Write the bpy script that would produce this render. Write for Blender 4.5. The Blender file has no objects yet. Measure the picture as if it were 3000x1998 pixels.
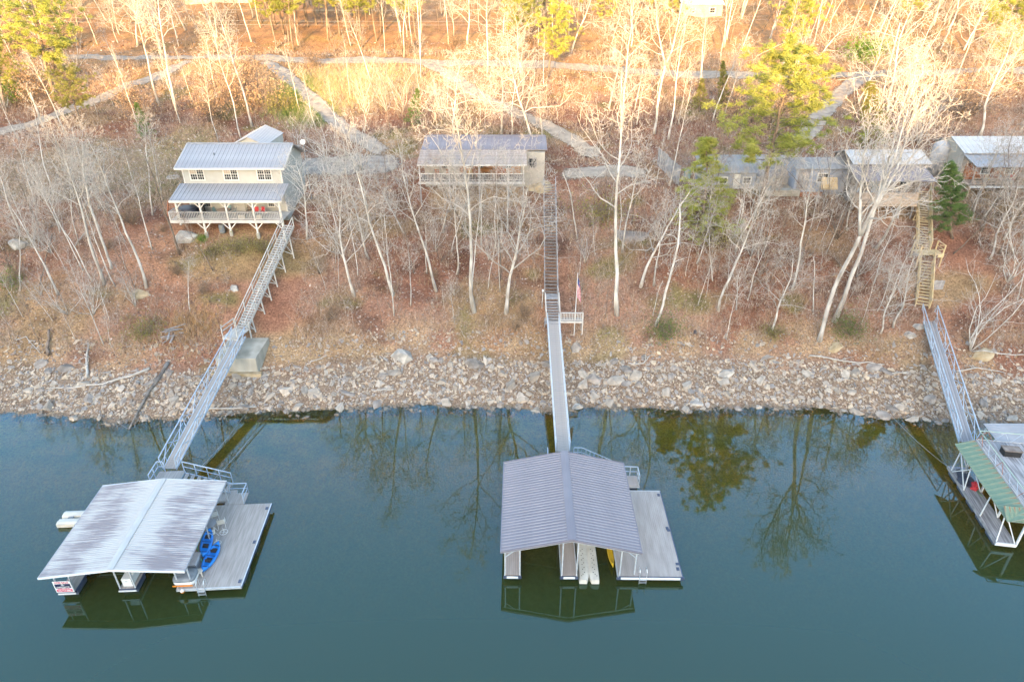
import bpy, math, random
import numpy as np
from mathutils import Vector, Matrix

# ------------------------------------------------------------------ camera
SC = bpy.context.scene
H_CAM, PITCH, FPX = 37.0, math.radians(29.2), 1950.0
K = H_CAM / 35.0
cam_d = bpy.data.cameras.new("camera")
cam_d.sensor_width = 36.0
cam_d.lens = 36.0 * FPX / 3000.0
cam_d.clip_end = 5000
cam = bpy.data.objects.new("camera", cam_d)
cam.location = (0, 0, H_CAM)
cam.rotation_euler = (math.pi / 2 - PITCH, 0, 0)
SC.collection.objects.link(cam)
SC.camera = cam

# ------------------------------------------------------------------ sky and sun
SUN_EL, SUN_AZ = math.radians(8.0), math.radians(8.0)     # light travels away from the camera, a little to the right
W = bpy.data.worlds.new("World")
SC.world = W
W.use_nodes = True
nt = W.node_tree
bg = nt.nodes["Background"]
sky = nt.nodes.new("ShaderNodeTexSky")
sky.sky_type = 'NISHITA'
sky.sun_disc = False
sky.sun_elevation = SUN_EL
sky.sun_rotation = math.pi + SUN_AZ
sky.air_density = 1.0
sky.dust_density = 1.5
sky.ozone_density = 1.0
hs = nt.nodes.new("ShaderNodeHueSaturation")
hs.inputs["Saturation"].default_value = 1.0
nt.links.new(sky.outputs[0], hs.inputs["Color"])
nt.links.new(hs.outputs[0], bg.inputs[0])
bg.inputs[1].default_value = 0.15
sun_d = bpy.data.lights.new("sun", 'SUN')
sun_d.energy = 2.0
sun_d.angle = math.radians(0.6)
sun_d.color = (1.0, 0.63, 0.25)
sun = bpy.data.objects.new("sun", sun_d)
ldir = Vector((math.sin(SUN_AZ) * math.cos(SUN_EL), math.cos(SUN_AZ) * math.cos(SUN_EL), -math.sin(SUN_EL)))
sun.rotation_euler = ldir.to_track_quat('-Z', 'Y').to_euler()
sun.location = (0, -60, 120)
SC.collection.objects.link(sun)
SC.view_settings.view_transform = 'Standard'
SC.view_settings.look = 'None'
SC.view_settings.gamma = 1.0
SC.view_settings.exposure = 3.36
try:
    SC.cycles.max_bounces = 6
    SC.cycles.diffuse_bounces = 2
    SC.cycles.glossy_bounces = 3
    SC.cycles.transparent_max_bounces = 6
except Exception:
    pass

R = random.Random(7)
NR = np.random.RandomState(11)

# ------------------------------------------------------------------ noise and terrain
def vnoise(x, y, seed=0):
    x = np.asarray(x, float); y = np.asarray(y, float)
    xi = np.floor(x).astype(np.int64); yi = np.floor(y).astype(np.int64)
    xf = x - xi; yf = y - yi
    u = xf * xf * (3 - 2 * xf); v = yf * yf * (3 - 2 * yf)
    def hsh(a, b):
        n = (a * 374761393 + b * 668265263 + seed * 1442695041) & 0x7fffffff
        n = ((n ^ (n >> 13)) * 1274126177) & 0x7fffffff
        n = n ^ (n >> 16)
        return (n & 0xffff) / 65535.0 * 2 - 1
    a = hsh(xi, yi); b = hsh(xi + 1, yi); c = hsh(xi, yi + 1); d = hsh(xi + 1, yi + 1)
    return (a * (1 - u) + b * u) * (1 - v) + (c * (1 - u) + d * u) * v

def fbm(x, y, seed=0, oct=3):
    t = 0; a = 1.0; s = 0
    for i in range(oct):
        t = t + a * vnoise(np.asarray(x) * 2 ** i, np.asarray(y) * 2 ** i, seed + i * 17); s += a; a *= .5
    return t / s

def raydir(u, v):
    x = (u - 1500.0) / FPX; y = -(v - 999.0) / FPX
    c, s = math.cos(PITCH), math.sin(PITCH)
    return np.array([x, c + y * s, -s + y * c])

def P(u, v, z):                      # pixel -> point at height z
    d = raydir(u, v); t = (z - H_CAM) / d[2]
    return Vector((d[0] * t, d[1] * t, z))

def PY(u, v, y):                     # pixel -> point at distance y
    d = raydir(u, v); t = y / d[1]
    return Vector((d[0] * t, y, H_CAM + d[2] * t))

SH_U = [-600, 0, 130, 250, 420, 600, 760, 900, 1050, 1200, 1400, 1600, 1800, 2000, 2200, 2400, 2520, 2620, 2800, 3000, 3600]
SH_V = [1200, 1206, 1208, 1226, 1232, 1222, 1206, 1206, 1196, 1186, 1190, 1200, 1192, 1198, 1190, 1194, 1208, 1226, 1236, 1240, 1240]
_sp = [P(u, v, 0) for u, v in zip(SH_U, SH_V)]
SH_X = [p.x for p in _sp]; SH_Y = [p.y for p in _sp]
def shore(x): return np.interp(x, SH_X, SH_Y)

KY = np.array([20, 43, 49.6, 55, 60, 66, 70, 74, 76.5, 80, 88, 100, 115, 130, 136, 160, 220, 320, 900]) * K
ST_X = np.array([-300, -70, -40, -24, -16, -10, -2, 6, 12, 30, 42, 80, 300]) * K
_L = [-9, -.95, 0, 2.1, 5.0, 8.7, 10.5, 11.3, 11.7, 12.1, 12.7, 15.5, 18.8, 21.2, 21.5, 26, 40, 55, 90]
_M = [-9, -.95, 0, 2.2, 5.2, 8.4, 9.6, 10.6, 11.6, 12.4, 12.9, 15.7, 18.8, 21.2, 21.5, 26, 40, 55, 90]
_C = [-9, -.95, 0, 2.5, 5.6, 8.0, 9.0, 9.9, 10.6, 12.6, 13.4, 16.0, 18.9, 21.2, 21.5, 26, 40, 55, 90]
_D = [-9, -.95, 0, 2.5, 5.6, 8.8, 10.6, 12.2, 13.2, 13.3, 13.5, 16.0, 18.6, 21.0, 21.3, 26, 40, 55, 90]
_R = [-9, -.95, 0, 2.5, 5.6, 8.8, 10.4, 11.8, 12.6, 13.0, 13.6, 16.0, 18.6, 20.8, 21.2, 27, 42, 58, 90]
ST_Z = np.array([_L, _L, _L, _L, _M, _C, _C, _C, _D, _R, _R, _R, _R], float) * K

def hgt(x, y, detail=True):
    x = np.atleast_1d(np.asarray(x, float)); y = np.atleast_1d(np.asarray(y, float))
    fade = np.clip((78 * K - y) / (14 * K), 0, 1)
    yy = y - (shore(x) - 49.6 * K) * fade
    zs = np.stack([np.interp(yy, KY, ST_Z[i]) for i in range(len(ST_X))])
    i = np.clip(np.searchsorted(ST_X, x) - 1, 0, len(ST_X) - 2)
    t = np.clip((x - ST_X[i]) / (ST_X[i + 1] - ST_X[i]), 0, 1)
    t = t * t * (3 - 2 * t)
    j = np.arange(len(x))
    z = zs[i, j] * (1 - t) + zs[i + 1, j] * t
    if detail:
        amp = np.clip((y - 52 * K) / 10, 0, 1) * (1 - .75 * np.clip(1 - np.abs(y - 82 * K) / (9 * K), 0, 1))
        z = z + amp * (.55 * fbm(x * .13, y * .13, 3) + .14 * vnoise(x * .7, y * .7, 9))
        z = z + .10 * vnoise(x * .9, y * .9, 5)
    return z

def hz(x, y): return float(hgt(x, y)[0])

def PG(u, v, off=0.0):               # pixel -> point on (or off metres above) the terrain
    d = raydir(u, v)
    ts = np.linspace(30, 330, 3001)
    px, py, pz = d[0] * ts, d[1] * ts, H_CAM + d[2] * ts
    g = hgt(px, py) + off
    k = np.argmax(pz < g)
    if not (pz < g).any(): k = 3000
    return Vector((px[k], py[k], float(g[k])))

# ------------------------------------------------------------------ mesh helpers
COL = SC.collection
class MB:
    def __init__(s): s.v = []; s.f = []; s.n = 0; s.c = []
    def add(s, verts, faces, col=None):
        verts = np.asarray(verts, float)
        s.v.append(verts)
        o = s.n
        s.f.extend([tuple(i + o for i in f) for f in faces])
        s.n += len(verts)
        if col is not None: s.c.append(np.tile(np.array([*col, 1.0]), (len(verts), 1)))
        return s
    BF = [(0, 3, 2, 1), (4, 5, 6, 7), (0, 1, 5, 4), (1, 2, 6, 5), (2, 3, 7, 6), (3, 0, 4, 7)]
    def box(s, x0, x1, y0, y1, z0, z1, col=None):
        return s.add([(x0, y0, z0), (x1, y0, z0), (x1, y1, z0), (x0, y1, z0), (x0, y0, z1), (x1, y0, z1), (x1, y1, z1), (x0, y1, z1)], s.BF, col)
    def beam(s, p, q, w, h=None, up=(0, 0, 1), col=None):
        p = np.array(p, float); q = np.array(q, float); h = h or w
        d = q - p; L = np.linalg.norm(d)
        if L < 1e-6: return s
        d /= L; up = np.array(up, float)
        if abs(d @ up) > .98: up = np.array((0, 1., 0)) if abs(d[1]) < .9 else np.array((1., 0, 0))
        r = np.cross(d, up); r /= np.linalg.norm(r); n = np.cross(r, d)
        a = r * w / 2; b = n * h / 2
        return s.add([p - a - b, p + a - b, p + a + b, p - a + b, q - a - b, q + a - b, q + a + b, q - a + b],
                     [(0, 1, 2, 3), (7, 6, 5, 4), (0, 4, 5, 1), (1, 5, 6, 2), (2, 6, 7, 3), (3, 7, 4, 0)], col)
    def tube(s, pts, rads, n=6, cap=True, col=None):
        pts = np.asarray(pts, float); m = len(pts)
        rads = np.asarray(rads if hasattr(rads, '__len__') else [rads] * m, float)
        t = np.zeros_like(pts); t[1:-1] = pts[2:] - pts[:-2]; t[0] = pts[1] - pts[0]; t[-1] = pts[-1] - pts[-2]
        t /= np.linalg.norm(t, axis=1)[:, None] + 1e-9
        ref = np.array((0.12, .98, .17)) if abs(t[0][2]) > .6 else np.array((.1, .2, .97))
        a = np.cross(t, ref); a /= np.linalg.norm(a, axis=1)[:, None] + 1e-9
        b = np.cross(t, a)
        ang = np.arange(n) * 2 * math.pi / n
        ring = pts[:, None, :] + rads[:, None, None] * (np.cos(ang)[None, :, None] * a[:, None, :] + np.sin(ang)[None, :, None] * b[:, None, :])
        f = []
        for i in range(m - 1):
            for j in range(n):
                k = (j + 1) % n
                f.append((i * n + j, i * n + k, (i + 1) * n + k, (i + 1) * n + j))
        if cap:
            f.append(tuple(range(n))[::-1]); f.append(tuple((m - 1) * n + j for j in range(n)))
        return s.add(ring.reshape(-1, 3), f, col)
    def extrude(s, poly, vec, col=None):
        poly = np.asarray(poly, float); n = len(poly); q = poly + np.asarray(vec, float)
        f = [tuple(range(n))[::-1], tuple(range(n, 2 * n))] + [(i, (i + 1) % n, n + (i + 1) % n, n + i) for i in range(n)]
        return s.add(np.vstack([poly, q]), f, col)
    def lathe(s, prof, n=12, c=(0, 0, 0), col=None):
        v = []; m = len(prof)
        for r, z in prof:
            for j in range(n):
                a = 2 * math.pi * j / n; v.append((c[0] + r * math.cos(a), c[1] + r * math.sin(a), c[2] + z))
        f = []
        for i in range(m - 1):
            for j in range(n):
                k = (j + 1) % n; f.append((i * n + j, i * n + k, (i + 1) * n + k, (i + 1) * n + j))
        f.append(tuple(range(n))[::-1]); f.append(tuple((m - 1) * n + j for j in range(n)))
        return s.add(v, f, col)
    def mesh(s, name, mat, smooth=False):
        me = bpy.data.meshes.new(name)
        V = np.vstack(s.v) if s.v else np.zeros((0, 3))
        me.from_pydata(V.tolist(), [], s.f)
        if s.c:
            C = np.vstack(s.c)
            at = me.color_attributes.new("Col", 'FLOAT_COLOR', 'POINT')
            at.data.foreach_set("color", C.astype(np.float32).ravel())
        if mat: me.materials.append(mat)
        if smooth: me.polygons.foreach_set("use_smooth", [True] * len(me.polygons))
        me.update()
        return me
    def build(s, name, mat, parent=None, smooth=False, kind=None, loc=None):
        o = bpy.data.objects.new(name, s.mesh(name, mat, smooth))
        COL.objects.link(o)
        if parent is not None: o.parent = parent
        if loc is not None: o.location = loc
        if kind: o["kind"] = kind
        return o

def inst(name, me, parent=None, loc=(0, 0, 0), rot=(0, 0, 0), scale=None):
    o = bpy.data.objects.new(name, me)
    COL.objects.link(o)
    if parent is not None: o.parent = parent
    o.location = loc; o.rotation_euler = rot
    if scale is not None: o.scale = scale if hasattr(scale, '__len__') else (scale,) * 3
    return o

def tag(o, label, cat, group=None):
    o["label"] = label; o["category"] = cat
    if group: o["group"] = group
    return o

def thing(name, label, cat, loc=(0, 0, 0), rz=0, group=None):
    o = bpy.data.objects.new(name, None)
    o.empty_display_size = .2
    COL.objects.link(o)
    o.location = loc; o.rotation_euler = (0, 0, rz)
    return tag(o, label, cat, group)

# ------------------------------------------------------------------ materials
ALB = .76                # one scale for all base colours: keeps them in the real-world range at this exposure
def mat(name, col, rough=.75, col2=None, scale=3.0, stretch=(1, 1, 1), bump=0.0, bscale=None, rnd=0.0, metal=0.0, spec=.4, lo=.35, hi=.65, attr=False, coord='Object', detail=5, trans=0):
    m = bpy.data.materials.new(name); m.use_nodes = True
    n = m.node_tree.nodes; l = m.node_tree.links
    b = n["Principled BSDF"]
    b.inputs["Roughness"].default_value = rough; b.inputs["Metallic"].default_value = metal
    b.inputs["Specular IOR Level"].default_value = spec
    tc = n.new("ShaderNodeTexCoord"); mp = n.new("ShaderNodeMapping"); mp.inputs["Scale"].default_value = stretch
    if coord == 'World':
        g = n.new("ShaderNodeNewGeometry"); l.new(g.outputs["Position"], mp.inputs[0])
    else:
        l.new(tc.outputs[coord], mp.inputs[0])
    nz = n.new("ShaderNodeTexNoise"); nz.inputs["Scale"].default_value = scale; nz.inputs["Detail"].default_value = detail
    l.new(mp.outputs[0], nz.inputs[0])
    cr = n.new("ShaderNodeValToRGB")
    cr.color_ramp.elements[0].position = lo; cr.color_ramp.elements[1].position = hi
    c2 = col2 or tuple(min(1, c * 1.18) for c in col)
    c1 = col if col2 else tuple(c * .82 for c in col)
    c1 = tuple(c * ALB for c in c1); c2 = tuple(c * ALB for c in c2)
    cr.color_ramp.elements[0].color = (*c1, 1); cr.color_ramp.elements[1].color = (*c2, 1)
    l.new(nz.outputs[0], cr.inputs[0])
    out = cr.outputs[0]
    if attr:
        va = n.new("ShaderNodeAttribute"); va.attribute_name = "Col"
        mx = n.new("ShaderNodeMix"); mx.data_type = 'RGBA'; mx.blend_type = 'MULTIPLY'; mx.inputs[0].default_value = 1
        l.new(out, mx.inputs[6]); l.new(va.outputs[0], mx.inputs[7]); out = mx.outputs[2]
    if rnd:
        oi = n.new("ShaderNodeObjectInfo"); mr = n.new("ShaderNodeMapRange")
        mr.inputs[3].default_value = 1 - rnd; mr.inputs[4].default_value = 1 + rnd
        l.new(oi.outputs["Random"], mr.inputs[0])
        hv = n.new("ShaderNodeHueSaturation"); l.new(out, hv.inputs["Color"]); l.new(mr.outputs[0], hv.inputs["Value"]); out = hv.outputs[0]
        l.new(oi.outputs["Random"], nz.inputs["W"]) if nz.noise_dimensions == '4D' else None
    l.new(out, b.inputs["Base Color"])
    if bump:
        nb = n.new("ShaderNodeTexNoise"); nb.inputs["Scale"].default_value = bscale or scale * 4; nb.inputs["Detail"].default_value = 4
        l.new(mp.outputs[0], nb.inputs[0])
        bp = n.new("ShaderNodeBump"); bp.inputs["Strength"].default_value = bump; bp.inputs["Distance"].default_value = .05
        l.new(nb.outputs[0], bp.inputs["Height"]); l.new(bp.outputs[0], b.inputs["Normal"])
    if trans:
        tr = n.new("ShaderNodeBsdfTranslucent"); l.new(out, tr.inputs[0])
        ms = n.new("ShaderNodeMixShader"); ms.inputs[0].default_value = trans
        l.new(b.outputs[0], ms.inputs[1]); l.new(tr.outputs[0], ms.inputs[2])
        l.new(ms.outputs[0], n["Material Output"].inputs[0])
    return m

M = {}
M['bark'] = mat('bark_pale', (.34, .30, .26), .9, (.70, .65, .60), 2.2, (1, 1, .35), .5, 14, rnd=.18)
M['twig'] = mat('twig_pale', (.38, .33, .285), .9, (.56, .50, .445), 1.2, rnd=.15)
M['bark_brown'] = mat('bark_brown', (.14, .10, .075), .95, (.26, .20, .16), 2.5, (1, 1, .3), .6, 14, rnd=.2)
M['pine_bark'] = mat('bark_pine', (.13, .09, .065), .95, (.30, .23, .18), 2.5, (1, 1, .4), .6, 14, rnd=.2)
M['needle'] = mat('needles', (.27, .30, .05), .7, (.46, .455, .10), .7, rnd=.18, trans=.25)
M['needle_dark'] = mat('needles_dark', (.09, .155, .04), .7, (.18, .27, .07), .7, rnd=.15, trans=.25)
M['needle_olive'] = mat('needles_olive', (.20, .20, .045), .75, (.34, .32, .09), .8, rnd=.12, trans=.25)
M['driftwood'] = mat('driftwood', (.36, .32, .28), .9, (.58, .54, .49), 2, (1, 1, 6), .3, 8)
M['darklog'] = mat('wet_log', (.10, .09, .085), .85, (.30, .27, .24), 1.2, (1, 1, 1), .4, 8)
M['rock'] = mat('rock_tan', (.32, .27, .22), .92, (.49, .42, .35), 1.4, bump=.6, bscale=6, rnd=.28)
M['rockgrey'] = mat('rock_grey', (.20, .17, .15), .92, (.37, .32, .28), 1.2, bump=.6, bscale=6, rnd=.2)
M['rockattr'] = mat('rock_rubble', (.75, .75, .75), .92, (1.1, 1.1, 1.1), 2.5, bump=.5, bscale=7, attr=True)
M['limestone'] = mat('rock_pale', (.30, .28, .26), .92, (.52, .48, .43), 1.3, bump=.7, bscale=5, lo=.42, hi=.6)
M['ochre'] = mat('rock_ochre', (.34, .25, .14), .92, (.52, .42, .28), 1.6, bump=.6, bscale=6)
M['concrete'] = mat('concrete', (.32, .30, .25), .9, (.50, .465, .40), .9, (1, 1, .35), .2, 10)
M['deck_grey'] = mat('deck_boards_grey', (.33, .295, .27), .85, (.45, .405, .375), 1.4, (6, .5, 1), .25, 8)
M['deck_comp'] = mat('deck_composite', (.37, .325, .30), .8, (.46, .41, .38), 1.2, (3, .5, 1), .1, 6)
M['deck_tan'] = mat('deck_composite_tan', (.40, .325, .285), .8, (.48, .40, .355), 1.2, (3, .5, 1), .1, 6)  # slightly warmer tan boards for the fingers and back walkway
M['deck_old'] = mat('deck_boards_old', (.20, .19, .20), .88, (.46, .44, .45), 1.6, (5, .35, 1), .3, 8)
M['alu'] = mat('aluminium', (.58, .60, .62), .45, (.72, .74, .77), 4, metal=.35)
M['bluesteel'] = mat('painted_steel_blue', (.38, .45, .55), .55, (.52, .60, .70), 3, metal=.1)
M['float'] = mat('float_plastic', (.05, .065, .10), .55, (.11, .13, .18), 2)
M['frame_dark'] = mat('dock_frame_dark', (.04, .055, .10), .5, (.08, .10, .16), 2)
M['roof_grey'] = mat('roof_metal_grey', (.215, .195, .225), .5, (.262, .24, .268), .35, metal=.05, rnd=.06)
M['roof_seam'] = mat('roof_seam_pale', (.30, .28, .315), .5, (.34, .32, .355), .8)
M['roof_white'] = mat('roof_metal_pale', (.33, .325, .345), .5, (.40, .395, .415), .6, metal=.05, rnd=.03)
M['roof_trailer'] = mat('roof_trailer_grey', (.27, .25, .24), .6, (.35, .33, .315), .7, rnd=.06)
M['roof_brown'] = mat('roof_metal_mauve', (.22, .185, .20), .6, (.28, .235, .245), .6, rnd=.05)
M['roof_litter'] = mat('roof_leaf_strewn', (.35, .26, .215), .9, (.54, .44, .375), 1.2, (3, 1, 1), .3, 12, rnd=.08)
M['ridge_pale'] = mat('ridge_cap_pale', (.50, .48, .47), .6, (.56, .54, .53), 1)
M['trim'] = mat('trim_cream', (.70, .65, .585), .6, (.78, .73, .665), 1.5)
M['trim_grey'] = mat('trim_weathered', (.50, .46, .43), .75, (.63, .59, .55), 2.0)
M['siding'] = mat('siding_beige', (.44, .42, .375), .7, (.49, .47, .425), 1.2)
M['glass'] = mat('window_glass', (.03, .032, .035), .08, (.05, .05, .055), 1, spec=.6)
M['blind'] = mat('window_blind', (.42, .33, .24), .7, (.52, .42, .33), 4)
M['wood_new'] = mat('timber_yellow', (.52, .38, .20), .8, (.66, .50, .29), 2.2, (1, 1, 1), .15, 8, rnd=.08)
M['wood_tan'] = mat('timber_tan', (.42, .31, .23), .85, (.56, .45, .37), 1.6, (.4, 3, 3), .2, 8, rnd=.12)
M['wood_grey'] = mat('timber_weathered', (.26, .24, .235), .88, (.44, .41, .40), 2, (1, 1, 1), .25, 8, rnd=.12)
M['wood_brown'] = mat('timber_brown', (.17, .13, .11), .88, (.30, .25, .22), 2, (1, 1, 1), .25, 8, rnd=.12)
M['stairpaint'] = mat('stair_paint_worn', (.46, .435, .40), .8, (.60, .575, .54), 2.4, bump=.15, bscale=9, rnd=.07)
M['pine_wall'] = mat('wall_pine_orange', (.34, .15, .06), .7, (.48, .24, .11), 1.2, (.5, .5, 4), .1, 6)
M['wall_pale'] = mat('wall_pale', (.40, .36, .31), .8, (.48, .44, .38), 1.2)
M['white'] = mat('white_paint', (.74, .74, .73), .5, (.80, .80, .79), 1.2)
M['offwhite'] = mat('offwhite_plastic', (.58, .53, .45), .6, (.72, .67, .59), 1.6, lo=.3, hi=.6)
M['bluegrey'] = mat('siding_blue_grey', (.34, .37, .45), .6, (.42, .45, .53), 1)
M['black'] = mat('black_rubber', (.015, .015, .017), .7, (.03, .03, .033), 3)
M['navy'] = mat('navy_vinyl', (.035, .04, .06), .5, (.06, .065, .09), 1.5)
M['kblue'] = mat('kayak_blue', (.012, .17, .60), .35, (.02, .24, .72), 1.1)
M['yellow'] = mat('yellow_plastic', (.75, .45, .02), .4, (.82, .52, .03), 1.5)
M['green'] = mat('green_paint', (.18, .55, .32), .5, (.25, .62, .40), 2)
M['red'] = mat('red_fabric', (.52, .03, .04), .7, (.66, .06, .07), 3)
M['orange'] = mat('orange_plastic', (.80, .25, .03), .4, (.85, .32, .05), 2)
M['teal'] = mat('teal_fabric', (.24, .36, .36), .7, (.32, .45, .45), 2)
M['redwood'] = mat('stained_wood_red', (.33, .11, .05), .7, (.45, .17, .08), 2)
M['grey'] = mat('grey_plastic', (.17, .19, .21), .6, (.26, .28, .30), 2)
M['greybox'] = mat('storage_box_grey', (.30, .31, .34), .55, (.42, .43, .46), 1.5)
M['silver'] = mat('steel_bright', (.7, .71, .72), .3, (.8, .81, .82), 3, metal=.7)
M['wire'] = mat('cable', (.30, .30, .30), .6, (.45, .45, .45), 3)
M['flagred'] = mat('flag_red', (.60, .06, .09), .8); M['flagwhite'] = mat('flag_white', (.78, .78, .78), .8); M['flagblue'] = mat('flag_blue', (.05, .08, .26), .8)
M['signnavy'] = mat('sign_navy', (.012, .016, .06), .5); M['signred'] = mat('sign_red', (.62, .03, .10), .5)
M['plywood'] = mat('plywood', (.56, .38, .19), .8, (.66, .48, .27), 1.5, (.6, 3, 3))
M['green_old'] = mat('rail_faded_green', (.36, .46, .38), .7, (.50, .58, .48), 2)
M['needle_hose'] = mat('hose_green', (.14, .22, .08), .6, (.22, .32, .12), 2)
M['dark'] = mat('dark_interior', (.022, .02, .02), .9, (.05, .045, .04), 2)

# weathered white metal roof: grime streaks that run down the sheets, thinner by the ridge
def grime_roof():
    m = bpy.data.materials.new('roof_grimy_white'); m.use_nodes = True
    n = m.node_tree.nodes; l = m.node_tree.links; b = n["Principled BSDF"]
    b.inputs["Roughness"].default_value = .55
    tc = n.new("ShaderNodeTexCoord"); g = n.new("ShaderNodeNewGeometry")
    mp = n.new("ShaderNodeMapping"); mp.inputs["Scale"].default_value = (.35, 9.0, 1); l.new(g.outputs["Position"], mp.inputs[0])
    nz = n.new("ShaderNodeTexNoise"); nz.inputs["Scale"].default_value = 1.0; nz.inputs["Detail"].default_value = 7; nz.inputs["Roughness"].default_value = .68
    l.new(mp.outputs[0], nz.inputs[0])
    mp2 = n.new("ShaderNodeMapping"); mp2.inputs["Scale"].default_value = (.35, .30, 1); l.new(g.outputs["Position"], mp2.inputs[0])
    nz2 = n.new("ShaderNodeTexNoise"); nz2.inputs["Scale"].default_value = 1.0; nz2.inputs["Detail"].default_value = 3; l.new(mp2.outputs[0], nz2.inputs[0])
    sx = n.new("ShaderNodeSeparateXYZ"); l.new(tc.outputs["Object"], sx.inputs[0])
    mr = n.new("ShaderNodeMapRange"); mr.inputs[1].default_value = .3; mr.inputs[2].default_value = 2.6; mr.inputs[3].default_value = -.20; mr.inputs[4].default_value = .06
    ab = n.new("ShaderNodeMath"); ab.operation = 'ABSOLUTE'; l.new(sx.outputs[0], ab.inputs[0]); l.new(ab.outputs[0], mr.inputs[0])
    a1 = n.new("ShaderNodeMath"); a1.operation = 'ADD'; l.new(nz.outputs[0], a1.inputs[0]); l.new(mr.outputs[0], a1.inputs[1])
    sb = n.new("ShaderNodeMath"); sb.operation = 'MULTIPLY_ADD'; sb.inputs[1].default_value = .75; l.new(nz2.outputs[0], sb.inputs[0]); l.new(a1.outputs[0], sb.inputs[2])
    cr = n.new("ShaderNodeValToRGB")
    cr.color_ramp.elements[0].position = .80; cr.color_ramp.elements[0].color = (.40, .385, .37, 1)
    cr.color_ramp.elements[1].position = 1.02; cr.color_ramp.elements[1].color = (.20, .178, .19, 1)
    e = cr.color_ramp.elements.new(.90); e.color = (.32, .302, .306, 1)
    l.new(sb.outputs[0], cr.inputs[0]); l.new(cr.outputs[0], b.inputs["Base Color"])
    return m
M['grime'] = grime_roof()

# green metal roof with bands of rust
def rust_roof():
    m = mat('roof_green_rusty', (.11, .22, .165), .6, (.33, .36, .24), .45, lo=.35, hi=.6)
    n = m.node_tree.nodes; l = m.node_tree.links; b = n["Principled BSDF"]
    old = b.inputs["Base Color"].links[0].from_socket
    tc = n.new("ShaderNodeTexCoord"); mp = n.new("ShaderNodeMapping"); mp.inputs["Scale"].default_value = (.6, 3.2, 1); l.new(tc.outputs["Object"], mp.inputs[0])
    nz = n.new("ShaderNodeTexNoise"); nz.inputs["Scale"].default_value = 1.3; nz.inputs["Detail"].default_value = 6; l.new(mp.outputs[0], nz.inputs[0])
    cr = n.new("ShaderNodeValToRGB"); cr.color_ramp.elements[0].position = .58; cr.color_ramp.elements[1].position = .68
    l.new(nz.outputs[0], cr.inputs[0])
    mx = n.new("ShaderNodeMix"); mx.data_type = 'RGBA'; mx.inputs[7].default_value = (.25, .12, .06, 1)
    l.new(cr.outputs[0], mx.inputs[0]); l.new(old, mx.inputs[6]); l.new(mx.outputs[2], b.inputs["Base Color"])
    return m
M['rust'] = rust_roof()

# ------------------------------------------------------------------ ground sheet
def axis(pts):
    out = []
    for a, b, st in pts: out += list(np.arange(a, b, st))
    return np.array(sorted(set(np.round(out, 3))))
gx = axis([(-700, -140, 20), (-140, -75, 1.6), (-75, 75, .55), (75, 150, 1.6), (150, 701, 20)])
gy = axis([(20, 46, 4), (46, 104, .5), (104, 190, 1.1), (190, 320, 6), (320, 901, 40)])
GX, GY = np.meshgrid(gx, gy)
GZ = hgt(GX.ravel(), GY.ravel())
nxg, nyg = len(gx), len(gy)
verts = np.stack([GX.ravel(), GY.ravel(), GZ], 1)
idx = np.arange(nxg * nyg).reshape(nyg, nxg)
faces = np.stack([idx[:-1, :-1], idx[:-1, 1:], idx[1:, 1:], idx[1:, :-1]], -1).reshape(-1, 4)
me = bpy.data.meshes.new("ground"); me.from_pydata(verts.tolist(), [], faces.tolist())
me.polygons.foreach_set("use_smooth", [True] * len(me.polygons))

LITTER = np.array((.28, .145, .10)); LIT2 = np.array((.39, .24, .175)); DRYG = np.array((.37, .265, .15)); GREENG = np.array((.17, .19, .06))
DIRT = np.array((.42, .33, .235)); BED = np.array((.50, .45, .12)); RUBB = np.array((.28, .215, .165)); LAWN = np.array((.28, .235, .16)); ORNG = np.array((.41, .235, .15))
X, Y = GX.ravel(), GY.ravel()
def mixc(c, col, w): return c * (1 - w[:, None]) + col * w[:, None]
def sm(a, lo, hi): t = np.clip((a - lo) / (hi - lo), 0, 1); return t * t * (3 - 2 * t)
gc = np.tile(LITTER, (len(X), 1))
gc = mixc(gc, LIT2, sm(fbm(X * .16, Y * .16, 21), -.2, .5))
gc = mixc(gc, ORNG, sm(fbm(X * .08, Y * .10, 27), .1, .55) * .8)
gc = mixc(gc, DRYG, sm(fbm(X * .11, Y * .17, 31), .12, .5) * .8)
gc = mixc(gc, GREENG, sm(fbm(X * .2, Y * .25, 41), .30, .62) * .65)
gc = gc * (1 - .38 * sm(fbm(X * .35, Y * .45, 47), .05, .6))[:, None]
def blob(c, col, px, rx, ry, amt=1.0):
    p = PG(*px); d = np.sqrt(((X - p.x) / rx) ** 2 + ((Y - p.y) / ry) ** 2) + .35 * fbm(X * .35, Y * .35, 51)
    return mixc(c, col, (1 - sm(d, .6, 1.1)) * amt)
gc = blob(gc, LAWN, (280, 500), 24, 11, .9)
gc = blob(gc, np.array((.30, .25, .13)), (520, 470), 7, 12, .8)
gc = blob(gc, GREENG, (470, 560), 4, 5, .5)
gc = blob(gc, DIRT, (1390, 580), 6.6, 3.6, .95)
gc = blob(gc, DIRT, (1000, 590), 9, 1.8, .7)
gc = blob(gc, np.array((.36, .30, .15)), (1000, 255), 13, 14, .9)
gc = blob(gc, np.array((.20, .24, .06)), (870, 290), 3.2, 7, .95)
gc = blob(gc, np.array((.20, .24, .06)), (930, 345), 3.0, 5, .85)
gc = blob(gc, DIRT, (2900, 545), 9, 2.4, .6)
gc = blob(gc, np.array((.29, .24, .12)), (700, 760), 8, 3.0, .5)
gc = mixc(gc, np.array((.42, .26, .12)), sm(Y, 102 * K, 124 * K) * .6)  # warm sunlit tone of the upper hillside, put into the ground colour
band = 1 - sm(Y - shore(X) + 1.5 * fbm(X * .22, Y * .3, 61), 3.6, 6.6)
gc = mixc(gc, RUBB, band)
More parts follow.
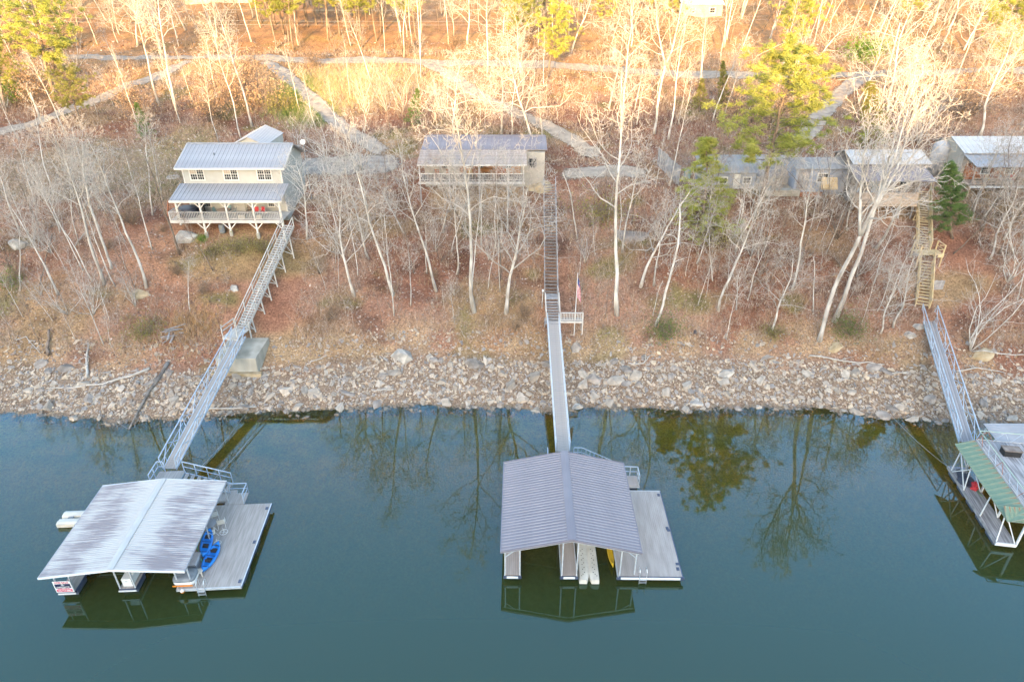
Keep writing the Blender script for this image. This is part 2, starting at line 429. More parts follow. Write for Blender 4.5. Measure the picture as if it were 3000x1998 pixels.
tan = sm(Y - shore(X), 4.5, 6.2) * (1 - sm(Y - shore(X), 7.2, 10.5)) * sm(fbm(X * .28, Y * .5, 67), -.15, .35)
gc = mixc(gc, np.array((.44, .33, .21)), tan * .75)
gc = mixc(gc, BED, 1 - sm(GZ, -.35, .02))
at = me.color_attributes.new("Col", 'FLOAT_COLOR', 'POINT')
at.data.foreach_set("color", np.hstack([gc, np.ones((len(gc), 1))]).astype(np.float32).ravel())
def ground_mat():
    m = bpy.data.materials.new('leaf_strewn_ground'); m.use_nodes = True
    n = m.node_tree.nodes; l = m.node_tree.links; b = n["Principled BSDF"]; b.inputs["Roughness"].default_value = .95; b.inputs["Specular IOR Level"].default_value = .15
    g = n.new("ShaderNodeNewGeometry"); va = n.new("ShaderNodeAttribute"); va.attribute_name = "Col"
    def noise(s, d, r=.6):
        z = n.new("ShaderNodeTexNoise"); z.inputs["Scale"].default_value = s; z.inputs["Detail"].default_value = d; z.inputs["Roughness"].default_value = r
        l.new(g.outputs["Position"], z.inputs[0]); return z
    a = noise(5.5, 6, .75); c = noise(.9, 4)
    cr = n.new("ShaderNodeValToRGB"); cr.color_ramp.elements[0].position = .34; cr.color_ramp.elements[0].color = (.32, .27, .25, 1)
    cr.color_ramp.elements[1].position = .66; cr.color_ramp.elements[1].color = (1.14, 1.08, 1.03, 1)
    l.new(a.outputs[0], cr.inputs[0])
    mx = n.new("ShaderNodeMix"); mx.data_type = 'RGBA'; mx.blend_type = 'MULTIPLY'; mx.inputs[0].default_value = 1
    l.new(va.outputs[0], mx.inputs[6]); l.new(cr.outputs[0], mx.inputs[7])
    cr2 = n.new("ShaderNodeValToRGB"); cr2.color_ramp.elements[0].position = .3; cr2.color_ramp.elements[0].color = (.78, .78, .78, 1); cr2.color_ramp.elements[1].position = .7; cr2.color_ramp.elements[1].color = (1.15, 1.12, 1.08, 1)
    l.new(c.outputs[0], cr2.inputs[0])
    mx2 = n.new("ShaderNodeMix"); mx2.data_type = 'RGBA'; mx2.blend_type = 'MULTIPLY'; mx2.inputs[0].default_value = 1
    l.new(mx.outputs[2], mx2.inputs[6]); l.new(cr2.outputs[0], mx2.inputs[7])
    l.new(mx2.outputs[2], b.inputs["Base Color"])
    bp = n.new("ShaderNodeBump"); bp.inputs["Strength"].default_value = .8; bp.inputs["Distance"].default_value = .12
    l.new(a.outputs[0], bp.inputs["Height"]); l.new(bp.outputs[0], b.inputs["Normal"])
    return m
M['ground'] = ground_mat()
me.materials.append(M['ground']); me.update()
ground = bpy.data.objects.new("hillside", me); COL.objects.link(ground); ground["kind"] = "structure"

# ------------------------------------------------------------------ lake
wx = axis([(-700, -90, 40), (-90, 90.1, 1.0), (90.1, 701, 40)])
wy = axis([(-620, -20, 60), (-20, 44, 8), (44, 64, .4)])
WX, WY = np.meshgrid(wx, wy)
dep = np.clip(-hgt(WX.ravel(), WY.ravel()), 0, 8); dep[WY.ravel() < 30] = 8
me = bpy.data.meshes.new("lake")
idx = np.arange(len(wx) * len(wy)).reshape(len(wy), len(wx))
fc = np.stack([idx[:-1, :-1], idx[:-1, 1:], idx[1:, 1:], idx[1:, :-1]], -1).reshape(-1, 4)
me.from_pydata(np.stack([WX.ravel(), WY.ravel(), np.zeros(WX.size)], 1).tolist(), [], fc.tolist())
at = me.attributes.new("depth", 'FLOAT', 'POINT'); at.data.foreach_set("value", dep.astype(np.float32))
def water_mat():
    m = bpy.data.materials.new('lake_water'); m.use_nodes = True
    n = m.node_tree.nodes; l = m.node_tree.links; n.remove(n["Principled BSDF"])
    g = n.new("ShaderNodeNewGeometry")
    mp = n.new("ShaderNodeMapping"); mp.inputs["Scale"].default_value = (.5, 1.0, 1); l.new(g.outputs["Position"], mp.inputs[0])
    z = n.new("ShaderNodeTexNoise"); z.inputs["Scale"].default_value = 1.6; z.inputs["Detail"].default_value = 3; l.new(mp.outputs[0], z.inputs[0])
    bp = n.new("ShaderNodeBump"); bp.inputs["Strength"].default_value = .02; bp.inputs["Distance"].default_value = .1; l.new(z.outputs[0], bp.inputs["Height"])
    da = n.new("ShaderNodeAttribute"); da.attribute_name = "depth"
    ex = n.new("ShaderNodeMath"); ex.operation = 'MULTIPLY'; ex.inputs[1].default_value = -.5; l.new(da.outputs["Fac"], ex.inputs[0])
    e2 = n.new("ShaderNodeMath"); e2.operation = 'EXPONENT'; l.new(ex.outputs[0], e2.inputs[0])
    df = n.new("ShaderNodeBsdfDiffuse"); df.inputs[0].default_value = (.024, .037, .012, 1)
    tr = n.new("ShaderNodeBsdfTransparent"); tr.inputs[0].default_value = (.90, .86, .55, 1)
    m1 = n.new("ShaderNodeMixShader"); l.new(e2.outputs[0], m1.inputs[0]); l.new(df.outputs[0], m1.inputs[1]); l.new(tr.outputs[0], m1.inputs[2])
    gl = n.new("ShaderNodeBsdfGlossy"); gl.inputs["Roughness"].default_value = .0; gl.inputs[0].default_value = (.46, .78, 1, 1); l.new(bp.outputs[0], gl.inputs["Normal"])
    fr = n.new("ShaderNodeFresnel"); fr.inputs[0].default_value = 1.66; l.new(bp.outputs[0], fr.inputs["Normal"])
    m2 = n.new("ShaderNodeMixShader"); l.new(fr.outputs[0], m2.inputs[0]); l.new(m1.outputs[0], m2.inputs[1]); l.new(gl.outputs[0], m2.inputs[2])
    l.new(m2.outputs[0], n["Material Output"].inputs[0])
    return m
M['water'] = water_mat(); me.materials.append(M['water'])
lake = bpy.data.objects.new("lake", me); COL.objects.link(lake); lake["kind"] = "structure"

# far shore behind the viewer: the wooded ridge whose shade covers the near bank
rx = np.arange(-900, 901, 15.0); ry = np.array([-110, -125, -140, -155, -170, -190, -215, -260, -330, -430, -620.0])
rz0 = np.array([-3, 8, 22, 37, 50, 58.5, 62.5, 66, 69, 71, 73.0])
RX, RY = np.meshgrid(rx, ry)
RZ = np.repeat(rz0[:, None], len(rx), 1) + fbm(RX * .012, RY * .012, 71) * 7 * (rz0[:, None] / 50) + vnoise(RX * .06, RY * .06, 77) * 3.0 * (rz0[:, None] / 50)
me = bpy.data.meshes.new("far_ridge")
idx = np.arange(RX.size).reshape(RX.shape)
fc = np.stack([idx[:-1, :-1], idx[1:, :-1], idx[1:, 1:], idx[:-1, 1:]], -1).reshape(-1, 4)
me.from_pydata(np.stack([RX.ravel(), RY.ravel(), RZ.ravel()], 1).tolist(), [], fc.tolist())
me.materials.append(mat('far_woods', (.07, .06, .045), .95, (.14, .12, .08), .08, coord='World'))
ridge = bpy.data.objects.new("far_shore_hill", me); COL.objects.link(ridge); ridge["kind"] = "structure"

# ------------------------------------------------------------------ roads and drives
def strip(name, pxs, width, m, lift=.09, world=None):
    pts = [np.array(PG(u, v))[:2] for u, v in pxs] if world is None else [np.array(p, float) for p in world]
    pts = np.array(pts)
    seg = np.r_[0, np.cumsum(np.linalg.norm(np.diff(pts, axis=0), axis=1))]
    n = max(4, int(seg[-1] / .8)); t = np.linspace(0, seg[-1], n)
    c = np.stack([np.interp(t, seg, pts[:, 0]), np.interp(t, seg, pts[:, 1])], 1)
    for _ in range(6): c[1:-1] = (c[:-2] + c[1:-1] * 2 + c[2:]) / 4
    d = np.gradient(c, axis=0); d /= np.linalg.norm(d, axis=1)[:, None]; nrm = np.stack([-d[:, 1], d[:, 0]], 1)
    k = 9; offs = np.linspace(-.5, .5, k)
    wv = width * (1 + .10 * vnoise(t * .35, t * 0, 88))
    V = []
    for j, o in enumerate(offs):
        wob = .55 * vnoise(t * .8, t * 0 + j, 90 + j) if j in (0, k - 1) else 0
        q = c + nrm * ((o * wv + wob)[:, None])
        z = hgt(q[:, 0], q[:, 1]) + (lift if 0 < j < k - 1 else .015)
        V.append(np.column_stack([q, z]))
    V = np.stack(V, 1).reshape(-1, 3)
    f = [(i * k + j, i * k + j + 1, (i + 1) * k + j + 1, (i + 1) * k + j) for i in range(n - 1) for j in range(k - 1)]
    o = MB().add(V, f).build(name, m, smooth=True); o["kind"] = "structure"
    ed = np.tile(np.array([0, .45, .8, 1, 1, 1, .8, .45, 0.]), n).reshape(n, k)
    en = np.clip(np.minimum(np.arange(n), np.arange(n)[::-1]) / 3.0, 0, 1)[:, None]; ed = (ed * en).ravel()
    at_ = o.data.attributes.new("edge", 'FLOAT', 'POINT'); at_.data.foreach_set("value", ed.astype(np.float32))
    ROADS.append((c, width))
    return o
ROADS = []
M['gravel'] = mat('gravel_grey', (.26, .215, .18), .95, (.41, .355, .30), 1.1, bump=.5, bscale=12, coord='World', detail=8)
M['asphalt'] = mat('road_chipseal', (.25, .215, .18), .95, (.35, .305, .26), 1.6, bump=.3, bscale=12, coord='World', detail=8)
M['track'] = mat('dirt_track', (.32, .25, .19), .95, (.46, .375, .295), 1.0, bump=.4, bscale=10, coord='World', detail=8)
def soft_edge(m):
    """gravel thins out into the leaf litter along its margins"""
    n = m.node_tree.nodes; l = m.node_tree.links; bs = n["Principled BSDF"]
    g = n.new("ShaderNodeNewGeometry"); z = n.new("ShaderNodeTexNoise"); z.inputs["Scale"].default_value = 2.2; z.inputs["Detail"].default_value = 6; z.inputs["Roughness"].default_value = .75; l.new(g.outputs["Position"], z.inputs[0])
    e = n.new("ShaderNodeAttribute"); e.attribute_name = "edge"
    s = n.new("ShaderNodeMath"); s.operation = 'MULTIPLY_ADD'; s.inputs[1].default_value = .75; l.new(e.outputs["Fac"], s.inputs[0]); l.new(z.outputs[0], s.inputs[2])
    r = n.new("ShaderNodeMapRange"); r.inputs[1].default_value = .62; r.inputs[2].default_value = .86; l.new(s.outputs[0], r.inputs[0])
    t = n.new("ShaderNodeBsdfTransparent"); mx = n.new("ShaderNodeMixShader"); l.new(r.outputs[0], mx.inputs[0]); l.new(t.outputs[0], mx.inputs[1]); l.new(bs.outputs[0], mx.inputs[2])
    l.new(mx.outputs[0], n["Material Output"].inputs[0])
for k_ in ('gravel', 'asphalt', 'track'): soft_edge(M[k_])
strip('road', [(-400, 160), (160, 166), (500, 170), (820, 172), (1150, 178), (1420, 186), (1700, 200), (2000, 222), (2350, 226), (2600, 214), (2900, 205), (3500, 195)], 4.2, M['asphalt'])
strip('driveway_gravel', [(-260, 440), (0, 388), (130, 350), (300, 290), (420, 238), (500, 205), (560, 178)], 3.2, M['gravel'], .1)
strip('driveway_to_house', [(770, 180), (815, 205), (870, 252), (940, 320), (1010, 378), (1080, 420), (1130, 455)], 3.4, M['gravel'], .1)
strip('driveway_to_cabin', [(1240, 182), (1300, 208), (1360, 252), (1420, 292), (1500, 330), (1600, 372), (1690, 420), (1760, 462)], 3.4, M['track'], .1)
strip('driveway_to_trailer', [(2560, 216), (2510, 240), (2460, 280), (2415, 330), (2370, 390), (2330, 430)], 3.4, M['gravel'], .1)
strip('parking_by_house', [(850, 492), (960, 488), (1080, 486), (1185, 482)], 8.0, M['gravel'], .12)
strip('parking_by_cabin', [(1630, 512), (1720, 506), (1820, 506), (1910, 512)], 5.4, M['track'], .12)

EXCL = []          # rectangles in plan that stay clear of trees and brush
def excl(x0, x1, y0, y1): EXCL.append((x0, x1, y0, y1))

# ------------------------------------------------------------------ shared builders
def local(root):
    m = Matrix.Translation(root.location) @ Matrix.Rotation(root.rotation_euler.z, 4, 'Z')
    inv = m.inverted()
    return lambda p: inv @ Vector(p)

def roof_plane(parent, name, y0, y1, x0, z0, x1, z1, n, mpan, mseam, ribs=1, rib_h=.05, rib_w=.05, thick=.03, axis='y'):
    """one slope of a metal roof: n separate sheets laid side by side from y0 to y1 (or along x), top edge (x0,z0), eave (x1,z1)"""
    base = MB()
    sg_ = 1 if x1 >= x0 else -1
    L = math.hypot(x1 - x0, z1 - z0); ang = math.atan2(z1 - z0, abs(x1 - x0))
    w = (y1 - y0) / n
    pan = MB().box(0, L, -w / 2 + .004, w / 2 - .004, -thick, 0)
    seam = MB()
    for r in range(ribs):
        yy = -w / 2 + (r + .5) * w / ribs
        seam.extrude([(0, yy - rib_w, .001), (0, yy + rib_w, .001), (0, yy + rib_w * .45, rib_h), (0, yy - rib_w * .45, rib_h)], (L, 0, 0))
    if mseam is None:
        pan.add(np.vstack(seam.v), seam.f); mp = pan.mesh('roof_sheet', mpan); ms = None
    else:
        mp = pan.mesh('roof_sheet', mpan); ms = seam.mesh('roof_seam', mseam)
    # a thin deck below the sheets carries them
    n0 = np.array((-math.sin(ang) * sg_, 0, math.cos(ang)))
    d = np.array((math.cos(ang) * sg_, 0, math.sin(ang)))
    p = np.array((x0, y0 + .02, z0)) - n0 * (thick + .004)
    q = [p, p + d * L * .995, p + d * L * .995 - n0 * .05, p - n0 * .05]
    q = np.array(q); q2 = q.copy(); q2[:, 1] = y1 - .02
    if axis == 'x':
        sw = lambda a: np.stack([a[:, 1], a[:, 0], a[:, 2]], 1)
        q, q2 = sw(q), sw(q2)
    rf = MB().add(np.vstack([q, q2]), [(0, 1, 2, 3), (7, 6, 5, 4), (0, 4, 5, 1), (1, 5, 6, 2), (2, 6, 7, 3), (3, 7, 4, 0)]).build(name, M['wood_grey'], parent)
    for i in range(n):
        yc = y0 + (i + .5) * w
        if axis == 'y':
            mtx = Matrix.Translation((x0, yc, z0)) @ Matrix.Rotation(0 if sg_ > 0 else math.pi, 4, 'Z') @ Matrix.Rotation(-ang, 4, 'Y')
        else:
            mtx = Matrix.Translation((yc, x0, z0)) @ Matrix.Rotation(math.pi / 2 if sg_ > 0 else -math.pi / 2, 4, 'Z') @ Matrix.Rotation(-ang, 4, 'Y')
        for nm, m_ in (('roof_sheet', mp), ('roof_seam', ms)):
            if m_ is None: continue
            o = bpy.data.objects.new(nm, m_); COL.objects.link(o); o.parent = rf; o.matrix_local = mtx
    return rf

def boards(parent, name, x0, x1, y0, y1, z, m, w=.14, gap=.008, thick=.04, along='y'):
    """deck surface with a real gap between every two boards"""
    b = MB()
    if along == 'y':
        n = max(1, round((x1 - x0) / w)); w = (x1 - x0) / n
        for i in range(n): b.box(x0 + i * w + gap / 2, x0 + (i + 1) * w - gap / 2, y0, y1, z - thick, z)
    else:
        n = max(1, round((y1 - y0) / w)); w = (y1 - y0) / n
        for i in range(n): b.box(x0, x1, y0 + i * w + gap / 2, y0 + (i + 1) * w - gap / 2, z - thick, z)
    return b.build(name, m, parent, kind="stuff")

def floats(parent, x0, x1, y0, y1, step, z=.02, h=.32):
    """dark plastic tubs under a walkway"""
    w = x1 - x0; n = max(1, int((y1 - y0) / step))
    b = MB(); L = min(1.15, (y1 - y0) / n * .86)
    e = .10
    prof = [(-w / 2 + e, -.12), (w / 2 - e, -.12), (w / 2, .10), (w / 2, h), (-w / 2, h), (-w / 2, .10)]
    b.extrude([(x, 0, zz) for x, zz in prof], (0, L, 0))
    b.box(-.03, .03, -.015, 0, 0, h * .9)
    me = b.mesh('float', M['float'])
    for i in range(n):
        yc = y0 + (i + .5) * (y1 - y0) / n
        inst('float', me, parent, ((x0 + x1) / 2, yc - L / 2, z))

def post(parent, x, y, z0, z1, r=.05, m=None, name='post'):
    MB().box(x - r, x + r, y - r, y + r, z0, z1).build(name, m or M['alu'], parent)

def rail_run(parent, pts, h=1.0, m=None, r=.028, posts=True, mid=1, every=1.6, name='rail'):
    """handrail that follows a polyline given at floor level"""
    m = m or M['alu']; pts = [np.array(p, float) for p in pts]
    up = np.array((0, 0, h))
    for a, b in zip(pts[:-1], pts[1:]):
        MB().beam(a + up, b + up, r * 2.2).build(name, m, parent)
        for k in range(mid):
            f = (k + 1) / (mid + 1)
            MB().beam(a + up * f, b + up * f, r * 1.5).build(name, m, parent)
        if posts:
            L = np.linalg.norm(b - a); n = max(1, round(L / every))
            for i in range(n + 1):
                q = a + (b - a) * i / n
                MB().beam(q, q + up * .985, r * 2).build('post', m, parent)

def ladder(parent_thing, x, y, z, m):
    pass

def gangway(name, label, a, b, width, m_deck, m_frame, style, rail_h=1.05, n_planks=60, bays=9):
    a = np.array(a, float); b = np.array(b, float)
    d = b - a; L = np.linalg.norm(d); d /= L
    side = np.cross(d, (0, 0, 1)); side /= np.linalg.norm(side); up = np.cross(side, d)
    root = thing(name, label, 'gangway', tuple(a))
    A = np.zeros(3); B = b - a
    w = L / n_planks
    pm = MB().box(-width / 2, width / 2, -w / 2 + .009, w / 2 - .009, -.04, 0).mesh('plank', m_deck)
    rot = Matrix((side, d, up)).transposed()
    for i in range(n_planks):
        o = inst('plank', pm, root); o.matrix_local = Matrix.Translation(Vector(A + d * (i + .5) * w)) @ rot.to_4x4()
    for s in (-1, 1):
        o = side * s * (width / 2 + .03)
        MB().beam(A + o - up * .07, B + o - up * .07, .06, .16, up).build('side_beam', m_frame, root)
        V = np.array((0, 0, rail_h))
        if style == 'truss':
            V = V + side * s * .12
            MB().beam(A + o + V, B + o + V, .075).build('top_rail', m_frame, root)
            for i in range(bays):
                p = A + d * L * i / bays; q = A + d * L * (i + 1) / bays; mid = (p + q) / 2
                MB().beam(p + o + (V if i % 2 else 0 * V), q + o + (0 * V if i % 2 else V), .05).build('diagonal', m_frame, root)
                MB().beam(mid + o, mid + o + V * .5, .035).build('strut', m_frame, root)
            for i in range(0, bays + 1, 3):
                p = A + d * L * i / bays
                MB().beam(p + o, p + o + V, .055).build('post', m_frame, root)
            MB().beam(A + o + V * .5, B + o + V * .5, .03).build('mid_rail', m_frame, root)
        else:
            MB().beam(A + o + V, B + o + V, .06, .05).build('top_rail', m_frame, root)
            MB().beam(A + o + V * .55, B + o + V * .55, .035).build('mid_rail', m_frame, root)
            for i in range(bays + 1):
                p = A + d * L * i / bays
                MB().beam(p + o, p + o + V, .05).build('post', m_frame, root)
    return root

# ------------------------------------------------------------------ centre dock
ZD = .58
c0 = Vector((3.76 * K, 30.3 * K, 0))
dock = thing('boat_dock', 'two-slip boat dock under a smooth mauve-grey gabled metal roof', 'boat dock', c0, -math.radians(.7))
Ld = 8.65 * K
rf = roof_plane(dock, 'roof', 0, Ld + .1, 0, 4.03, -4.72, 2.90, 34, M['roof_grey'], M['roof_seam'], 1, .045, .035)
rf2 = roof_plane(dock, 'roof', 0, Ld + .1, 0, 4.03, 4.72, 2.90, 34, M['roof_grey'], M['roof_seam'], 1, .045, .035)
MB().extrude([(-.30, -.03, 3.985), (0, -.03, 4.065), (.30, -.03, 3.985), (.30, -.03, 4.02), (0, -.03, 4.105), (-.30, -.03, 4.02)], (0, Ld + .16, 0)).build('ridge_cap', M['roof_grey'], rf)
for s in (-1, 1):
    MB().beam((s * 4.74, -.04, 2.86), (s * 4.74, Ld + .14, 2.86), .06, .14).build('eave_trim', M['roof_grey'], rf if s < 0 else rf2)
    for yy in (-.02, Ld + .12):
        MB().beam((0, yy, 3.99), (s * 4.74, yy, 2.86), .05, .15).build('gable_trim', M['roof_grey'], rf if s < 0 else rf2)
FING = [(-4.52, -3.38), (-.62, .53)]
for (x0, x1) in FING:
    boards(dock, 'deck_boards', x0 + .07, x1 - .07, .10, 9.2, ZD, M['deck_tan'])
    MB().box(x0, x0 + .07, .05, 9.2, ZD - .2, ZD + .01).build('side_frame', M['alu'], dock)
    MB().box(x1 - .07, x1, .05, 9.2, ZD - .2, ZD + .01).build('side_frame', M['alu'], dock)
    MB().box(x0 - .06, x1 + .06, -.02, .05, ZD - .26, ZD - .03).build('bumper', M['frame_dark'], dock)
    MB().box(x0 + .18, x1 - .18, -.045, -.02, ZD - .20, ZD + .0).build('end_plate', M['white'], dock)
    floats(dock, x0 + .02, x1 - .02, .0, 9.2, 1.6)
boards(dock, 'deck_boards', 3.35, 7.72, .10, 8.66, ZD, M['deck_comp'])
for a in ((3.28, 3.35, 0, 8.70), (7.72, 7.79, 0, 8.70), (3.28, 7.79, 8.66, 8.72)):
    MB().box(a[0], a[1], a[2], a[3], ZD - .22, ZD - .004).build('side_frame', M['frame_dark'] if a[0] > 7 else M['alu'], dock)
MB().box(3.22, 7.86, -.02, .10, ZD - .26, ZD - .02).build('bumper', M['frame_dark'], dock)
MB().box(3.5, 7.58, -.045, -.02, ZD - .20, ZD).build('end_plate', M['white'], dock)
for x0 in (3.4, 5.05, 6.6): floats(dock, x0, x0 + 1.05, .0, 8.6, 2.0)
boards(dock, 'deck_boards', -4.5, 6.2, 9.24, 10.5, ZD, M['deck_tan'], along='x')
MB().box(-4.52, 6.22, 9.21, 10.52, ZD - .22, ZD - .05).build('side_frame', M['alu'], dock)
for x0 in (-4.4, -1.5, 1.6, 4.6): floats(dock, x0, x0 + 1.4, 9.3, 10.4, 1.1)
for yy in (1.0, 4.2): post(dock, 7.6, yy + .2, ZD, ZD + .012, .11, M['frame_dark'], 'cleat_plate')
for (x, y) in ((7.55, .75), (7.55, 4.6), (7.55, 8.2)):
    MB().box(x - .1, x + .1, y - .13, y + .13, ZD + .002, ZD + .03).build('cleat_plate', M['frame_dark'], dock)
def zr(x): return 4.03 - abs(x) / 4.72 * 1.13 - .12
for (x, ys) in ((-4.45, (.12, 4.5, 9.1)), (-3.45, (.12, 4.5, 9.1)), (-.55, (.12, 4.5, 9.1)), (.46, (.12, 4.5, 9.1)), (3.42, (.12, 4.5, 8.6)), (4.45, (.25, 4.5, 8.6))):
    for y in ys: post(dock, x, y, ZD + .002, zr(x), .045)
for y in (.12, 4.5, 9.1):
    for s in (-1, 1):
        MB().beam((0, y, 3.80), (s * 4.6, y, 2.70), .06, .12).build('rafter', M['alu'], dock)
        MB().beam((s * 4.45, y, 2.25), (s * 3.85, y, 2.83), .05).build('knee_brace', M['alu'], dock)
# landing behind the roof, its steps down to the walkway, and the side rails
ZL = 2.0
boards(dock, 'deck_boards', -1.2, 1.6, 9.55, 11.1, ZL, M['deck_comp'], along='x')
MB().box(-1.22, 1.62, 9.53, 11.12, ZL - .2, ZL - .05).build('landing_frame', M['alu'], dock)
for x in (-1.15, 1.55):
    for y in (9.6, 10.45): post(dock, x, y, ZD, ZL - .2, .05)
rail_run(dock, [(-1.2, 11.1, ZL), (-1.2, 9.6, ZL)], .95, M['alu'], .022, every=.35)
rail_run(dock, [(.95, 11.1, ZL), (1.6, 11.1, ZL), (4.3, 11.0, ZD + .1)], .95, M['alu'], .022, every=.38)
MB().beam((1.6, 9.7, ZL - .1), (4.3, 9.7, ZD + .05), .05, .22).build('stair_stringer', M['alu'], dock)
MB().beam((1.6, 11.0, ZL - .1), (4.3, 11.0, ZD + .05), .05, .22).build('stair_stringer', M['alu'], dock)
tm = MB().box(-.15, .15, -.62, .62, -.04, 0).mesh('tread', M['alu'])
for i in range(7): inst('tread', tm, dock, (1.75 + i * .36, 10.35, ZL - .12 - i * .185))
rail_run(dock, [(6.15, 9.3, ZD), (6.15, 10.4, ZD), (5.0, 10.45, ZD)], 1.0, M['alu'], .025, every=.6)

ga = np.array(P(1620, 942, 5.55)); gb = np.array(P(1649, 1322, 2.02))
gangway('gangway', 'long pale aluminium gangway with low rails to the mauve-roofed dock', gb, ga, 1.10, M['deck_comp'], M['alu'], 'rail', .95, 62, 10)

# ------------------------------------------------------------------ things on the centre dock
def jetski_float():
    t = thing('jet_ski_platform', 'white moulded drive-on float with black holes in the right slip', 'dock float', c0 + Vector((0, 0, 0)), -math.radians(.7))
    b = MB()
    # two pontoon decks that meet in a V groove, notched at the front
    for s in (-1, 1):
        xs = [.0, .06, .20, .62, .70]; zs = [.43, .44, .50, .52, .30]
        poly = [(1.35 + s * x, 0, z) for x, z in zip(xs, zs)] + [(1.35 + s * .70, 0, .05), (1.35, 0, .05)]
        rows = []
        for yy, k, sh in ((-.16, .74, .16), (.10, .93, .05), (.5, 1, 0), (4.2, 1, 0), (4.6, .9, 0)):
            rows.append([(1.35 + (p[0] - 1.35) * k + s * sh, yy, p[2] * (1 if k == 1 else .92)) for p in poly])
        n = len(poly); v = np.array(rows).reshape(-1, 3)
        f = [(i * n + j, i * n + (j + 1) % n, (i + 1) * n + (j + 1) % n, (i + 1) * n + j) for i in range(4) for j in range(n)]
        f += [tuple(range(n))[::-1], tuple(4 * n + j for j in range(n))]
        b.add(v, f)
    b.build('hull', M['offwhite'], t)
    for i in range(6):
        for s in (-1, 1):
            for j, (dx, dy) in enumerate(((.30, .14), (.42, -.02), (.52, -.16))):
                MB().lathe([(.036, 0), (.036, .012)], 8, (1.35 + s * dx, .32 + i * .42 + dy, .505 if j == 1 else .497)).build('hole', M['black'], t)
    return t
jetski_float()
def kayak(name, label, loc, rz, m, L=2.75, wmax=.37, tilt=0, group=None, open_top=True, roll=0):
    t = thing(name, label, 'kayak', loc, rz, group)
    t.rotation_euler = (roll, tilt, rz)
    st = np.linspace(-1, 1, 15); rows = []
    for s in st:
        w = wmax * max(.03, (1 - abs(s) ** 2.6)) ** .8; k = .30 * (1 + .35 * abs(s) ** 2); y = s * L / 2
        h0 = .10 * abs(s) ** 3
        ww = [(0, h0), (w * .6, h0 + .01), (w * .95, h0 + .12), (w, k * .75), (w * .85, k), (w * .55, k - (.07 if abs(s) < .85 else -.02)), (0, k - (.10 if abs(s) < .8 else -.04))]
        ring = [(x, y, z) for x, z in ww] + [(-x, y, z) for x, z in ww[1:-1][::-1]]
        rows.append(ring)
    n = len(rows[0]); v = np.array(rows).reshape(-1, 3)
    f = [(i * n + j, (i + 1) * n + j, (i + 1) * n + (j + 1) % n, i * n + (j + 1) % n) for i in range(14) for j in range(n)]
    f += [tuple(range(n)), tuple(14 * n + j for j in range(n))[::-1]]
    MB().add(v, f).build('hull', m, t, smooth=True)
    if open_top:
        for sy in (-.12, .22):
            b = MB().box(-.19, .19, sy * L - .18, sy * L + .18, .19, .26).box(-.18, .18, sy * L - .22, sy * L - .16, .24, .48)
            b.build('seat', M['black'], t)
        for sy in (-.37, .0, .36):
            MB().beam((-.30, sy * L, .325), (.30, sy * L, .325), .03, .02).build('strap', M['black'], t)
        MB().lathe([(.11, 0), (.11, .03)], 10, (0, .40 * L, .31)).build('hatch', M['navy'], t)
    return t
y0 = P(1793, 1630, .5)
kayak('kayak', 'narrow yellow kayak floating beside the right deck of the mauve-roofed dock', (y0.x - .05, y0.y + .55, .12), math.radians(2), M['yellow'], 2.6, .20, open_top=False)
def swim_ladder(label, loc, rz):
    t = thing('swim_ladder', label, 'ladder', loc, rz)
    for s in (-1, 1):
        MB().tube([(s * .24, .32, 0), (s * .24, .32, .48), (s * .24, .22, .60), (s * .24, .05, .60), (s * .24, -.10, .45), (s * .24, -.16, -.75)], .024, 6).build('rail', M['silver'], t)
    for i in range(3): MB().box(-.24, .24, -.24, -.10, -.16 - i * .26, -.13 - i * .26).build('step', M['silver'], t)
    return t
lp = P(1880, 1672, ZD)
swim_ladder('bright steel swim ladder on the front edge of the pale deck', (lp.x, c0.y + .02, ZD), -math.radians(.7))

# ------------------------------------------------------------------ left dock
l0 = P(320.8, 1668, 2.92); l0.z = 0
RZL = math.radians(3.4)
ld = thing('boat_dock', 'boat dock with a low grimy white corrugated roof and wide side deck', 'boat dock', l0, RZL)
toL = local(ld)
Lr = (toL(P(478, 1403, 2.92)).y)
rfa = roof_plane(ld, 'roof', 0, Lr, 0, 2.92, -4.62, 2.47, 26, M['grime'], None, 2, .03, .035)
rfb = roof_plane(ld, 'roof', 0, Lr, 0, 2.92, 4.62, 2.47, 26, M['grime'], None, 2, .03, .035)
MB().extrude([(-.22, -.02, 2.935), (0, -.02, 2.965), (.22, -.02, 2.935), (.22, -.02, 2.955), (0, -.02, 2.99), (-.22, -.02, 2.955)], (0, Lr + .04, 0)).build('ridge_cap', M['ridge_pale'], rfa)
for s in (-1, 1):
    MB().beam((s * 4.65, -.05, 2.42), (s * 4.65, Lr + .05, 2.42), .05, .12).build('eave_trim', M['roof_white'], rfa if s < 0 else rfb)
    for yy in (-.03, Lr + .03):
        MB().beam((0, yy, 2.86), (s * 4.66, yy, 2.41), .05, .15).build('gable_trim', M['white'], rfa if s < 0 else rfb)
p = toL(P(516, 1725, ZD)); q = toL(P(707, 1721, ZD)); r_ = toL(P(796, 1473.5, ZD))
dx0, dx1, dy0, dy1 = p.x, (q.x + r_.x) / 2, (p.y + q.y) / 2, r_.y
boards(ld, 'deck_boards', dx0 + .07, dx1 - .07, dy0 + .07, dy1, ZD, M['deck_grey'], .145)
for a in ((dx0, dx0 + .07, dy0, dy1), (dx1 - .07, dx1, dy0, dy1), (dx0, dx1, dy0, dy0 + .07)):
    MB().box(*a, ZD - .18, ZD - .003).build('side_frame', M['alu'], ld)
MB().box(dx1 + .001, dx1 + .03, dy0, dy1, ZD - .16, ZD - .03).build('bumper', M['frame_dark'], ld)
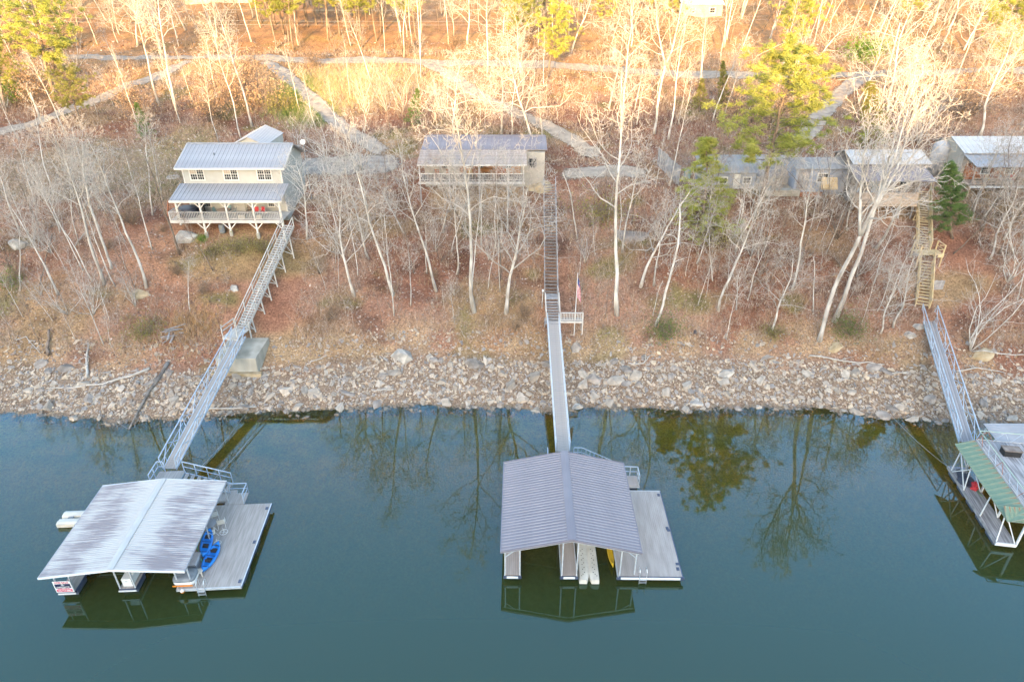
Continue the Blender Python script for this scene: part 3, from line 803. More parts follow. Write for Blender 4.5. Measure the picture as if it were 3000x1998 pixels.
floats(ld, dx0 + .2, dx0 + 1.5, dy0 + .05, dy1, 2.1)
floats(ld, dx1 - 1.3, dx1 - .05, dy0 + .05, dy1, 2.1)
for f in (.06, .5, .93):
    y = dy0 + (dy1 - dy0) * f
    MB().box(dx1 - .34, dx1 - .14, y - .14, y + .14, ZD + .002, ZD + .03).build('cleat_plate', M['frame_dark'], ld)
fl = toL(P(172, 1732, ZD)); fr = toL(P(222, 1729, ZD)); cl = toL(P(346, 1729, ZD)); cr_ = toL(P(396, 1727, ZD))
fy = (fl.y + cl.y) / 2
FL = [(fl.x, fr.x), (cl.x, cr_.x)]
for (x0, x1) in FL:
    boards(ld, 'deck_boards', x0 + .05, x1 - .05, fy + .05, dy1 + .4, ZD, M['deck_grey'], .145)
    for a in ((x0, x0 + .05, fy, dy1 + .4), (x1 - .05, x1, fy, dy1 + .4), (x0, x1, fy, fy + .05)):
        MB().box(*a, ZD - .18, ZD - .003).build('side_frame', M['frame_dark'], ld)
    MB().box(x0 - .02, x1 + .02, fy - .05, fy - .002, ZD - .20, ZD - .10).build('end_trim', M['white'], ld)
    floats(ld, x0 + .03, x1 - .03, fy + .02, dy1 + .4, 1.5)
boards(ld, 'deck_boards', FL[0][0], dx0 + 1.2, dy1 + .44, dy1 + 1.7, ZD, M['deck_grey'], .145, along='x')
MB().box(FL[0][0], dx0 + 1.2, dy1 + .42, dy1 + 1.72, ZD - .2, ZD - .05).build('side_frame', M['alu'], ld)
for x0 in (FL[0][0] + .1, FL[1][0], dx0 + .3): floats(ld, x0, x0 + 1.2, dy1 + .5, dy1 + 1.6, 1.0)
def zrl(x): return 2.92 - abs(x) / 4.62 * .45 - .1
for x in (FL[0][0] + .06, FL[0][1] - .06, FL[1][0] + .06, FL[1][1] - .06, dx0 + .06, dx0 + .95):
    if abs(x) > 4.6: continue
    for y in (fy + .10, fy + 3.9, dy1 + .2): post(ld, x, y, ZD, zrl(x), .035, M['alu'])
for y in (fy + .10, fy + 3.9, dy1 + .2):
    for s in (-1, 1): MB().beam((0, y, 2.78), (s * 4.5, y, 2.34), .05, .08).build('rafter', M['alu'], ld)
# lockers on the middle finger, boat lift in the left slip
for i, (ya, yb) in enumerate(((.25, 1.75), (1.85, 3.2))):
    x0 = FL[1][0] + .22
    b = MB().box(x0, x0 + .62, fy + ya, fy + yb, ZD, ZD + .62)
    b.extrude([(x0 - .03, fy + ya - .02, ZD + .62), (x0 + .66, fy + ya - .02, ZD + .62), (x0 + .60, fy + ya - .02, ZD + .70), (x0 + .03, fy + ya - .02, ZD + .70)], (0, yb - ya + .04, 0))
    t = thing('dock_locker', ('nearer' if i == 0 else 'farther') + ' white storage locker on the middle finger of the grimy-roofed dock', 'dock box', l0, RZL, 'lockers under the grimy roof')
    b.build('body', M['white'], t)
    MB().box(x0 + .25, x0 + .37, fy + ya - .045, fy + ya - .021, ZD + .45, ZD + .53).build('latch', M['silver'], t)
t = thing('boat_lift', 'empty cream steel boat lift rack in the left slip of the grimy-roofed dock', 'boat lift', l0, RZL)
xa, xb = FL[0][1] + .12, FL[1][0] - .12
for y in (fy + 2.3, fy + 2.9, fy + 4.6): MB().beam((xa, y, .42), (xb, y, .42), .10, .12).build('cross_beam', M['trim'], t)
for k in range(5):
    x = xa + (xb - xa) * (k + .5) / 5
    MB().beam((x, fy + 2.3, .44), (x + .12, fy + 4.6, .44), .07, .09).build('bunk', M['trim'], t)
for x in (xa + .05, xb - .05): MB().tube([(x, fy + 2.2, .26), (x, fy + 4.8, .26)], .16, 8).build('tank', M['black'], t)
# landing, stairs down to the right and rails
ZLL = 1.75
lc = toL(P(500, 1388, ZLL))
boards(ld, 'deck_boards', lc.x - 1.0, lc.x + 1.0, lc.y - 1.3, lc.y + .35, ZLL, M['deck_grey'], along='x')
MB().box(lc.x - 1.02, lc.x + 1.02, lc.y - 1.32, lc.y + .37, ZLL - .2, ZLL - .05).build('landing_frame', M['bluesteel'], ld)
for sx in (-.95, .95):
    for sy in (-1.25, .3): post(ld, lc.x + sx, lc.y + sy, .1, ZLL - .2, .045, M['bluesteel'])
rail_run(ld, [(lc.x - .55, lc.y + .35, ZLL), (lc.x - 1.0, lc.y + .35, ZLL), (lc.x - 1.0, lc.y - 1.25, ZLL)], 1.0, M['bluesteel'], .026, every=.8)
s1 = toL(P(668, 1452, ZD + .15)); s1y = lc.y - .1
e1 = np.array((s1.x - .1, s1y - .35, ZD + .12)); e0 = np.array((lc.x + 1.0, s1y, ZLL))
rail_run(ld, [tuple(e0 + (0, .35, 0)), tuple(e1 + (0, .35, 0))], 1.0, M['bluesteel'], .026, every=1.0)
for o in (-.75, .25): MB().beam(e0 + (0, o, -.12), e1 + (0, o, -.12), .05, .22).build('stair_stringer', M['bluesteel'], ld)
tm = MB().box(-.14, .14, -.5, .5, -.04, 0).mesh('tread', M['deck_grey'])
for i in range(8):
    f = (i + .6) / 8; q = e0 + (e1 - e0) * f; inst('tread', tm, ld, tuple(q + (0, -.25, -.02)))
pb = toL(P(690, 1470, ZD)); px_ = pb.x
boards(ld, 'deck_boards', px_ - .75, px_ + .75, dy1 + .01, dy1 + 1.3, ZD + .02, M['deck_grey'])
rail_run(ld, [(px_ - .7, dy1 + 1.3, ZD), (px_ + .75, dy1 + 1.3, ZD), (px_ + .75, dy1 + .05, ZD)], 1.0, M['bluesteel'], .026, every=1.2)

ga = np.array(P(704, 985, 4.85)); gb = np.array(P(497, 1372, ZLL + .03))
gangway('gangway', 'blue-grey trussed gangway from the concrete block to the grimy-roofed dock', gb, ga, 1.0, M['deck_grey'], M['bluesteel'], 'truss', 1.05, 80, 11)

# sign on the front left corner
sa = toL(P(157, 1697, 1.55))
sg = thing('sale_sign', 'white navy and red FOR SALE sign on the front corner of the grimy-roofed dock', 'sign', l0, RZL)
sx0, sx1, sy = FL[0][0] - .02, FL[0][1] + .02, fy - .06
sz0, sz1 = ZD + .06, ZD + 1.08
MB().box(sx0, sx1, sy - .015, sy + .015, sz0, sz1).build('board', M['white'], sg)
wS, hS = sx1 - sx0, sz1 - sz0
MB().box(sx0 + .06 * wS, sx1 - .06 * wS, sy - .020, sy - .0155, sz0 + .40 * hS, sz0 + .78 * hS).build('navy_band', M['signnavy'], sg)
MB().box(sx0 + .06 * wS, sx1 - .06 * wS, sy - .020, sy - .0155, sz0 + .06 * hS, sz0 + .28 * hS).build('red_band', M['signred'], sg)
def text(s, parent, x, y, z, size, m, name='lettering', sx=1.0, loc_rot=(math.pi / 2, 0, 0)):
    cu = bpy.data.curves.new(name, 'FONT'); cu.body = s; cu.size = size; cu.align_x = 'CENTER'; cu.align_y = 'CENTER'; cu.extrude = .002; cu.offset = .006 * size / .2
    tmp = bpy.data.objects.new('tmp', cu); COL.objects.link(tmp)
    dg = bpy.context.evaluated_depsgraph_get(); me = bpy.data.meshes.new_from_object(tmp.evaluated_get(dg))
    bpy.data.objects.remove(tmp); me.materials.clear(); me.materials.append(m)
    o = inst(name, me, parent, (x, y, z), loc_rot, (sx, 1, 1)); return o
xm = (sx0 + sx1) / 2
text('FOR SALE', sg, xm, sy - .019, sz0 + .885 * hS, .21, M['signred'], sx=.98)
text('JOSEPH CARTER', sg, xm, sy - .024, sz0 + .50 * hS, .115, M['white'])
text('REALTOR', sg, xm, sy - .024, sz0 + .435 * hS, .05, M['white'])
text('JOSEPH CARTER', sg, xm, sy - .019, sz0 + .34 * hS, .105, M['signred'])
text('205-717-5882', sg, xm, sy - .024, sz0 + .17 * hS, .15, M['white'])
MB().extrude([(xm - .13, sy - .024, sz0 + .655 * hS), (xm - .06, sy - .024, sz0 + .60 * hS), (xm + .06, sy - .024, sz0 + .60 * hS), (xm + .14, sy - .024, sz0 + .665 * hS)], (0, .003, 0)).build('emblem', M['white'], sg)
MB().extrude([(xm - .05, sy - .024, sz0 + .68 * hS), (xm + .05, sy - .024, sz0 + .68 * hS), (xm + .05, sy - .024, sz0 + .75 * hS), (xm - .05, sy - .024, sz0 + .75 * hS)], (0, .003, 0)).build('emblem', M['white'], sg)

# kayaks, chairs, boxes on the left dock
def onL(u, v, z=ZD): return P(u, v, z)
for (ua, va, ub, vb, lab, hgt_, tl) in ((612, 1564, 596, 1630, 'blue sit-on kayak leaning higher against its twin', .22, .30), (634, 1602, 600, 1662, 'blue sit-on kayak lying nearer the front of the side deck', .03, .12)):
    a = onL(ua, va, ZD + .2); b = onL(ub, vb, ZD + .2); c = (a + b) / 2
    kayak('kayak', lab, (c.x, c.y, ZD + hgt_), math.atan2(-(a.x - b.x), a.y - b.y), M['kblue'], 2.6, .41, group='blue kayaks on the side deck', roll=0, tilt=tl)
def chair(label, loc, rz, m_seat, m_leg, group=None, fallen=False, name='chair'):
    t = thing(name, label, 'chair', loc, rz, group)
    MB().box(-.24, .24, -.22, .24, .41, .45).build('seat', m_seat, t)
    MB().extrude([(-.24, .22, .46), (.24, .22, .46), (.23, .34, .92), (-.23, .34, .92)], (0, .03, .005)).build('backrest', m_seat, t)
    for s in (-1, 1):
        MB().tube([(s * .25, -.24, 0), (s * .25, -.22, .62), (s * .26, .05, .66), (s * .25, .26, .64)], .016, 5).build('arm', m_leg, t)
        MB().tube([(s * .25, .30, 0), (s * .25, .22, .42), (s * .24, .34, .93)], .016, 5).build('leg', m_leg, t)
    if fallen: t.rotation_euler = (math.radians(-88), 0, rz); t.location.z += .27
    return t
def table(label, loc, m_top, m_leg, r=.55, h=.7, name='table', group=None):
    t = thing(name, label, 'table', loc, 0, group)
    MB().lathe([(r, h - .025), (r, h)], 18).build('table_top', m_top, t)
    for k in range(4):
        a = k * math.pi / 2 + .4
        MB().tube([(.75 * r * math.cos(a), .75 * r * math.sin(a), 0), (.3 * r * math.cos(a), .3 * r * math.sin(a), h * .5), (.7 * r * math.cos(a), .7 * r * math.sin(a), h - .03)], .018, 5).build('leg', m_leg, t)
    return t
c = onL(652, 1541); chair('cream patio chair nearest the stairs on the side deck', (c.x, c.y, ZD), math.radians(200), M['offwhite'], M['white'], 'patio chairs on the side deck')
c = onL(632, 1519); chair('cream patio chair behind the others by the roof post', (c.x, c.y, ZD), math.radians(120), M['offwhite'], M['white'], 'patio chairs on the side deck')
c = onL(637, 1556); table('round white wire patio table on the side deck', (c.x - .5, c.y + .1, ZD), M['greybox'], M['white'], .5)
c = onL(640, 1578); chair('fallen white patio chair behind the blue kayaks', (c.x - .15, c.y + .1, ZD), math.radians(60), M['offwhite'], M['white'], 'patio chairs on the side deck', True)
c = onL(656, 1552)
t = tag(MB().tube([(.28 * math.cos(a), .28 * math.sin(a), .04) for a in np.linspace(0, 2 * math.pi, 15)], .022, 5).tube([(-.28, 0, .05), (.28, 0, .05)], .018, 4).tube([(0, -.28, .05), (0, .28, .05)], .018, 4).tube([(0, 0, .04), (0, 0, .45)], .02, 5).build('stool_frame', M['white'], loc=(c.x + .1, c.y - .25, ZD)), 'white ring-based stool frame beside the patio chair', 'stool')
c = onL(635, 1588)
t = tag(MB().tube([(.25 * math.cos(a), .25 * math.sin(a), .04) for a in np.linspace(0, 2 * math.pi, 15)], .022, 5).tube([(-.25, 0, .05), (.25, 0, .05)], .018, 4).tube([(0, -.25, .05), (0, .25, .05)], .018, 4).tube([(0, 0, .04), (0, 0, .40)], .02, 5).build('stool_frame', M['white'], loc=(c.x + .1, c.y - .1, ZD)), 'white ring-based stool frame tucked between the two blue kayaks', 'stool')
# green frame
t = thing('green_frame', 'thin green rectangular frame standing behind the blue kayaks', 'frame', l0, RZL)
ga_, gb_ = toL(P(595, 1566, ZD + .35)), toL(P(594, 1650, ZD + .05)); gm = toL(P(577, 1600, ZD + .3))
for a_, b_ in ((ga_, gm), (gm, gb_)): MB().beam(tuple(a_), tuple(b_), .07, .05).build('bar', M['green'], t)
# low chest, short bench, round-topped cooler tub, buoy and ladder
def chest(name, label, cat, u, v, sx, sy, h, m, rz=RZL, lid=None):
    c = P(u, v, ZD); t = thing(name, label, cat, (c.x, c.y, ZD), rz)
    MB().box(-sx / 2, sx / 2, -sy / 2, sy / 2, 0, h).build('body', m, t)
    MB().extrude([(-sx / 2 - .02, -sy / 2 - .02, h), (sx / 2 + .02, -sy / 2 - .02, h), (sx / 2 - .04, -sy / 2 - .02, h + .07), (-sx / 2 + .04, -sy / 2 - .02, h + .07)], (0, sy + .04, 0)).build('lid', lid or m, t)
    return t
chest('storage_chest', 'low grey storage chest beside the roof edge on the side deck', 'dock box', 574, 1650, .55, 1.15, .42, M['greybox'])
c = P(584, 1683, ZD); t = thing('step_stool', 'small cream slatted step stool in front of the kayaks', 'stool', (c.x, c.y, ZD), RZL)
for k in range(4): MB().box(-.30, .30, -.22 + k * .12, -.14 + k * .12, .34, .38).build('slat', M['offwhite'], t)
for sx in (-.27, .27):
    for sy in (-.18, .18): MB().box(sx - .03, sx + .03, sy - .03, sy + .03, 0, .34).build('leg', M['offwhite'], t)
c = P(541, 1704, ZD)
t = thing('inflatable_boat', 'white and grey dinghy tub with orange trim at the deck corner', 'dinghy', (c.x + .1, c.y + .15, ZD), RZL)
def rrect(sx, sy, z, k=5):
    out = []
    for cx, cy, a0 in ((1, 1, 0), (-1, 1, 90), (-1, -1, 180), (1, -1, 270)):
        for i in range(k):
            a = math.radians(a0 + 90 * i / (k - 1)); rr = min(sx, sy) * .55
            out.append((cx * (sx - rr) + rr * math.cos(a), cy * (sy - rr) + rr * math.sin(a), z))
    return out
def loft(rings):
    n = len(rings[0]); v = np.array(rings).reshape(-1, 3)
    f = [(i * n + j, i * n + (j + 1) % n, (i + 1) * n + (j + 1) % n, (i + 1) * n + j) for i in range(len(rings) - 1) for j in range(n)]
    f += [tuple(range(n))[::-1], tuple((len(rings) - 1) * n + j for j in range(n))]
    return v, f
MB().add(*loft([rrect(.66, .50, .02), rrect(.74, .56, .2), rrect(.74, .56, .42)])).build('hull', M['white'], t, smooth=False)
MB().add(*loft([rrect(.75, .57, .42), rrect(.72, .54, .56), rrect(.56, .40, .66)])).build('cover', M['grey'], t, smooth=True)
MB().box(-.72, .60, -.60, -.565, .06, .16).build('trim', M['orange'], t)
c = P(537, 1722, .6); t = thing('mooring_buoy', 'orange and white ball buoy hanging below the dinghy tub', 'buoy', (c.x, c.y - .18, .52), 0)
MB().lathe([(.02, -.15), (.10, -.12), (.15, -.02), (.15, .02)], 12).build('lower_half', M['orange'], t, smooth=True)
MB().lathe([(.15, .02), (.12, .10), (.05, .15), (.02, .2)], 12).build('upper_half', M['white'], t, smooth=True)
lp = P(594, 1715, ZD)
swim_ladder('white swim ladder on the front edge of the boarded side deck', (lp.x, P(600, 1723, ZD).y + .02, ZD), RZL)
# drive-on float sticking out on the left
c = P(214, 1516, .3); t = thing('jet_ski_platform', 'cream drive-on float poking out left of the grimy roof', 'dock float', (c.x + .9, c.y, 0), RZL)
for s in (-1, 1):
    MB().extrude([(-1.75, s * .04, .06), (-1.75, s * .72, .06), (-1.75, s * .72, .38), (-1.75, s * .5, .46), (-1.75, s * .15, .40)][::s], (3.2, 0, 0)).build('pontoon', M['offwhite'], t)
MB().box(-1.2, -.8, -.1, .1, .34, .40).build('winch_pad', M['grey'], t)

# ------------------------------------------------------------------ right dock
ra = P(2784, 1378, .55); rb = P(2917, 1588, .55)
dirv = Vector((ra.x - rb.x, ra.y - rb.y, 0)).normalized()
rzR = math.atan2(-dirv.x, dirv.y)
rd = thing('boat_dock', 'old two-level dock with rusty green roof skirt and grey sun deck', 'boat dock', (rb.x, rb.y, 0), rzR)
toR = local(rd)
LR = (ra - rb).length
wR = (toR(P(2979, 1595, .55))).x
boards(rd, 'deck_boards', .05, wR - .05, .05, LR + .6, .55, M['deck_old'], .15)
MB().box(0, .05, 0, LR + .6, .32, .545).build('side_frame', M['wood_grey'], rd)
MB().box(wR - .05, wR, 0, LR + .6, .32, .545).build('side_frame', M['wood_grey'], rd)
MB().box(0, wR, -.05, .05, .30, .545).build('end_trim', M['white'], rd)
floats(rd, .05, wR - .05, .1, LR + .5, 1.5)
W2 = 11.5
ZS = 3.35
tl = toR(P(2795, 1300, 2.75)); tr_ = toR(P(2866, 1302, 3.35)); br_ = toR(P(2953, 1528, 2.75))
xo, xi = (tl.x + br_.x) / 2, tr_.x
yF, yB = br_.y, tl.y
boards(rd, 'sun_deck_boards', xi, xi + W2, yF + 1.0, yB, ZS, M['deck_old'], .16)
MB().box(xi, xi + W2, yF + 1.0, yB, ZS - .25, ZS - .05).build('sun_deck_frame', M['wood_grey'], rd)
rfR = roof_plane(rd, 'roof', yF, yB, xi, ZS - .02, xo, 2.75, 16, M['rust'], None, 2, .03, .03)
roof_plane(rd, 'roof', xo, xi + W2, yF + 1.0, ZS - .02, yF, 2.78, 40, M['rust'], None, 2, .03, .03, axis='x')
for y in np.linspace(yF + .3, yB - .2, 4):
    for x in (xi + .15, xi + 5.5): post(rd, x, y, .3, ZS - .25, .06, M['white'])
yy = [.1, LR * .34, LR * .70, LR]
for i, y in enumerate(yy):
    MB().beam((.08, y, .56), (xo + .25, y + (.5 if i in (0, 2) else 0), 2.72), .07).build('post', M['white'], rd)
    MB().beam((wR - .1, y, .56), (xo + .3, y + (.4 if i in (0, 2) else 0), 2.74), .07).build('post', M['white'], rd)
MB().beam((.08, LR * .70, .56), (.1, LR * .98, 2.7), .06).build('brace', M['white'], rd)
MB().beam((.08, LR * .98, .56), (.1, LR * .70, 2.7), .06).build('brace', M['white'], rd)
# second pontoon walk and the beam at front
boards(rd, 'deck_boards', wR + 2.9, wR + 4.0, .6, LR, .55, M['deck_old'], .15)
floats(rd, wR + 2.9, wR + 4.0, .6, LR, 1.6)
# sun deck railing: green top rail with zigzag braces, partly rusty
for (A_, B_, nb) in (((xi + .06, yF + 1.05), (xi + .06, yB - .05), 7), ((xi + .06, yB - .05), (xi + W2, yB - .05), 9), ((xi + .06, yF + 1.05), (xi + W2, yF + 1.05), 9)):
    A_ = np.array((*A_, ZS)); B_ = np.array((*B_, ZS)); V = np.array((0, 0, .95))
    MB().beam(A_ + V, B_ + V, .05).build('rail', M['green_old'] if 'green_old' in M else M['trim_grey'], rd)
    MB().beam(A_ + V * .1, B_ + V * .1, .04).build('rail', M['trim_grey'], rd)
    for i in range(nb):
        p_, q_ = A_ + (B_ - A_) * i / nb, A_ + (B_ - A_) * (i + 1) / nb; m_ = (p_ + q_) / 2
        MB().beam(p_, m_ + V, .026).build('brace', M['bluesteel'] if i % 3 else M['redwood'], rd)
        MB().beam(m_ + V, q_, .026).build('brace', M['bluesteel'] if i % 3 else M['redwood'], rd)
c = toR(P(2962, 1322, ZS + .3)); MB()
t = thing('storage_chest', 'dark brown lidded chest on the grey sun deck of the old dock', 'dock box', Matrix.Translation(rd.location) @ Matrix.Rotation(rzR, 4, 'Z') @ Vector((c.x, c.y, ZS)), rzR)
MB().box(-.62, .62, -.35, .35, 0, .5).build('body', M['black'], t); MB().box(-.66, .66, -.38, .38, .5, .58).build('lid', M['wood_brown'], t)
# blue tarpaulin heap with bits of red, hose
def lump(seed, rx_, ry_, h, n=12, rough=.25):
    rr = np.random.RandomState(seed); rings = []
    for k, f in enumerate(np.linspace(0, 1, 5)):
        rad = math.cos(f * 1.45); ring = []
        for j in range(n):
            a = 2 * math.pi * j / n; q = 1 + rough * rr.uniform(-1, 1)
            ring.append((rx_ * rad * q * math.cos(a), ry_ * rad * q * math.sin(a), h * math.sin(f * 1.5) * (1 + .15 * rr.uniform(-1, 1))))
        rings.append(ring)
    return loft(rings)
cw = lambda x, y, z: Matrix.Translation(rd.location) @ Matrix.Rotation(rzR, 4, 'Z') @ Vector((x, y, z))
t = thing('tarpaulin_heap', 'navy tarpaulin heap with red bags at the far end of the old dock walkway', 'tarpaulin', cw(wR * .5, LR * .86, .55), rzR)
MB().add(*lump(3, wR * .44, 1.1, .45)).build('sheet', M['navy'], t)
MB().add(*lump(5, .28, .35, .6)).build('bag', M['red'], t, loc=(.25, -.9, 0))
MB().add(*lump(6, .25, .3, .55)).build('bag', M['greybox'], t, loc=(.1, .75, .1))
tag(MB().tube([tuple(cw(wR * .85, LR * .62 + .3 * k, .60)) if k < 1 else tuple(cw(wR * (.85 - .1 * math.sin(k * .9)), LR * (.62 + .035 * k), .58 + .04 * math.sin(k))) for k in range(8)], .03, 6).build('garden_hose', M['needle_hose'] if 'needle_hose' in M else M['green'], None), 'green hose curled along the old dock walkway', 'hose')
# pale roof of the next slip behind
vb = P(2880, 1240, 3.1)
t = thing('slip_canopy', 'pale slip canopy with green ridge behind the grey sun deck', 'canopy', (vb.x, vb.y, 0), rzR)
roof_plane(t, 'roof', -4.2, 0, 3.6, 3.5, .0, 3.1, 9, M['roof_white'], None, 2, .025, .03)
roof_plane(t, 'roof', -4.2, 0, 3.6, 3.5, 8.4, 3.0, 9, M['roof_white'], None, 2, .025, .03)
MB().beam((3.6, -4.25, 3.54), (3.6, .05, 3.54), .30, .05).build('ridge_cap', M['teal'], t)
for x in (.3, 4.0, 7.6):
    for y in (-4, -.2): post(t, x, y, .1, 3.1, .05, M['white'])
boards(t, 'deck_boards', 0, 8, -1.3, -.1, .55, M['deck_old'], .15, along='x')
floats(t, .2, 2.0, -1.3, -.2, 1.0); floats(t, 5.5, 7.5, -1.3, -.2, 1.0)
ga = np.array(P(2716, 922, 5.6)); gb = np.array(P(2832, 1296, 2.2))
gangway('gangway', 'weathered plank gangway with blue truss sides leading to the old green-roofed dock', gb, ga, 1.05, M['deck_old'], M['bluesteel'], 'truss', 1.15, 84, 9)

# ------------------------------------------------------------------ left house: two storeys, porch on the lake side
def window(parent, x, y, z, w, h, cols=2, rows=2, sash=2, m_trim=None, blind=0.0, face=-1):
    """framed window in a wall facing the lake (-y); glass panes behind a muntin grid"""
    m_trim = m_trim or M['trim']; t = .09
    f = MB()
    for a in ((x - w / 2 - t, x - w / 2, z - t, z + h + t), (x + w / 2, x + w / 2 + t, z - t, z + h + t), (x - w / 2, x + w / 2, z - t, z), (x - w / 2, x + w / 2, z + h, z + h + t)):
        f.box(a[0], a[1], y - .05, y + .0, a[2], a[3])
    wd = f.build('window', m_trim, parent)
    sw = w / sash
    for s in range(sash):
        xa = x - w / 2 + s * sw
        for r in range(2):
            za = z + r * h / 2
            MB().box(xa + .04, xa + sw - .04, y - .012, y - .004, za + .03, za + h / 2 - .03).build('pane', M['blind'] if r == 1 and s < blind else M['glass'], wd)
        g = MB()
        g.box(xa, xa + .045, y - .04, y - .014, z, z + h); g.box(xa + sw - .045, xa + sw, y - .04, y - .014, z, z + h)
        for r in range(2 * rows + 1):
            zz = z + h * r / (2 * rows); k = .03 if r % rows == 0 else .014
            g.box(xa + .045, xa + sw - .045, y - .038, y - .014, max(z, zz - k), min(z + h, zz + k))
        for c in range(1, cols + 1):
            xx = xa + sw * c / (cols + 1); g.box(xx - .014, xx + .014, y - .036, y - .014, z, z + h)
        g.build('muntins', m_trim, wd)
    return wd

def lap_siding(parent, x0, x1, y, z0, z1, m, step=.16, name='siding', out=-1):
    b = MB()
    n = int((z1 - z0) / step)
    for i in range(n + 1):
        za = z0 + i * step; zb = min(z1, za + step)
        if zb - za < .02: continue
        b.extrude([(x0, y, za), (x0, y + out * .03, za), (x0, y + out * .006, zb), (x0, y, zb)], (x1 - x0, 0, 0))
    return b.build(name, m, parent, kind='stuff')

hx0, hx1 = -37.55 * 1.0, -25.75
yd = 71.8; ywall = 74.9
DKZ = 12.42
hb = Vector((hx0, yd, 0))
house = thing('house', 'two-storey beige house with pale metal roofs and a railed lakeside porch', 'house', (0, 0, 0))
excl(hx0 - 2, hx1 + 3, yd - 2.5, 86)
# walls
MB().box(hx0 + .35, hx1 - .35, ywall, 83.1, 11.2, 17.6).build('wall', M['siding'], house)
lap_siding(house, hx0 + .36, hx1 - .36, ywall - .002, 15.2, 17.55, M['siding'])
lap_siding(house, hx0 + .36, hx1 - .36, ywall - .002, 12.45, 14.9, M['siding'])
for s, xx in ((-1, hx0 + .35), (1, hx1 - .35)):
    b = MB(); b.extrude([(xx, ywall, 17.6), (xx, 83.1, 17.6), (xx, (ywall + 83.1) / 2, 19.1)], (-s * .2, 0, 0)); b.build('gable', M['siding'], house)
    MB().box(xx - .06, xx + .06, ywall - .045, ywall + .1, 12.4, 17.55).build('corner_trim', M['trim'], house)
for i, (u, bl) in enumerate(((578, 1), (677, 1), (775, 0))):
    xw = PY(u, 514, ywall).x
    window(house, xw, ywall - .03, 16.1, 1.55, 1.28, 2, 2, 2, blind=bl)
# roofs
rdg_y = 78.75; rdg_z = 19.28
r1 = roof_plane(house, 'roof', hx0 - .25, hx1 + .25, rdg_y, rdg_z, ywall - .55, 17.55, 27, M['roof_white'], None, 1, .045, .03, axis='x')
roof_plane(house, 'roof', hx0 - .25, hx1 + .25, rdg_y, rdg_z, 83.6, 17.2, 27, M['roof_white'], None, 1, .045, .03, axis='x')
MB().box(hx0 - .27, hx1 + .27, ywall - .60, ywall - .56, 17.36, 17.56).build('eave_trim', M['trim'], r1)
MB().beam((hx0 - .26, rdg_y, rdg_z + .02), (hx1 + .26, rdg_y, rdg_z + .02), .3, .05).build('ridge_cap', M['roof_white'], r1)
for xx in (hx0 - .27, hx1 + .27): MB().beam((xx, rdg_y, rdg_z - .1), (xx, ywall - .58, 17.45), .04, .2).build('rake_trim', M['trim'], r1)
MB().lathe([(.06, 0), (.06, .35)], 8, (PY(630, 466, 76.6).x, 76.6, 18.35)).build('vent_pipe', M['black'], r1)
# rear cross gable that peeps over the ridge
gxm = PY(745, 400, 82).x
r3 = roof_plane(house, 'roof', 79.6, 86.5, gxm, 19.85, gxm - 2.1, 18.85, 14, M['roof_white'], None, 1, .045, .03)
roof_plane(house, 'roof', 79.6, 86.5, gxm, 19.85, gxm + 2.1, 18.85, 14, M['roof_white'], None, 1, .045, .03)
b = MB(); b.extrude([(gxm - 2.0, 79.9, 17.9), (gxm + 2.0, 79.9, 17.9), (gxm + 2.0, 79.9, 18.75), (gxm, 79.9, 19.70), (gxm - 2.0, 79.9, 18.75)], (0, 6.4, 0)); b.build('gable', M['siding'], house)
MB().box(gxm - 1.95, gxm + 1.95, 83.1, 86.2, 11.5, 17.9).build('wall', M['siding'], house)
# porch roof
r4 = roof_plane(house, 'porch_roof', hx0 - .25, hx1 + .35, ywall - .04, 15.68, yd - .35, 14.72, 27, M['roof_white'], None, 1, .045, .03, axis='x')
MB().box(hx0 - .27, hx1 + .37, yd - .41, yd - .36, 14.50, 14.72).build('eave_trim', M['trim'], r4)
MB().box(hx0, hx1, yd - .05, yd + .15, 14.36, 14.58).build('porch_beam', M['trim'], house)
# porch floor
dxa, dxb = hx0 - .75, hx1 + .1
boards(house, 'porch_boards', dxa, dxb, yd - .10, ywall - .01, DKZ, M['trim_grey'], .14, along='x')
MB().box(dxa, dxb, yd - .16, yd - .11, DKZ - .34, DKZ + .01).build('rim_board', M['trim_grey'], house)
MB().box(dxa - .04, dxa + .0, yd - .16, ywall, DKZ - .30, DKZ).build('rim_board', M['trim_grey'], house)
posts_x = [PY(u, 625, yd).x for u in (521, 590, 665, 744, 822)]
for i, xp in enumerate(posts_x):
    gz = hz(xp, yd)
    MB().box(xp - .09, xp + .09, yd - .06, yd + .12, max(gz - .1, DKZ - 1.7) if i else DKZ - .6, 14.4).build('porch_post', M['trim'], house)
    for s in (-1, 1):
        if (i == 0 and s < 0) or (i == 4 and s > 0): continue
        MB().beam((xp, yd + .03, 13.75), (xp + s * .6, yd + .03, 14.38), .08, .1).build('brace', M['trim'], house)
        if i: MB().beam((xp, yd + .03, DKZ - 1.15), (xp + s * .75, yd + .03, DKZ - .36), .09, .1).build('brace', M['trim'], house)
    if i: MB().lathe([(.20, 0), (.22, .9)], 10, (xp, yd + .03, gz - .3)).build('footing', M['concrete'], house)
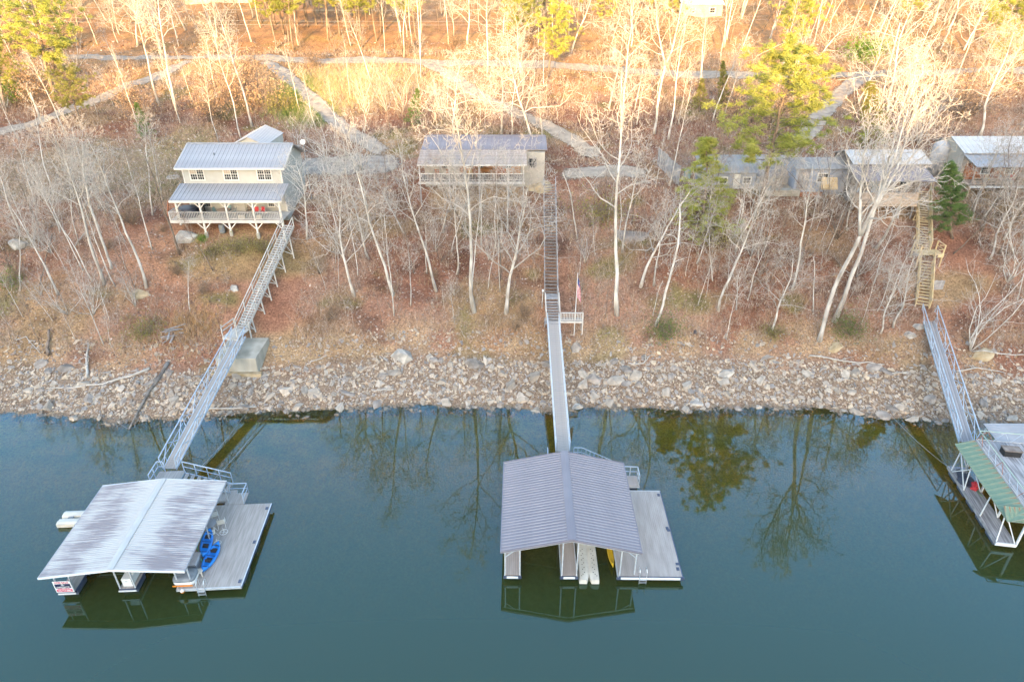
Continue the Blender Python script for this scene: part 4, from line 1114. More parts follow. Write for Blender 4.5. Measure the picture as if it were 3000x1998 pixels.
# porch railing with separate balusters
MB().box(dxa, dxb, yd - .19, yd - .05, DKZ + .90, DKZ + .95).build('rail_cap', M['trim_grey'], house)
MB().box(dxa, dxb, yd - .15, yd - .09, DKZ + .10, DKZ + .16).build('bottom_rail', M['trim_grey'], house)
bm = MB().box(-.022, .022, -.022, .022, 0, .74).mesh('baluster', M['trim_grey'])
nb = 68
for i in range(nb): inst('baluster', bm, house, (dxa + .1 + (dxb - dxa - .2) * i / (nb - 1), yd - .12, DKZ + .16))
MB().box(dxa, dxa + .1, yd - .1, ywall, DKZ + .90, DKZ + .95).build('rail_cap', M['trim_grey'], house)
for i in range(16): inst('baluster', bm, house, (dxa + .05, yd + .1 + i * .185, DKZ + .16))
for xp in (dxa + .05, dxb - .05): MB().box(xp - .055, xp + .055, yd - .17, yd - .06, DKZ - .3, DKZ + .98).build('newel', M['trim_grey'], house)
# doors and windows under the porch
for u, w in ((607, .8), (682, .55), (704, .55), (795, .7)):
    xw = PY(u, 598, ywall).x
    window(house, xw, ywall - .03, 13.0, w, 1.35, 2, 3, 1)
for u in (693,):
    xw = PY(u, 605, ywall).x
    dr = MB().box(xw - .95, xw + .95, ywall - .045, ywall - .031, DKZ, 14.55).build('door', M['trim'], house)
    MB().lathe([(.04, 0), (.04, .06)], 8, (xw, ywall - .1, 13.4)).build('handle', M['black'], dr)
# dish
c = PY(888, 417, 80)
t = thing('satellite_dish', 'white satellite dish on a pole right of the beige house roof', 'satellite dish', (c.x, 80, hz(c.x, 80)))
MB().tube([(0, 0, 0), (0, 0, c.z - hz(c.x, 80))], .05, 6).build('mast', M['grey'], t)
b = MB(); b.lathe([(.02, 0), (.18, .03), (.31, .10)], 14); o = b.build('dish', M['white'], t, loc=(0, -.05, c.z - hz(c.x, 80))); o.rotation_euler = (math.radians(60), 0, 0)
# porch things
def PD(u, v, z): p = P(u, v, z); return p
c = PD(573, 622, DKZ); xh = c.x
t = thing('hot_tub', 'navy covered hot tub on the porch of the beige house', 'hot tub', (xh - .2, 73.4, DKZ))
MB().add(*loft([rrect(1.05, .95, 0), rrect(1.08, .98, .75), rrect(1.10, 1.0, .82)])).build('cabinet', M['navy'], t)
MB().add(*loft([rrect(1.12, 1.02, .82), rrect(1.10, 1.0, .90), rrect(.8, .7, .98)])).build('cover', M['navy'], t)
MB().box(.95, 1.7, .2, .45, 0, 1.35).build('cover_panel', M['black'], t)
c = PD(531, 612, DKZ); t = thing('wooden_steps', 'red-stained wooden ladder steps at the left end of the porch', 'steps', (c.x, 73.2, DKZ), math.radians(0))
for s in (-1, 1): MB().beam((s * .42, 0, 0), (s * .42, .9, 1.5), .08, .2).build('stringer', M['redwood'], t)
for i in range(6): MB().box(-.4, .4, .02 + i * .15, .22 + i * .15, .16 + i * .24, .20 + i * .24).build('tread', M['redwood'], t)
for i, (u, lab) in enumerate(((632, 'teal chair left of the porch table'), (662, 'teal chair behind the porch table against the wall'), (683, 'teal chair right of the porch table'))):
    x = PY(u, 612, 73.3).x; chair(lab, (x, 73.3 + (.6 if i == 1 else 0), DKZ), (1.3, 0, -1.3)[i], M['teal'], M['grey'], 'teal porch chairs')
x = PY(655, 612, 73.2).x; table('tan round table among the teal porch chairs', (x, 73.1, DKZ), M['wood_tan'], M['grey'], .75, .74)
x = PY(727, 605, 73.8).x; chair('brown lounge chair left of the red chairs on the porch', (x, 73.9, DKZ), 0, M['wood_brown'], M['black'])
for i, u in enumerate((749, 764)):
    x = PY(u, 608, 73.2).x; chair(('left' if i == 0 else 'right') + ' red cushioned chair on the porch of the beige house', (x, 73.3, DKZ), .2 - .5 * i, M['red'], M['white'], 'red porch chairs')
for i, u in enumerate((709, 757)):
    x = PY(u, 637, yd + .3).x
    tag(MB().add(*loft([rrect(.42, .30, 0), rrect(.44, .32, .40), rrect(.40, .28, .46)])).build('cushion_box', M['wall_pale'], loc=(x, yd + .45, DKZ + .05)), ('left' if i == 0 else 'right') + ' pale cushion box just behind the porch railing', 'box', 'pale boxes behind the porch railing')
x = PY(641, 660, yd - .2); gz = hz(x.x, yd + .5)
t = thing('barrel', 'grey-blue plastic barrel standing below the porch of the beige house', 'barrel', (x.x, yd + .4, gz))
MB().lathe([(.28, 0), (.33, .2), (.33, .75), (.30, .9), (.2, .95)], 14).build('body', M['grey'], t, smooth=True)
MB().lathe([(.315, .93), (.315, .97)], 14).build('rim', M['greybox'], t)
c = PG(507, 522); t = thing('fire_ring', 'pale round fire ring on the grass left of the beige house', 'fire pit', c)
for k in range(11):
    a = k * 2 * math.pi / 11; MB().add(*lump(100 + k, .24, .2, .26, 7)).build('stone', M['limestone'], t, loc=(.62 * math.cos(a), .62 * math.sin(a), -.02))

# ------------------------------------------------------------------ stairs
def stairway(name, label, a, b, width, n, m, rail_m=None, rail_h=.95, bents=(), both=True, tread_d=.27, stringer_h=.28, kick=False, every=1.9, balusters=False):
    a = np.array(a, float); b = np.array(b, float)
    root = thing(name, label, 'stairs', tuple(a)); d = b - a
    hd = d.copy(); hd[2] = 0; run = np.linalg.norm(hd); hd /= run
    side = np.cross(hd, (0, 0, 1)); rz = math.atan2(-hd[0], hd[1])
    for s in (-1, 1):
        o = side * s * width / 2
        MB().beam(o - (0, 0, .12), d + o - np.array((0, 0, .12)), .06, stringer_h).build('stringer', m, root)
    tm = MB().box(-width / 2 + .04, width / 2 - .04, -tread_d / 2, tread_d / 2, -.045, 0).mesh('tread', m)
    for i in range(n):
        p = d * (i + .5) / n; inst('tread', tm, root, tuple(p + (0, 0, .06)), (0, 0, rz))
    V = np.array((0, 0, rail_h)); rm = rail_m or m
    for s in ((-1, 1) if both else (-1,)):
        o = side * s * (width / 2 + .03)
        MB().beam(o + V, d + o + V, .09, .06).build('handrail', rm, root)
        MB().beam(o + V * .55, d + o + V * .55, .04, .07).build('mid_rail', rm, root)
        k = max(2, int(run / every))
        for i in range(k + 1):
            p = d * i / k + o; MB().beam(p - (0, 0, .1), p + V, .075).build('post', rm, root)
        if balusters:
            kb = int(run / .22)
            for i in range(kb): p = d * (i + .5) / kb + o; MB().beam(p, p + V, .03).build('baluster', rm, root)
    for f in bents:
        p = d * f
        feet = []
        for s in (-1, 1):
            q = a + p + side * s * width * .5; g = hz(q[0], q[1]) - .1
            top = p + side * s * width * .5 - (0, 0, .2); foot = p + side * s * width * .62; foot[2] = g - a[2]
            feet.append((top, foot)); MB().beam(top, foot, .11).build('leg', m, root)
        (t0, f0), (t1, f1) = feet
        if t0[2] - f0[2] > .9:
            MB().beam(t0 * .85 + f0 * .15, t1 * .2 + f1 * .8, .06).build('cross_brace', m, root); MB().beam(t1 * .85 + f1 * .15, t0 * .2 + f0 * .8, .06).build('cross_brace', m, root)
            MB().beam(t0 * .2 + f0 * .8, t1 * .2 + f1 * .8, .06).build('tie', m, root)
    return root

# left stair
sA = np.array(P(708, 962, 5.0)); sB = np.array(P(846, 660, DKZ - .2))
excl(sA[0] - 3, sB[0] + 2.5, sA[1] - 3, sB[1])
stairway('stairs', 'long grey-white timber stair slanting up to the beige house porch', sA, sB, 1.15, 42, M['stairpaint'], bents=(.1, .28, .42, .55, .72, .9), every=1.7)
t = thing('stair_landing', 'weathered timber landing on legs above the concrete block', 'landing', tuple(sA - (0, 0, 0)))
hd = sB - sA; hd[2] = 0; hd /= np.linalg.norm(hd); sd = np.cross(hd, (0, 0, 1))
pl = [(-hd * 1.9 - sd * .85), (-hd * 1.9 + sd * .85), (hd * .1 + sd * .85), (hd * .1 - sd * .85)]
nb_ = 13
for i in range(nb_):
    f0, f1 = i / nb_ + .006, (i + 1) / nb_ - .006
    q = [pl[0] * (1 - f0) + pl[3] * f0, pl[1] * (1 - f0) + pl[2] * f0, pl[1] * (1 - f1) + pl[2] * f1, pl[0] * (1 - f1) + pl[3] * f1]
    MB().extrude([tuple(x - np.array((0, 0, .09))) for x in q], (0, 0, .05)).build('plank', M['stairpaint'], t)
for q in pl:
    g = hz(sA[0] + q[0], sA[1] + q[1]); MB().beam(q - (0, 0, .1), (q[0], q[1], max(g, 2.4) - sA[2] - .15), .12).build('leg', M['stairpaint'], t)
for k_, (a_, b_) in enumerate(((pl[0], pl[3]), (pl[1], pl[2]))):
    for hh in (.95, .5): MB().beam(a_ + (0, 0, hh), b_ + (0, 0, hh), .07).build('rail', M['stairpaint'], t)
    for q in (a_, b_): MB().beam(q, q + (0, 0, 1.0), .09).build('post', M['stairpaint'], t)
for hh in (.10,): MB().beam(pl[1] + (0, 0, -.25), pl[0] + (0, 0, -.25), .08, .2).build('joist', M['stairpaint'], t)
# concrete block
ca = PG(700, 1094, .05)
t = thing('concrete_block', 'big stained concrete anchor block under the left stair landing', 'concrete block', (0, 0, 0))
fz0, fz1 = .3, 2.75
f0, f1 = PY(648, 1092, ca.y), PY(757, 1092, ca.y)
zt0 = PY(757, 1052, ca.y).z
bk = 3.4
print('block', ca, zt0)
v = [(f0.x - .4, ca.y, .2), (f1.x, ca.y, .2), (f1.x + .35, ca.y + bk, .8), (f0.x - .2, ca.y + bk, .8), (f0.x - .3, ca.y + .1, zt0), (f1.x - .05, ca.y + .1, zt0), (f1.x + .30, ca.y + bk, zt0 + .5), (f0.x - .1, ca.y + bk, zt0 + .5)]
MB().add(v, MB.BF).build('block', M['concrete'], t)
MB().box(f0.x - .9, f1.x + .35, ca.y - .35, ca.y + .12, ca.z - 1, ca.z + .12).build('footing', M['ochre'], t)
excl(f0.x - 1, f1.x + 1, ca.y - 1, ca.y + 4)

# centre stair, landing, bench rail and flag
sA = np.array(P(1620, 938, 5.5)); sM = np.array(P(1616, 868, 6.9)); sB = np.array(P(1610, 540, 14.2))
excl(sA[0] - 1.6, sB[0] + 2.2, sA[1] - 1, sB[1])
stairway('stairs', 'lower brown flight of steps from the landing to the middle gangway', sA, np.array(P(1617, 882, 6.75)), 1.35, 7, M['wood_grey'], M['trim_grey'], .95, every=1.2, tread_d=.3)
lm = np.array(P(1616, 870, 6.78))
t = thing('stair_landing', 'small brown timber landing between the two straight flights', 'landing', tuple(lm))
for i in range(6): MB().box(-.72, .72, -.55 + i * .24, -.33 + i * .24, -.05, 0).build('plank', M['wood_grey'], t)
for sx in (-.66, .66):
    for sy in (-.5, .8): MB().box(sx - .05, sx + .05, sy - .05, sy + .05, -1.3, .95 if sx > 0 else .0).build('post', M['wood_grey'], t)
MB().beam((.66, -.5, .95), (.66, .8, .95), .09, .06).build('rail', M['trim_grey'], t)
stairway('stairs', 'long straight brown timber stair climbing between trunks to the cabin', lm + (0, .85, 0), sB, 1.35, 36, M['wood_brown'], M['wood_grey'], .85, bents=(.2, .5, .8), every=2.4, tread_d=.33)
fp = np.array(P(1620, 942, 5.5))
t = thing('stair_landing', 'square timber platform with picket bench rail at the gangway head', 'landing', tuple(fp))
for i in range(7): MB().box(-.85, 3.1 if i > 2 else .75, -.5 + i * .2, -.32 + i * .2, -.06, -.01).build('plank', M['wood_grey'], t)
for x in (.75, 3.05): MB().box(x - .05, x + .05, -.05, .05, -1.5, 1.0).build('post', M['trim_grey'], t)
for x in (-.8, 3.0):
    MB().box(x - .06, x + .06, .75, .87, -2.0, -.06).build('post', M['wood_grey'], t)
MB().box(.7, 3.1, -.06, .10, .95, 1.0).build('rail_cap', M['trim_grey'], t); MB().box(.75, 3.05, -.03, .03, .12, .18).build('bottom_rail', M['trim_grey'], t)
MB().box(.7, 3.1, -.12, -.06, -.12, .08).build('rim_board', M['trim_grey'], t)
bm2 = MB().box(-.03, .03, -.02, .02, 0, .78).mesh('baluster', M['trim_grey'])
for i in range(14): inst('baluster', bm2, t, (.86 + i * .16, 0, .18))
ft = PY(1693, 803, fp[1] + .1); fx = PY(1684, 938, fp[1] + .1)
t = thing('flagpole', 'slender white pole with a limp striped flag beside the gangway landing', 'flagpole', (fx.x, fp[1] + .15, hz(fx.x, fp[1]) - .1))
hh = ft.z - t.location.z
MB().tube([(0, 0, 0), (ft.x - fx.x, 0, hh)], [.045, .03], 8).build('pole', M['white'], t)
MB().lathe([(.02, -.05), (.07, 0), (.02, .06)], 8, (ft.x - fx.x, 0, hh + .03)).build('finial', M['trim'], t)
tx = ft.x - fx.x
fl_ = MB(); fr_ = [MB(), MB(), MB()]
NS = 11
for i in range(NS):          # stripes of the hanging cloth, each with its fold
    a0, a1 = i / NS, (i + 1) / NS
    for j in range(6):
        z0 = hh - .35 - j * .36 - .25 * a0; z1 = z0 - .36
        def pt(a, z, j=j): return (tx + .02 + a * .42 * (.6 + .08 * j), -.05 + .08 * math.sin(a * 9 + j * .8), z - a * .35)
        q = [pt(a0, z0), pt(a1, z0), pt(a1, z1), pt(a0, z1)]
        k = 2 if (j < 2 and a0 < .75) else (0 if i % 2 == 0 else 1)
        fr_[k].extrude(q, (0, .008, 0))
for k, (nm, m_) in enumerate((('red_stripes', 'flagred'), ('white_stripes', 'flagwhite'), ('blue_field', 'flagblue'))): fr_[k].build(nm, M[m_], t)
c = PG(1588, 905); t = thing('lamp_post', 'short grey lamp post left of the lower flight', 'lamp post', c)
MB().tube([(0, 0, 0), (.05, 0, 2.0)], .045, 6).build('post', M['trim_grey'], t); MB().lathe([(.10, 0), (.12, .18), (.04, .25)], 8, (.05, 0, 2.0)).build('lamp', M['white'], t)

# right stair: three yellow flights that turn a little at the landings
q0, q1, q2, q3 = np.array(P(2700, 905, 6.2)), np.array(PG(2712, 765, .75)), np.array(PG(2712, 735, 1.0)), np.array(PG(2703, 560, 1.3))
q0[2] = max(q0[2], hz(q0[0], q0[1]) + .45)
excl(q0[0] - 2, q3[0] + 3, q0[1] - 2, q3[1])
mid = (q1 + q2) / 2
stairway('stairs', 'lowest yellow timber flight rising from the right gangway', q0, q1, 1.25, 15, M['wood_new'], rail_h=1.0, bents=(.3, .7), every=1.2, balusters=True)
t = thing('stair_landing', 'yellow timber landing halfway up the right stair', 'landing', tuple(q2))
for i in range(8): MB().box(-1.3, 1.4, -1.1 + i * .2, -.92 + i * .2, -.05, 0).build('plank', M['wood_new'], t)
for x in (-1.2, 1.3):
    for y in (-1.0, .4): MB().box(x - .06, x + .06, y - .06, y + .06, -2.2, 1.0).build('post', M['wood_new'], t)
MB().box(.75, 1.35, -1.14, -1.08, -.35, .06).build('rim_board', M['wood_new'], t)
for a_, b_ in (((-1.2, -1.0), (-1.2, .4)), ((1.3, -1.0), (1.3, .4)), ((.7, -1.0), (1.3, -1.0))):
    for hh_ in (1.0, .5): MB().beam((*a_, hh_), (*b_, hh_), .07).build('rail', M['wood_new'], t)
stairway('stairs', 'upper yellow timber flight reaching the plank-fronted deck', q2 + (0, .5, 0), q3, 1.25, 24, M['wood_new'], rail_h=1.0, bents=(.25, .6), every=1.3, balusters=True)
c = PG(2743, 850)
t = thing('timber_screen', 'small grey board screen right of the yellow flight', 'screen', (c.x, c.y, c.z))
for i in range(5): MB().box(-.65 + i * .26, -.42 + i * .26, -.03, .03, -.1, 1.0 + .05 * (i % 2)).build('board', M['wood_grey'], t)
for zz in (.2, .8): MB().box(-.66, .64, .03, .08, zz, zz + .1).build('batten', M['wood_grey'], t)

# ------------------------------------------------------------------ centre cabin
cab = thing('cabin', 'single-storey cabin with mauve roof, leaf-strewn porch roof and orange pine wall', 'cabin', (0, 0, 0))
cx0, cx1, cxr = -11.3, 1.5, 4.4
cy = 80.2; cz = 14.35
excl(cx0 - 1.5, cxr + 1, cy - 2, 93)
wy_ = 83.6
MB().box(cx0 + .3, cxr - .3, wy_, 91, 12.6, 17.1).build('wall', M['wall_pale'], cab)
MB().box(PY(1345, 500, wy_).x, PY(1525, 500, wy_).x, wy_ - .05, wy_ - .002, cz, 16.8).build('pine_wall', M['pine_wall'], cab)
ra_ = roof_plane(cab, 'roof', cx0, cxr, 88.4, 18.05, 83.9, 17.35, 32, M['roof_brown'], None, 1, .04, .03, axis='x')
roof_plane(cab, 'roof', cx0, cxr, 88.4, 18.05, 92.2, 17.4, 32, M['roof_brown'], None, 1, .04, .03, axis='x')
MB().beam((cx0, 88.4, 18.07), (cxr, 88.4, 18.07), .3, .05).build('ridge_cap', M['roof_brown'], ra_)
for xx in (cx0 + .3, cxr - .5): MB().extrude([(xx, 84, 17.1), (xx, 92, 17.1), (xx, 88.4, 17.9)], (.2, 0, 0)).build('gable', M['wall_pale'], cab)
rb_ = roof_plane(cab, 'porch_roof', cx0 - .1, cx1 + .3, 84.1, 17.32, 79.9, 16.55, 34, M['roof_litter'], None, 2, .03, .03, axis='x')
MB().box(cx0 - .1, cx1 + .3, 79.84, 79.89, 16.34, 16.55).build('eave_trim', M['trim_grey'], rb_)
boards(cab, 'porch_boards', cx0 - .05, cx1, cy, wy_ - .06, cz, M['wood_brown'], .14, along='x')
MB().box(cx0 - .1, cx1 + .05, cy - .06, cy - .005, cz - .28, cz + .02).build('rim_board', M['trim_grey'], cab)
MB().box(cx0, cx1, cy - .03, cy + .05, cz + .95, cz + 1.03).build('rail_cap', M['trim'], cab); MB().box(cx0, cx1, cy - .01, cy + .03, cz + .18, cz + .24).build('bottom_rail', M['trim_grey'], cab)
for i in range(8):
    x = cx0 + .1 + (cx1 - cx0 - .2) * i / 7
    MB().box(x - .06, x + .06, cy - .02, cy + .1, cz - .02, 16.5 if i % 2 == 0 or i == 7 else cz + 1.0).build('post', M['trim_grey'], cab)
    if i % 2 == 0 or i == 7: g = hz(x, cy + .1); MB().box(x - .08, x + .08, cy + .02, cy + .18, g - .2, cz - .28).build('post', M['wood_grey'], cab)
bm3 = MB().box(-.015, .015, -.012, .012, 0, .72).mesh('baluster', M['trim_grey'])
for i in range(64): inst('baluster', bm3, cab, (cx0 + .2 + (cx1 - cx0 - .4) * i / 63, cy + .01, cz + .24))
for u, w in ((1300, .9), (1375, .7), (1408, .5), (1485, .9), (1560, .9)):
    x = PY(u, 488, wy_).x; window(cab, x, wy_ - .055, cz + .85, w, 1.15, 1, 1, 1, M['wood_grey'])
for u in (1395, 1470):
    x = PY(u, 495, wy_).x; dr = MB().box(x - .45, x + .45, wy_ - .075, wy_ - .052, cz, cz + 2.05).build('door', M['redwood'], cab)
    MB().lathe([(.04, 0), (.04, .05)], 6, (x + .35, wy_ - .13, cz + 1.0)).build('handle', M['silver'], dr)
for i, (u, m_, lab) in enumerate(((1280, 'redwood', 'dark red rocking chair at the left end of the cabin porch'), (1310, 'redwood', 'red-brown chair second from the left on the cabin porch'), (1378, 'wood_new', 'orange wooden chair left of the pine wall on the cabin porch'), (1455, 'redwood', 'red-stained chair in front of the cabin door'))):
    x = PY(u, 505, 82.2).x; chair(lab, (x, 82.2, cz), .2 * (-1) ** i, M[m_], M[m_], 'chairs on the cabin porch')
x = PY(1420, 505, 82.3).x
t = thing('porch_bench', 'long orange wooden bench against the cabin pine wall', 'bench', (x, 82.6, cz))
for k in range(4): MB().box(-1.1, 1.1, -.24 + k * .13, -.13 + k * .13, .42, .46).build('slat', M['pine_wall'], t)
for k in range(3): MB().box(-1.1, 1.1, .30, .34, .55 + k * .16, .67 + k * .16).build('slat', M['pine_wall'], t)
for s in (-1, 1): MB().box(s * 1.0 - .05, s * 1.0 + .05, -.22, .30, 0, .42).build('leg', M['pine_wall'], t)
# ochre retaining bank at the right end
c = PG(1577, 560); t = tag(MB().add(*lump(41, 2.4, 1.3, 1.4, 14, .18)).build('earth_bank', M['ochre'], loc=(c.x, c.y + .8, c.z - .4)), 'bare ochre earth bank at the right corner of the cabin', 'earth bank')

# ------------------------------------------------------------------ right-hand dwellings
def pw(u, v, y): return PY(u, v, y)
# fence running towards the lake
fa = PG(1925, 484); fb = PG(1988, 545)
t = thing('board_fence', 'tall grey vertical-board fence right of the cabin parking', 'fence', (0, 0, 0))
nfb = 34
for i in range(nfb):
    f = (i + .5) / nfb; x = fa.x + (fb.x - fa.x) * f; y = fa.y + (fb.y - fa.y) * f; g = hz(x, y)
    dl = (fb - fa); L_ = math.hypot(dl.x, dl.y); ux, uy = dl.x / L_, dl.y / L_; hw = L_ / nfb * .46
    MB().extrude([(x - ux * hw, y - uy * hw, g - .2), (x + ux * hw, y + uy * hw, g - .2), (x + ux * hw, y + uy * hw, g + 2.35 + .05 * math.sin(i * 5)), (x - ux * hw, y - uy * hw, g + 2.35 + .05 * math.sin(i * 5))], (uy * .03, -ux * .03, 0)).build('board', M['wood_grey'], t)
for zz in (.5, 1.9): MB().beam((fa.x + .08, fa.y + .05, fa.z + zz), (fb.x + .08, fb.y + .05, fb.z + zz), .06, .1).build('rail', M['wood_grey'], t)
def hut(name, label, cat, u0, u1, yf, depth, z0, zw, roof, m_wall, m_roof, zr, over=.3, n=14, m_trim=None, lean=False):
    """low building whose long wall faces the lake"""
    x0, x1 = PY(u0, 500, yf).x, PY(u1, 500, yf).x
    t = thing(name, label, cat, (0, 0, 0)); excl(x0 - 1, x1 + 1, yf - 1.5, yf + depth + 1)
    MB().box(x0, x1, yf, yf + depth, z0 - 1.2, zw).build('wall', m_wall, t)
    if lean:
        roof_plane(t, 'roof', x0 - over, x1 + over, yf + depth + over, zr, yf - over, zw + .05, n, m_roof, None, 1, .04, .03, axis='x')
    else:
        ym = yf + depth / 2
        r_ = roof_plane(t, 'roof', x0 - over, x1 + over, ym, zr, yf - over, zw + .03, n, m_roof, None, 1, .04, .03, axis='x')
        roof_plane(t, 'roof', x0 - over, x1 + over, ym, zr, yf + depth + over, zw + .03, n, m_roof, None, 1, .04, .03, axis='x')
        for xx in (x0, x1 - .1): MB().extrude([(xx, yf, zw), (xx, yf + depth, zw), (xx, ym, zr - .1)], (.1, 0, 0)).build('gable', m_wall, t)
    return t, x0, x1
yt = 80.5
t, x0, x1 = hut('trailer', 'small pale blue trailer behind the yellow-green conifer', 'trailer', 2062, 2218, yt, 3.6, 13.6, 15.35, 0, M['bluegrey'], M['roof_trailer'], 16.6, n=12, lean=True)
for u in (2120, 2190): window(t, PY(u, 520, yt).x, yt - .01, 14.1, .9, .7, 1, 1, 1, M['white'])
MB().box(PY(2160, 520, yt).x - .4, PY(2160, 520, yt).x + .4, yt - .04, yt - .005, 13.4, 15.2).build('door', M['white'], t)
t, x0, x1 = hut('carport', 'grey lean-to shed with a broad slab between the two trailers', 'shed', 2222, 2330, yt + .8, 4.2, 13.4, 14.7, 0, M['greybox'], M['wood_grey'], 16.3, n=8, lean=True)
MB().box(x0, x1, yt - 1.8, yt + .75, 13.0, 13.75).build('slab', M['concrete'], t)
for x in (x0 + .1, x1 - .1): MB().box(x - .05, x + .05, yt - .1, yt, 13.7, 15.4).build('post', M['wood_grey'], t)
t, x0, x1 = hut('trailer', 'blue-grey trailer with a dark window beside the plank-fronted cabin', 'trailer', 2335, 2490, yt - 1.2, 4.4, 13.8, 16.2, 0, M['bluegrey'], M['roof_trailer'], 17.0, n=12)
window(t, PY(2415, 500, yt - 1.2).x, yt - 1.21, 14.6, 1.2, 1.0, 1, 1, 1, M['white']); MB().box(x0 + .3, x0 + 1.7, yt - 1.24, yt - 1.205, 13.6, 16.1).build('panel', M['roof_white'], t)
MB().box(x0, x0 + 3.5, yt - 1.6, yt - 1.25, 12.4, 13.4).build('skirting', M['redwood'], t)
pa_ = pw(2408, 522, 76.5)
t = thing('plywood_sheet', 'bare plywood sheet on posts in front of the blue-grey trailer', 'plywood', (pa_.x, 76.5, 0))
wp = pw(2456, 522, 76.5).x - pa_.x; zt_, zb_ = pa_.z, pw(2408, 553, 76.5).z
MB().extrude([(0, -.5, zb_), (wp, -.5, zb_), (wp, .25, zt_), (0, .25, zt_)], (0, -.03, .02)).build('sheet', M['plywood'], t)
for x in (.1, wp - .1): g = hz(pa_.x + x, 76.4); MB().box(x - .05, x + .05, .05, .15, g - .3, zt_ - .25).build('leg', M['wood_grey'], t)
# plank-fronted cabin with the yellow stair
yk = 74.6; kz = 13.75
t, x0, x1 = hut('cabin', 'cabin with white and brown roofs and a boarded deck front, right of centre', 'cabin', 2500, 2715, yk + 3.4, 5.4, 13.9, 17.1, 0, M['wood_brown'], M['ridge_pale'], 18.1, n=18)
x0 = PY(2500, 570, yk).x; x1 = PY(2690, 570, yk).x
rb_ = roof_plane(t, 'porch_roof', x0 + .2, x1 + 1.6, yk + 3.6, 17.05, yk - .2, 16.05, 18, M['roof_brown'], None, 1, .03, .03, axis='x')
boards(t, 'porch_boards', x0, x1, yk, yk + 3.35, kz, M['wood_brown'], .14, along='x')
zb = PY(2600, 607, yk - .6).z
for i in range(9):
    z_ = kz + .95 - i * (kz + .95 - zb) / 9; hb_ = (kz + .95 - zb) / 9
    MB().box(x0 - .02 * (i % 2), x1 + .03 * ((i + 1) % 2), yk - .06 - .05 * i, yk - .02 - .05 * i, z_ - hb_ + .012, z_).build('front_board', M['wood_tan'], t)
for i in range(6):
    x = x0 + .1 + (x1 - x0 - .2) * i / 5; g = hz(x, yk + .1)
    MB().box(x - .07, x + .07, yk + .0, yk + .14, g - .3, 16.15).build('post', M['wood_grey'], t)
for u in (2540, 2600, 2650): window(t, PY(u, 530, yk + 3.4).x, yk + 3.38, 14.6, 1.0, 1.2, 1, 1, 1, M['wood_grey'])
MB().box(PY(2570, 530, yk + 3.4).x - .4, PY(2570, 530, yk + 3.4).x + .4, yk + 3.33, yk + 3.37, kz, 15.8).build('door', M['bluegrey'], t)
for i, u in enumerate((2525, 2585, 2640)):
    x = PY(u, 545, yk + 1.6).x; chair(('blue', 'dark blue', 'grey')[i] + ' folding chair on the boarded deck, ' + ('left', 'middle', 'right')[i] + ' of three', (x, yk + 1.7, kz), .3 * i, M[('bluesteel', 'navy', 'greybox')[i]], M['wood_grey'], 'chairs on the boarded deck')
# far right house
yr = 79.0
t, x0, x1 = hut('house', 'white-roofed house with open timber deck at the right edge', 'house', 2812, 3200, yr + 3.0, 6.5, 14.0, 17.4, 0, M['wall_pale'], M['ridge_pale'], 18.7, n=24)
xa_ = PY(2850, 520, yr).x; xb_ = PY(3150, 520, yr).x
boards(t, 'porch_boards', xa_, xb_, yr, yr + 2.95, 14.2, M['wood_tan'], .14, along='x')
roof_plane(t, 'porch_roof', xa_, xb_, yr + 3.0, 17.3, yr - .2, 16.5, 18, M['roof_white'], None, 1, .03, .03, axis='x')
for zz in (14.45, 14.75, 15.05): MB().box(xa_, xb_, yr - .04, yr, zz, zz + .1).build('rail', M['wood_tan'], t)
MB().box(xa_, xb_, yr - .06, yr - .01, 13.95, 14.2).build('rim_board', M['white'], t)
for i in range(9):
    x = xa_ + .1 + (xb_ - xa_ - .2) * i / 8; g = hz(x, yr); MB().box(x - .06, x + .06, yr, yr + .12, g - .3, 16.5 if i % 2 == 0 else 15.2).build('post', M['wood_tan'], t)
MB().box(x0 + .5, x1, yr + 2.9, yr + 2.98, 14.2, 16.2).build('front_wall', M['redwood'], t)
for u in (2890, 2960): window(t, PY(u, 490, yr + 2.9).x, yr + 2.88, 14.9, 1.0, 1.0, 1, 1, 1, M['white'])
for i, u in enumerate((2905, 2945, 2980)):
    x = PY(u, 500, yr + 1.2).x; chair(('yellow', 'blue', 'red')[i] + ' chair on the open timber deck at the right edge', (x, yr + 1.3, 14.2), .2, M[('yellow', 'bluesteel', 'red')[i]], M['wood_tan'], 'chairs on the right-edge deck')
c = PY(2755, 450, 86)
t = thing('storage_tank', 'tall grey storage tank between the two right-hand roofs', 'tank', (c.x, 86, hz(c.x, 86)))
MB().lathe([(1.05, 0), (1.05, 3.6), (.8, 4.0), (.2, 4.25)], 20).build('shell', M['greybox'], t, smooth=True); MB().lathe([(1.08, 1.8), (1.08, 1.9)], 20).build('band', M['silver'], t)
c = PY(2022, 445, 84); t = thing('utility_box', 'small pale green utility box by the board fence', 'utility box', (c.x, 84, hz(c.x, 84)))
MB().box(-.35, .35, -.3, .3, 0, 1.1).build('cabinet', M['teal'], t); MB().extrude([(-.38, -.33, 1.1), (.38, -.33, 1.1), (.34, -.33, 1.18), (-.34, -.33, 1.18)], (0, .66, 0)).build('lid', M['teal'], t)

